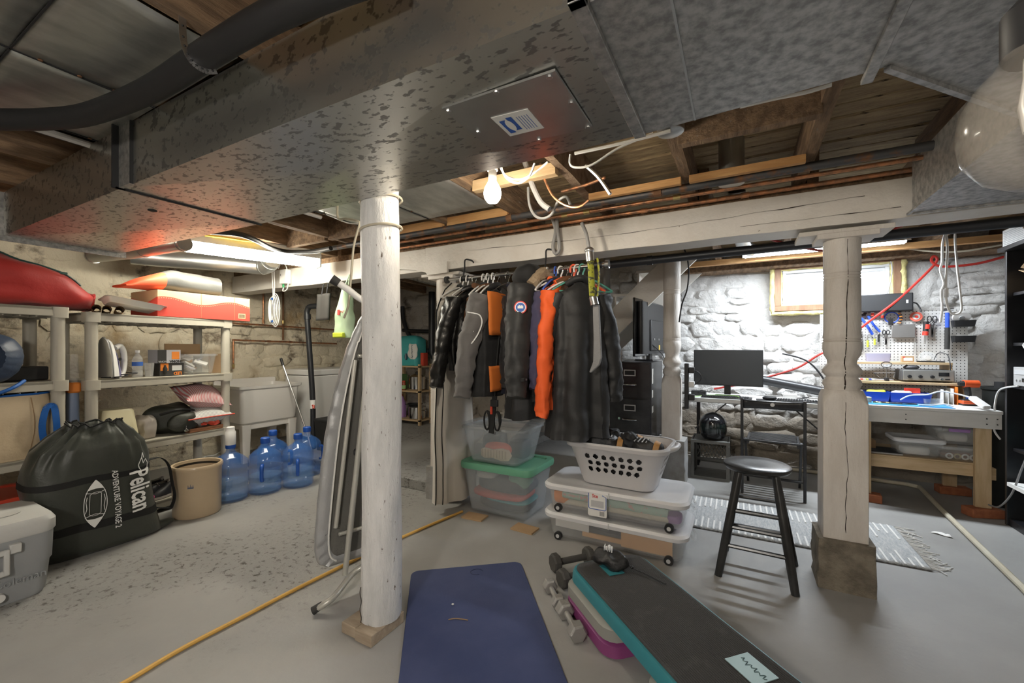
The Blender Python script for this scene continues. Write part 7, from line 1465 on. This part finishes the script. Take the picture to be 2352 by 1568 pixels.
# things on the bench shelves
U1, U2 = 1.139, .971
def onU(px, z, y): d = ray(px, 800); s_ = y / d.y; return Vector((d.x * s_, y, z))
tag(MB().layers([(0, .165, .06, .006), (.075, .175, .065, .006), (.075, .165, .055, .005), (.01, .155, .05, .005)], 3).build('lilac_tray', mat('lilac_grey', (.30, .30, .42), .5), loc=onU(2016, U1, 5.04)), 'lilac grey open tray on the upper pine shelf', 'tray')
t = thing('parts_carton', 'small brown carton with a white label on the upper pine shelf', 'carton', onU(2084, U1, 4.98)); MB().box(-.04, .04, -.02, .02, 0, .052).build('box', 'cardboard', t, smooth=0); MB().box(-.03, .03, -.0212, -.0202, .012, .038).build('label', 'paper', t, smooth=0); MB().box(-.035, -.02, -.0212, -.0202, .038, .048).build('mark', 'tool_red', t, smooth=0)
t = thing('tape_measure', 'clear reel on the upper pine shelf', 'reel', onU(2130, U1, 4.98)); MB().cyl((0, -.018, .04), (0, .018, .04), .055, n=24).warp(lambda p: Vector((p.x, p.y, max(p.z, .001)))).build('reel', 'pet_clear', t); MB().cyl((0, -.02, .04), (0, .02, .04), .02, n=16).build('hub', 'white_plastic', t); MB().cbox((0, 0, .012), (.1, .03, .02)).build('base', 'ink_grey', t)
wire('thin_black_cable', 'black cable looping from the reel down past the upper shelf', 'cable', [onU(2145, U1 + .02, 4.97), onU(2155, U1 + .08, 4.96), onU(2175, U1 + .07, 4.92), onU(2182, U1 - .0, 4.87), onU(2183, U1 - .09, 4.85), onU(2184, U1 - .16, 4.86)], .0035, 'black_plastic')
tag(MB().bar((-.09, 0, .008), (.09, .01, .006), .018, .012).build('black_pen', 'black_plastic', loc=onU(2138, U1, 4.91)), 'black pen lying at the front of the upper pine shelf', 'pen')
am = thing('amplifier', 'grey vintage amplifier with three knobs on the lower pine shelf', 'amplifier', onU(2121, U2, 4.93)); MB().box(-.165, .165, -.10, .10, .01, .105).build('case', mat('amp_dark', (.10, .10, .10), .5), am, bev=.004); MB().box(-.16, .16, -.106, -.10, .014, .10).build('face', mat('amp_face', (.34, .33, .30), .45, .4), am, bev=.002)
for x in (-.12, -.05, .025): MB().cyl((x, -.106, .048), (x, -.125, .048), .014, .012, 14).build('knob', 'black_plastic', am)
MB().box(.065, .13, -.1075, -.105, .055, .085).build('display', 'black_gloss', am, smooth=0); MB().cyl((.085, -.106, .028), (.085, -.115, .028), .010, n=12).build('jack', 'chrome', am); MB().box(.105, .135, -.1075, -.106, .024, .034).build('badge', 'ink_black', am, smooth=0)
for x in (-.13, .13): MB().cyl((x, 0, 0), (x, 0, .012), .012, n=8).build('foot', 'black_rubber', am)
t = thing('spare_mouse', 'dark grey computer mouse lying on the amplifier', 'mouse', onU(2093, U2 + .106, 4.92)); lump(.055, .034, .017, .7, .002, 9, 1).build('shell', mat('mouse_grey', (.09, .09, .10), .35), t, smooth=70); MB().cyl((-.03, -.004, .034), (-.03, .004, .034), .006, n=8).build('wheel', 'black_rubber', t)
mg = thing('helping_hands', 'soldering stand with a round magnifier on the lower pine shelf', 'magnifier', onU(2036, U2, 4.86)); MB().box(-.012, .012, -.03, .03, 0, .03).build('base', 'black_matte', mg, bev=.003); MB().cyl((0, 0, .03), (0, 0, .11), .004, n=8).build('post', 'steel', mg); MB().cyl((-.09, 0, .07), (.06, 0, .075), .004, n=8).build('cross_rod', 'steel', mg)
MB().tube([(.036 * math.cos(a), .0, .145 + .024 * math.sin(a)) for a in [2 * math.pi * i / 20 for i in range(20)]], .004, 6, closed=True).build('lens_frame', 'chrome', mg); MB().loft([[(.034 * math.cos(a), y, .145 + .022 * math.sin(a)) for a in [2 * math.pi * i / 20 for i in range(20)]] for y in (-.002, .002)]).build('lens', 'glass_thin', mg); MB().tube([(-.09, 0, .07), (-.06, -.02, .045), (-.05, -.03, .03)], .004, 6).build('clip', 'chrome', mg); MB().tube([(.06, 0, .075), (.045, -.02, .03)], .004, 6).build('clip', 'chrome', mg)
t = thing('parts_organizer', 'clear organizer tray of small coloured parts on the lower pine shelf', 'organizer', onU(1972, U2, 4.86)); MB().box(-.10, .12, -.05, .05, 0, .022).build('tray', 'bin_clear', t, bev=.003); 
for i in range(10): MB().cbox((-.08 + .02 * i, .0, .012), (.013, .05, .012)).build('part', ('tool_red', 'white_plastic', 'lime', 'tool_blue', 'paper')[i % 5], t)
t = thing('small_notebook', 'thin dark notebook lying beside the magnifier', 'notebook', onU(2003, U2, 4.92)); MB().box(-.12, .14, -.05, .05, 0, .008).build('pages', 'paper', t, smooth=0); MB().box(-.12, .14, -.052, .05, .008, .012).build('cover', 'carton_grey', t, smooth=0)
# bench top
mat('bin_blue', (.015, .06, .45), .4)
for i, (px, w0, lb) in enumerate(((2003, .22, 'blue open parts bin under the lower shelf, left one'), (2085, .27, 'blue open parts bin under the lower shelf, right one'))):
    t = thing('parts_bin', lb, 'bin', onU(px, BZ, 4.76), 0, 'blue bins on the bench'); MB().layers([(0, w0 - .02, .13, .012), (.085, w0, .16, .014), (.085, w0 - .01, .15, .012), (.008, w0 - .028, .12, .01)], 3).build('tray', 'bin_blue', t)
    lump(.07, .05, .04, .6, .012, 16, i + 1).shift((-.04 if i else .03, 0, .02)).build('contents', ('lime', 'tray_white')[i], t, smooth=60); MB().box(-.02, .08, .0, .02, .03, .12 if i else .07).build('packet', ('cloth_tealc', 'tool_red')[i], t, smooth=0)
    if i: MB().cyl((.07, -.02, .045), (.07, -.02, .08), .04, n=18).build('tape_roll', 'white_plastic', t)
tag(MB().lathe([(.038, 0), (.045, .002), (.045, .048), (.038, .05), (.03, .048), (.03, .002)], n=26).build('masking_tape', mat('tape_beige', (.60, .50, .36), .7), loc=onU(1986, BZ, 4.56)), 'roll of beige masking tape on the workbench', 'tape')
sm_ = thing('soldering_mat', 'light blue silicone mat on the workbench', 'mat', onU(2075, BZ, 4.55), R(-3)); MB().box(-.25, .27, -.13, .10, 0, .004).build('mat', mat('silicone_blue', (.04, .27, .62), .5), sm_, smooth=0); MB().box(-.23, .25, -.11, .08, .004, .0055).build('panel', mat('silicone_blue2', (.06, .33, .68), .5), sm_, smooth=0)
wire('probe_lead', 'black probe lead curled on the blue mat', 'cable', [Vector((1.06 + .10 * math.cos(a * .8) + .012 * a, 4.53 + .04 * math.sin(a * .8), BZ + .010)) for a in range(14)], .0035, 'black_plastic'); wire('key_ring', 'bundle of small brass keys on the blue mat', 'keys', [Vector((.98 + .02 * a, 4.52 + .012 * math.sin(a * 2), BZ + .012)) for a in range(6)], .006, 'brass')
t = thing('power_block', 'white power block with its cord on the right end of the bench', 'power strip', onU(2246, BZ, 4.47), R(20)); MB().box(-.025, .025, -.075, .06, .0, .03).warp(lambda p: Matrix.Rotation(R(28), 3, 'X') @ p + Vector((0, 0, .042))).build('block', 'white_plastic', t, bev=.006); MB().box(-.006, .03, .05, .09, .07, .08).build('plug', 'chrome', t)
wire('white_cable', 'white flat cable arching over the blue bins to the power block', 'cable', [onU(2068, BZ + .03, 4.62), onU(2090, BZ + .07, 4.62), onU(2130, BZ + .085, 4.6), onU(2160, BZ + .115, 4.6), onU(2200, BZ + .10, 4.58), onU(2235, BZ + .075, 4.54)], .0065, 'white_cable'); wire('white_cable', 'white cable lying across the blue mat', 'cable', [onU(2110, BZ + .012, 4.47), onU(2140, BZ + .012, 4.47), onU(2170, BZ + .025, 4.48), onU(2190, BZ + .012, 4.46)], .006, 'white_cable')
dr_ = thing('cordless_drill', 'orange and black cordless drill standing on the workbench', 'drill', onU(2224, BZ, 4.72), R(8)); MB().box(-.05, .045, -.035, .035, .0, .05).build('battery', 'black_plastic', dr_, bev=.008); MB().box(-.052, .047, -.037, .037, .012, .045).build('battery_shell', mat('drill_orange', (.75, .11, .03), .4), dr_, bev=.008); MB().tube([(0, 0, .05), (-.002, 0, .10), (-.008, 0, .15)], .02, 10).build('grip', 'black_rubber', dr_); MB().tube([(.06, 0, .175), (-.03, 0, .175)], .03, 14).build('motor', 'drill_orange', dr_); MB().cyl((-.03, 0, .175), (-.06, 0, .175), .024, .016, 14).build('chuck', 'black_plastic', dr_)
t = thing('paper_sheets', 'papers and an orange folder standing beside the blue bins', 'papers', onU(2170, BZ, 4.80)); 
for i, (x, m, h0) in enumerate(((-.03, 'paper', .12), (.0, 'paper', .11), (.03, 'paper', .13), (.055, 'orange', .145))): MB().box(x, x + .003, -.07, .07, 0, h0).build('sheet', m, t, smooth=0)
tag(MB().layers([(0, .10, .09, .01), (.045, .115, .10, .01), (.045, .108, .093, .01), (.006, .095, .085, .01)], 3).build('clear_tray', 'bin_clear', loc=onU(2140, BZ, 4.70)), 'small clear tray right of the blue bins', 'tray')
bk_ = thing('black_bucket', 'black plastic pot on the floor between the bench and the shelving', 'bucket', (1.86, 4.85, 0)); MB().lathe([(.10, .0), (.105, .01), (.115, .92), (.125, .93), (.125, .95), (.115, .95), (.108, .94)], n=26).build('pot', mat('bucket_dark', (.012, .014, .013), .5), bk_); MB().cyl((0, 0, .94), (0, 0, .99), .05, n=14).build('cap', 'black_matte', bk_)
sp_ = thing('loudspeaker', 'black loudspeaker box on the sill below the window', 'speaker', (1.19, 5.135, 1.602), R(-4)); MB().box(-.19, .19, -.07, .07, 0, .165).build('cabinet', 'black_paint', sp_, bev=.006); MB().box(-.18, .18, -.074, -.07, .01, .155).build('grille', 'black_matte', sp_, smooth=0); MB().box(.14, .155, -.0755, -.074, .07, .10).build('badge', 'ink_grey', sp_, smooth=0); MB().tube([(.18, 0, .08), (.22, -.01, .07), (.24, -.02, .03), (.25, -.03, -.01)], .006, 6, 4).build('cable', 'black_plastic', sp_)
wire('grey_cable', 'thin grey cable hanging from the window corner to the clamps', 'cable', [oy(2046, 600, 5.12), oy(2049, 620, 5.12), oy(2042, 660, 5.11), oy(2030, 690, 5.1), oy(2022, 712, 5.1)], .005, 'grey_hose')
# under the bench
LS = .389
def onL(px, z, y): return onU(px, z, y)
b_ = bin_('storage_bin', 'clear plastic box with a white lid alone on the bench lower shelf', onL(2100, LS, 4.60), 0, .25, .20, .30, .24, .13, 'bin_clear', 'lid_clear' if False else 'lid_white', .02, .015, .03); stuffs(b_, ((0, 0, .01, .09, .07, .03, 'paper', 2),))
b_ = bin_('storage_bin', 'clear plastic box at the bottom of the stack by the bench leg', onL(2193, LS, 4.62), 0, .24, .24, .27, .27, .105, 'bin_clear', 'bin_clear', .015, .01, .03)
for i in range(4): MB().tube([(-.06 + .045 * i + .018 * math.cos(a), -.09, .028 + .018 * math.sin(a)) for a in [2 * math.pi * k / 14 for k in range(14)]], .006, 6, closed=True).build('ring', ('paper', 'brass', 'paper', 'white_plastic')[i], b_)
stuffs(b_, ((0, .02, .01, .09, .07, .02, 'wood_red', 4),))
b_ = bin_('storage_bin', 'clear plastic box with a purple latch on top of the stack by the bench leg', onL(2188, LS + .124, 4.64), 0, .24, .24, .28, .28, .12, 'bin_clear', 'bin_frost', .02, .015, .03); MB().box(-.07, .05, -.158, -.145, .10, .125).build('latch', 'lilac', b_, bev=.004); stuffs(b_, ((0, 0, .01, .08, .07, .03, 'cloth_white2', 2),))
tag(MB().box(-.10, .06, -.09, .09, 0, .085).build('parts_carton', 'cardboard', loc=onL(1985, LS, 4.72), bev=.002), 'brown carton on the bench lower shelf', 'carton')
t = thing('laptop', 'closed dark laptop on the bench lower shelf', 'laptop', onL(2008, LS, 4.60)); MB().box(-.16, .16, -.10, .12, 0, .012).build('base', 'ink_grey', t, bev=.003); MB().box(-.16, .16, -.10, .12, .012, .02).build('lid', 'black_plastic', t, bev=.003)
# ------------------------------------------------------------------ black shelving at the right edge
mat('shelf_black', (.013, .013, .015), .35, col2=(.02, .02, .022), scale=6)
bs = thing('black_bookcase', 'tall black open bookcase at the right edge', 'bookcase', (1.89, 3.92, 0)); bsd = lambda x0, x1, y0, y1, z0, z1, nm: MB().box(x0 - 1.89, x1 - 1.89, y0 - 3.92, y1 - 3.92, z0, z1).build(nm, 'shelf_black', bs, bev=.002, smooth=0)
bsd(1.67, 2.10, 4.31, 4.335, 0, 1.955, 'side_panel'); bsd(1.67, 2.10, 3.50, 3.525, 0, 1.955, 'side_panel'); bsd(2.085, 2.10, 3.525, 4.31, 0, 1.955, 'back_panel'); bsd(1.645, 2.11, 3.48, 4.37, 1.955, 1.985, 'top_board'); bsd(1.68, 2.085, 3.525, 4.31, 0, .05, 'plinth')
SHZ = (1.655, 1.30, 1.0, .555, .30)
for z in SHZ: bsd(1.70, 2.085, 3.525, 4.31, z - .022, z, 'shelf')
def onS(y, z, x=1.82): return Vector((x, y, z))
t = thing('open_carton', 'open brown cardboard carton on the bookcase', 'carton', onS(4.10, SHZ[0] + .001)); 
for (x0, x1, y0, y1) in ((-.10, -.096, -.12, .12), (.096, .10, -.12, .12), (-.1, .1, -.12, -.116), (-.1, .1, .116, .12)): MB().box(x0, x1, y0, y1, 0, .13).build('side', 'cardboard', t, smooth=0)
MB().bar((-.10, -.02, .13), (-.16, .0, .16), .2, .004, (0, 0, 1)).build('flap', 'box_tan', t); MB().bar((0, .12, .13), (0, .19, .155), .2, .004).build('flap', 'box_tan', t); MB().box(-.095, .095, -.115, .115, 0, .004).build('bottom', 'cardboard', t, smooth=0)
t = thing('electronic_device', 'black device with a silver clip on the second bookcase shelf', 'device', onS(4.10, SHZ[1] + .001)); MB().box(-.10, .05, -.08, .10, 0, .10).build('case', 'black_gloss', t, bev=.006); MB().box(-.104, -.1, .06, .09, .02, .07).build('clip', 'chrome', t, smooth=0); MB().box(-.11, -.1, -.06, .05, .0, .012).build('edge', 'chrome', t, smooth=0); MB().tube([(-.10, .08, .01), (-.13, .06, -.02), (-.13, .0, -.06), (-.12, -.1, -.09)], .005, 6, 4).build('cord', 'white_cable', t)
t = thing('stereo_receiver', 'silver receiver with a large dial on the bookcase', 'receiver', onS(4.08, SHZ[2] + .001, 1.84)); MB().box(-.15, .15, -.20, .20, 0, .13).build('case', mat('silver_pl', (.55, .55, .54), .4, .3), t, bev=.004); MB().box(-.154, -.15, -.15, .18, .08, .11).build('slot', 'ink_grey', t, smooth=0); MB().cyl((-.15, -.02, .04), (-.175, -.02, .04), .03, .027, 20).build('dial', 'white_plastic', t)
for y in (.12, .16): MB().cyl((-.15, y, .04), (-.156, y, .04), .008, n=10).build('button', 'ink_grey', t)
MB().box(-.153, -.15, .04, .09, .03, .055).build('display', 'black_gloss', t, smooth=0)
wire('white_cable', 'white cable running from the receiver down the side of the bookcase', 'cable', [Vector((1.69, 4.22, 1.0)), Vector((1.655, 4.36, .96)), Vector((1.645, 4.40, .85)), Vector((1.65, 4.41, .76)), Vector((1.648, 4.42, .66)), Vector((1.66, 4.37, .6))], .006, 'white_cable'); wire('grey_cable', 'grey cable hanging in front of the bookcase to the floor', 'cable', [Vector((1.66, 3.98, .99)), Vector((1.65, 4.02, .8)), Vector((1.66, 4.02, .62)), Vector((1.65, 4.10, .42)), Vector((1.65, 4.20, .25)), Vector((1.64, 4.33, .12)), Vector((1.62, 4.42, .10))], .006, 'grey_hose')
t = thing('ventilated_box', 'white box with a fine grille on top of the bookcase', 'device', (1.80, 4.16, 1.986)); MB().box(-.14, .2, -.20, .18, 0, .12).build('case', 'white_plastic', t, bev=.004)
for i in range(8): MB().box(-.143, -.14, -.18, .16, .012 + .012 * i, .018 + .012 * i).build('grille_bar', 'ink_grey', t, smooth=0)
t = thing('small_pack', 'small pink and cyan pack on the bookcase', 'pack', onS(3.98, SHZ[3] + .001, 1.78)); MB().box(-.05, .05, -.06, .06, 0, .09).build('pack', 'cloth_tealc', t, bev=.008); MB().cyl((-.05, 0, .07), (-.062, 0, .07), .03, n=14).build('cap', 'pink', t)
t = thing('paper_tray', 'blue-edged paper tray on the bookcase', 'tray', onS(4.05, SHZ[4] + .001, 1.80)); MB().box(-.16, .10, -.16, .18, 0, .025).build('papers', 'paper', t, smooth=0); MB().box(-.10, .10, -.17, .10, .026, .09).build('box', mat('pale_blue', (.30, .45, .55), .5), t, bev=.003)
tag(MB().layers([(0, .26, .30, .02), (.12, .30, .34, .03)], 4).build('teal_crate', 'cloth_tealc', loc=onS(3.98, .051, 1.86)), 'teal box on the floor of the bookcase', 'box')
# litter and small marks on the floor
for i, (a, lb) in enumerate((((2165, 1228), 'torn scrap of white paper on the floor beside the rug'), ((1040, 1395), 'white paper crumb on the blue mat'))):
    tag(MB().grid(lambda u, v: ((u - .5) * (.11, .012)[i] * (1 - v * .5), (v - .5) * (.05, .01)[i], .003 + .006 * abs(math.sin(u * 5 + v * 3)) + (.010 if i else 0)), 6, 4).build('paper_scrap', 'paper', loc=oz(*a, 0), rz=-.5, solid=.001), lb, 'paper')
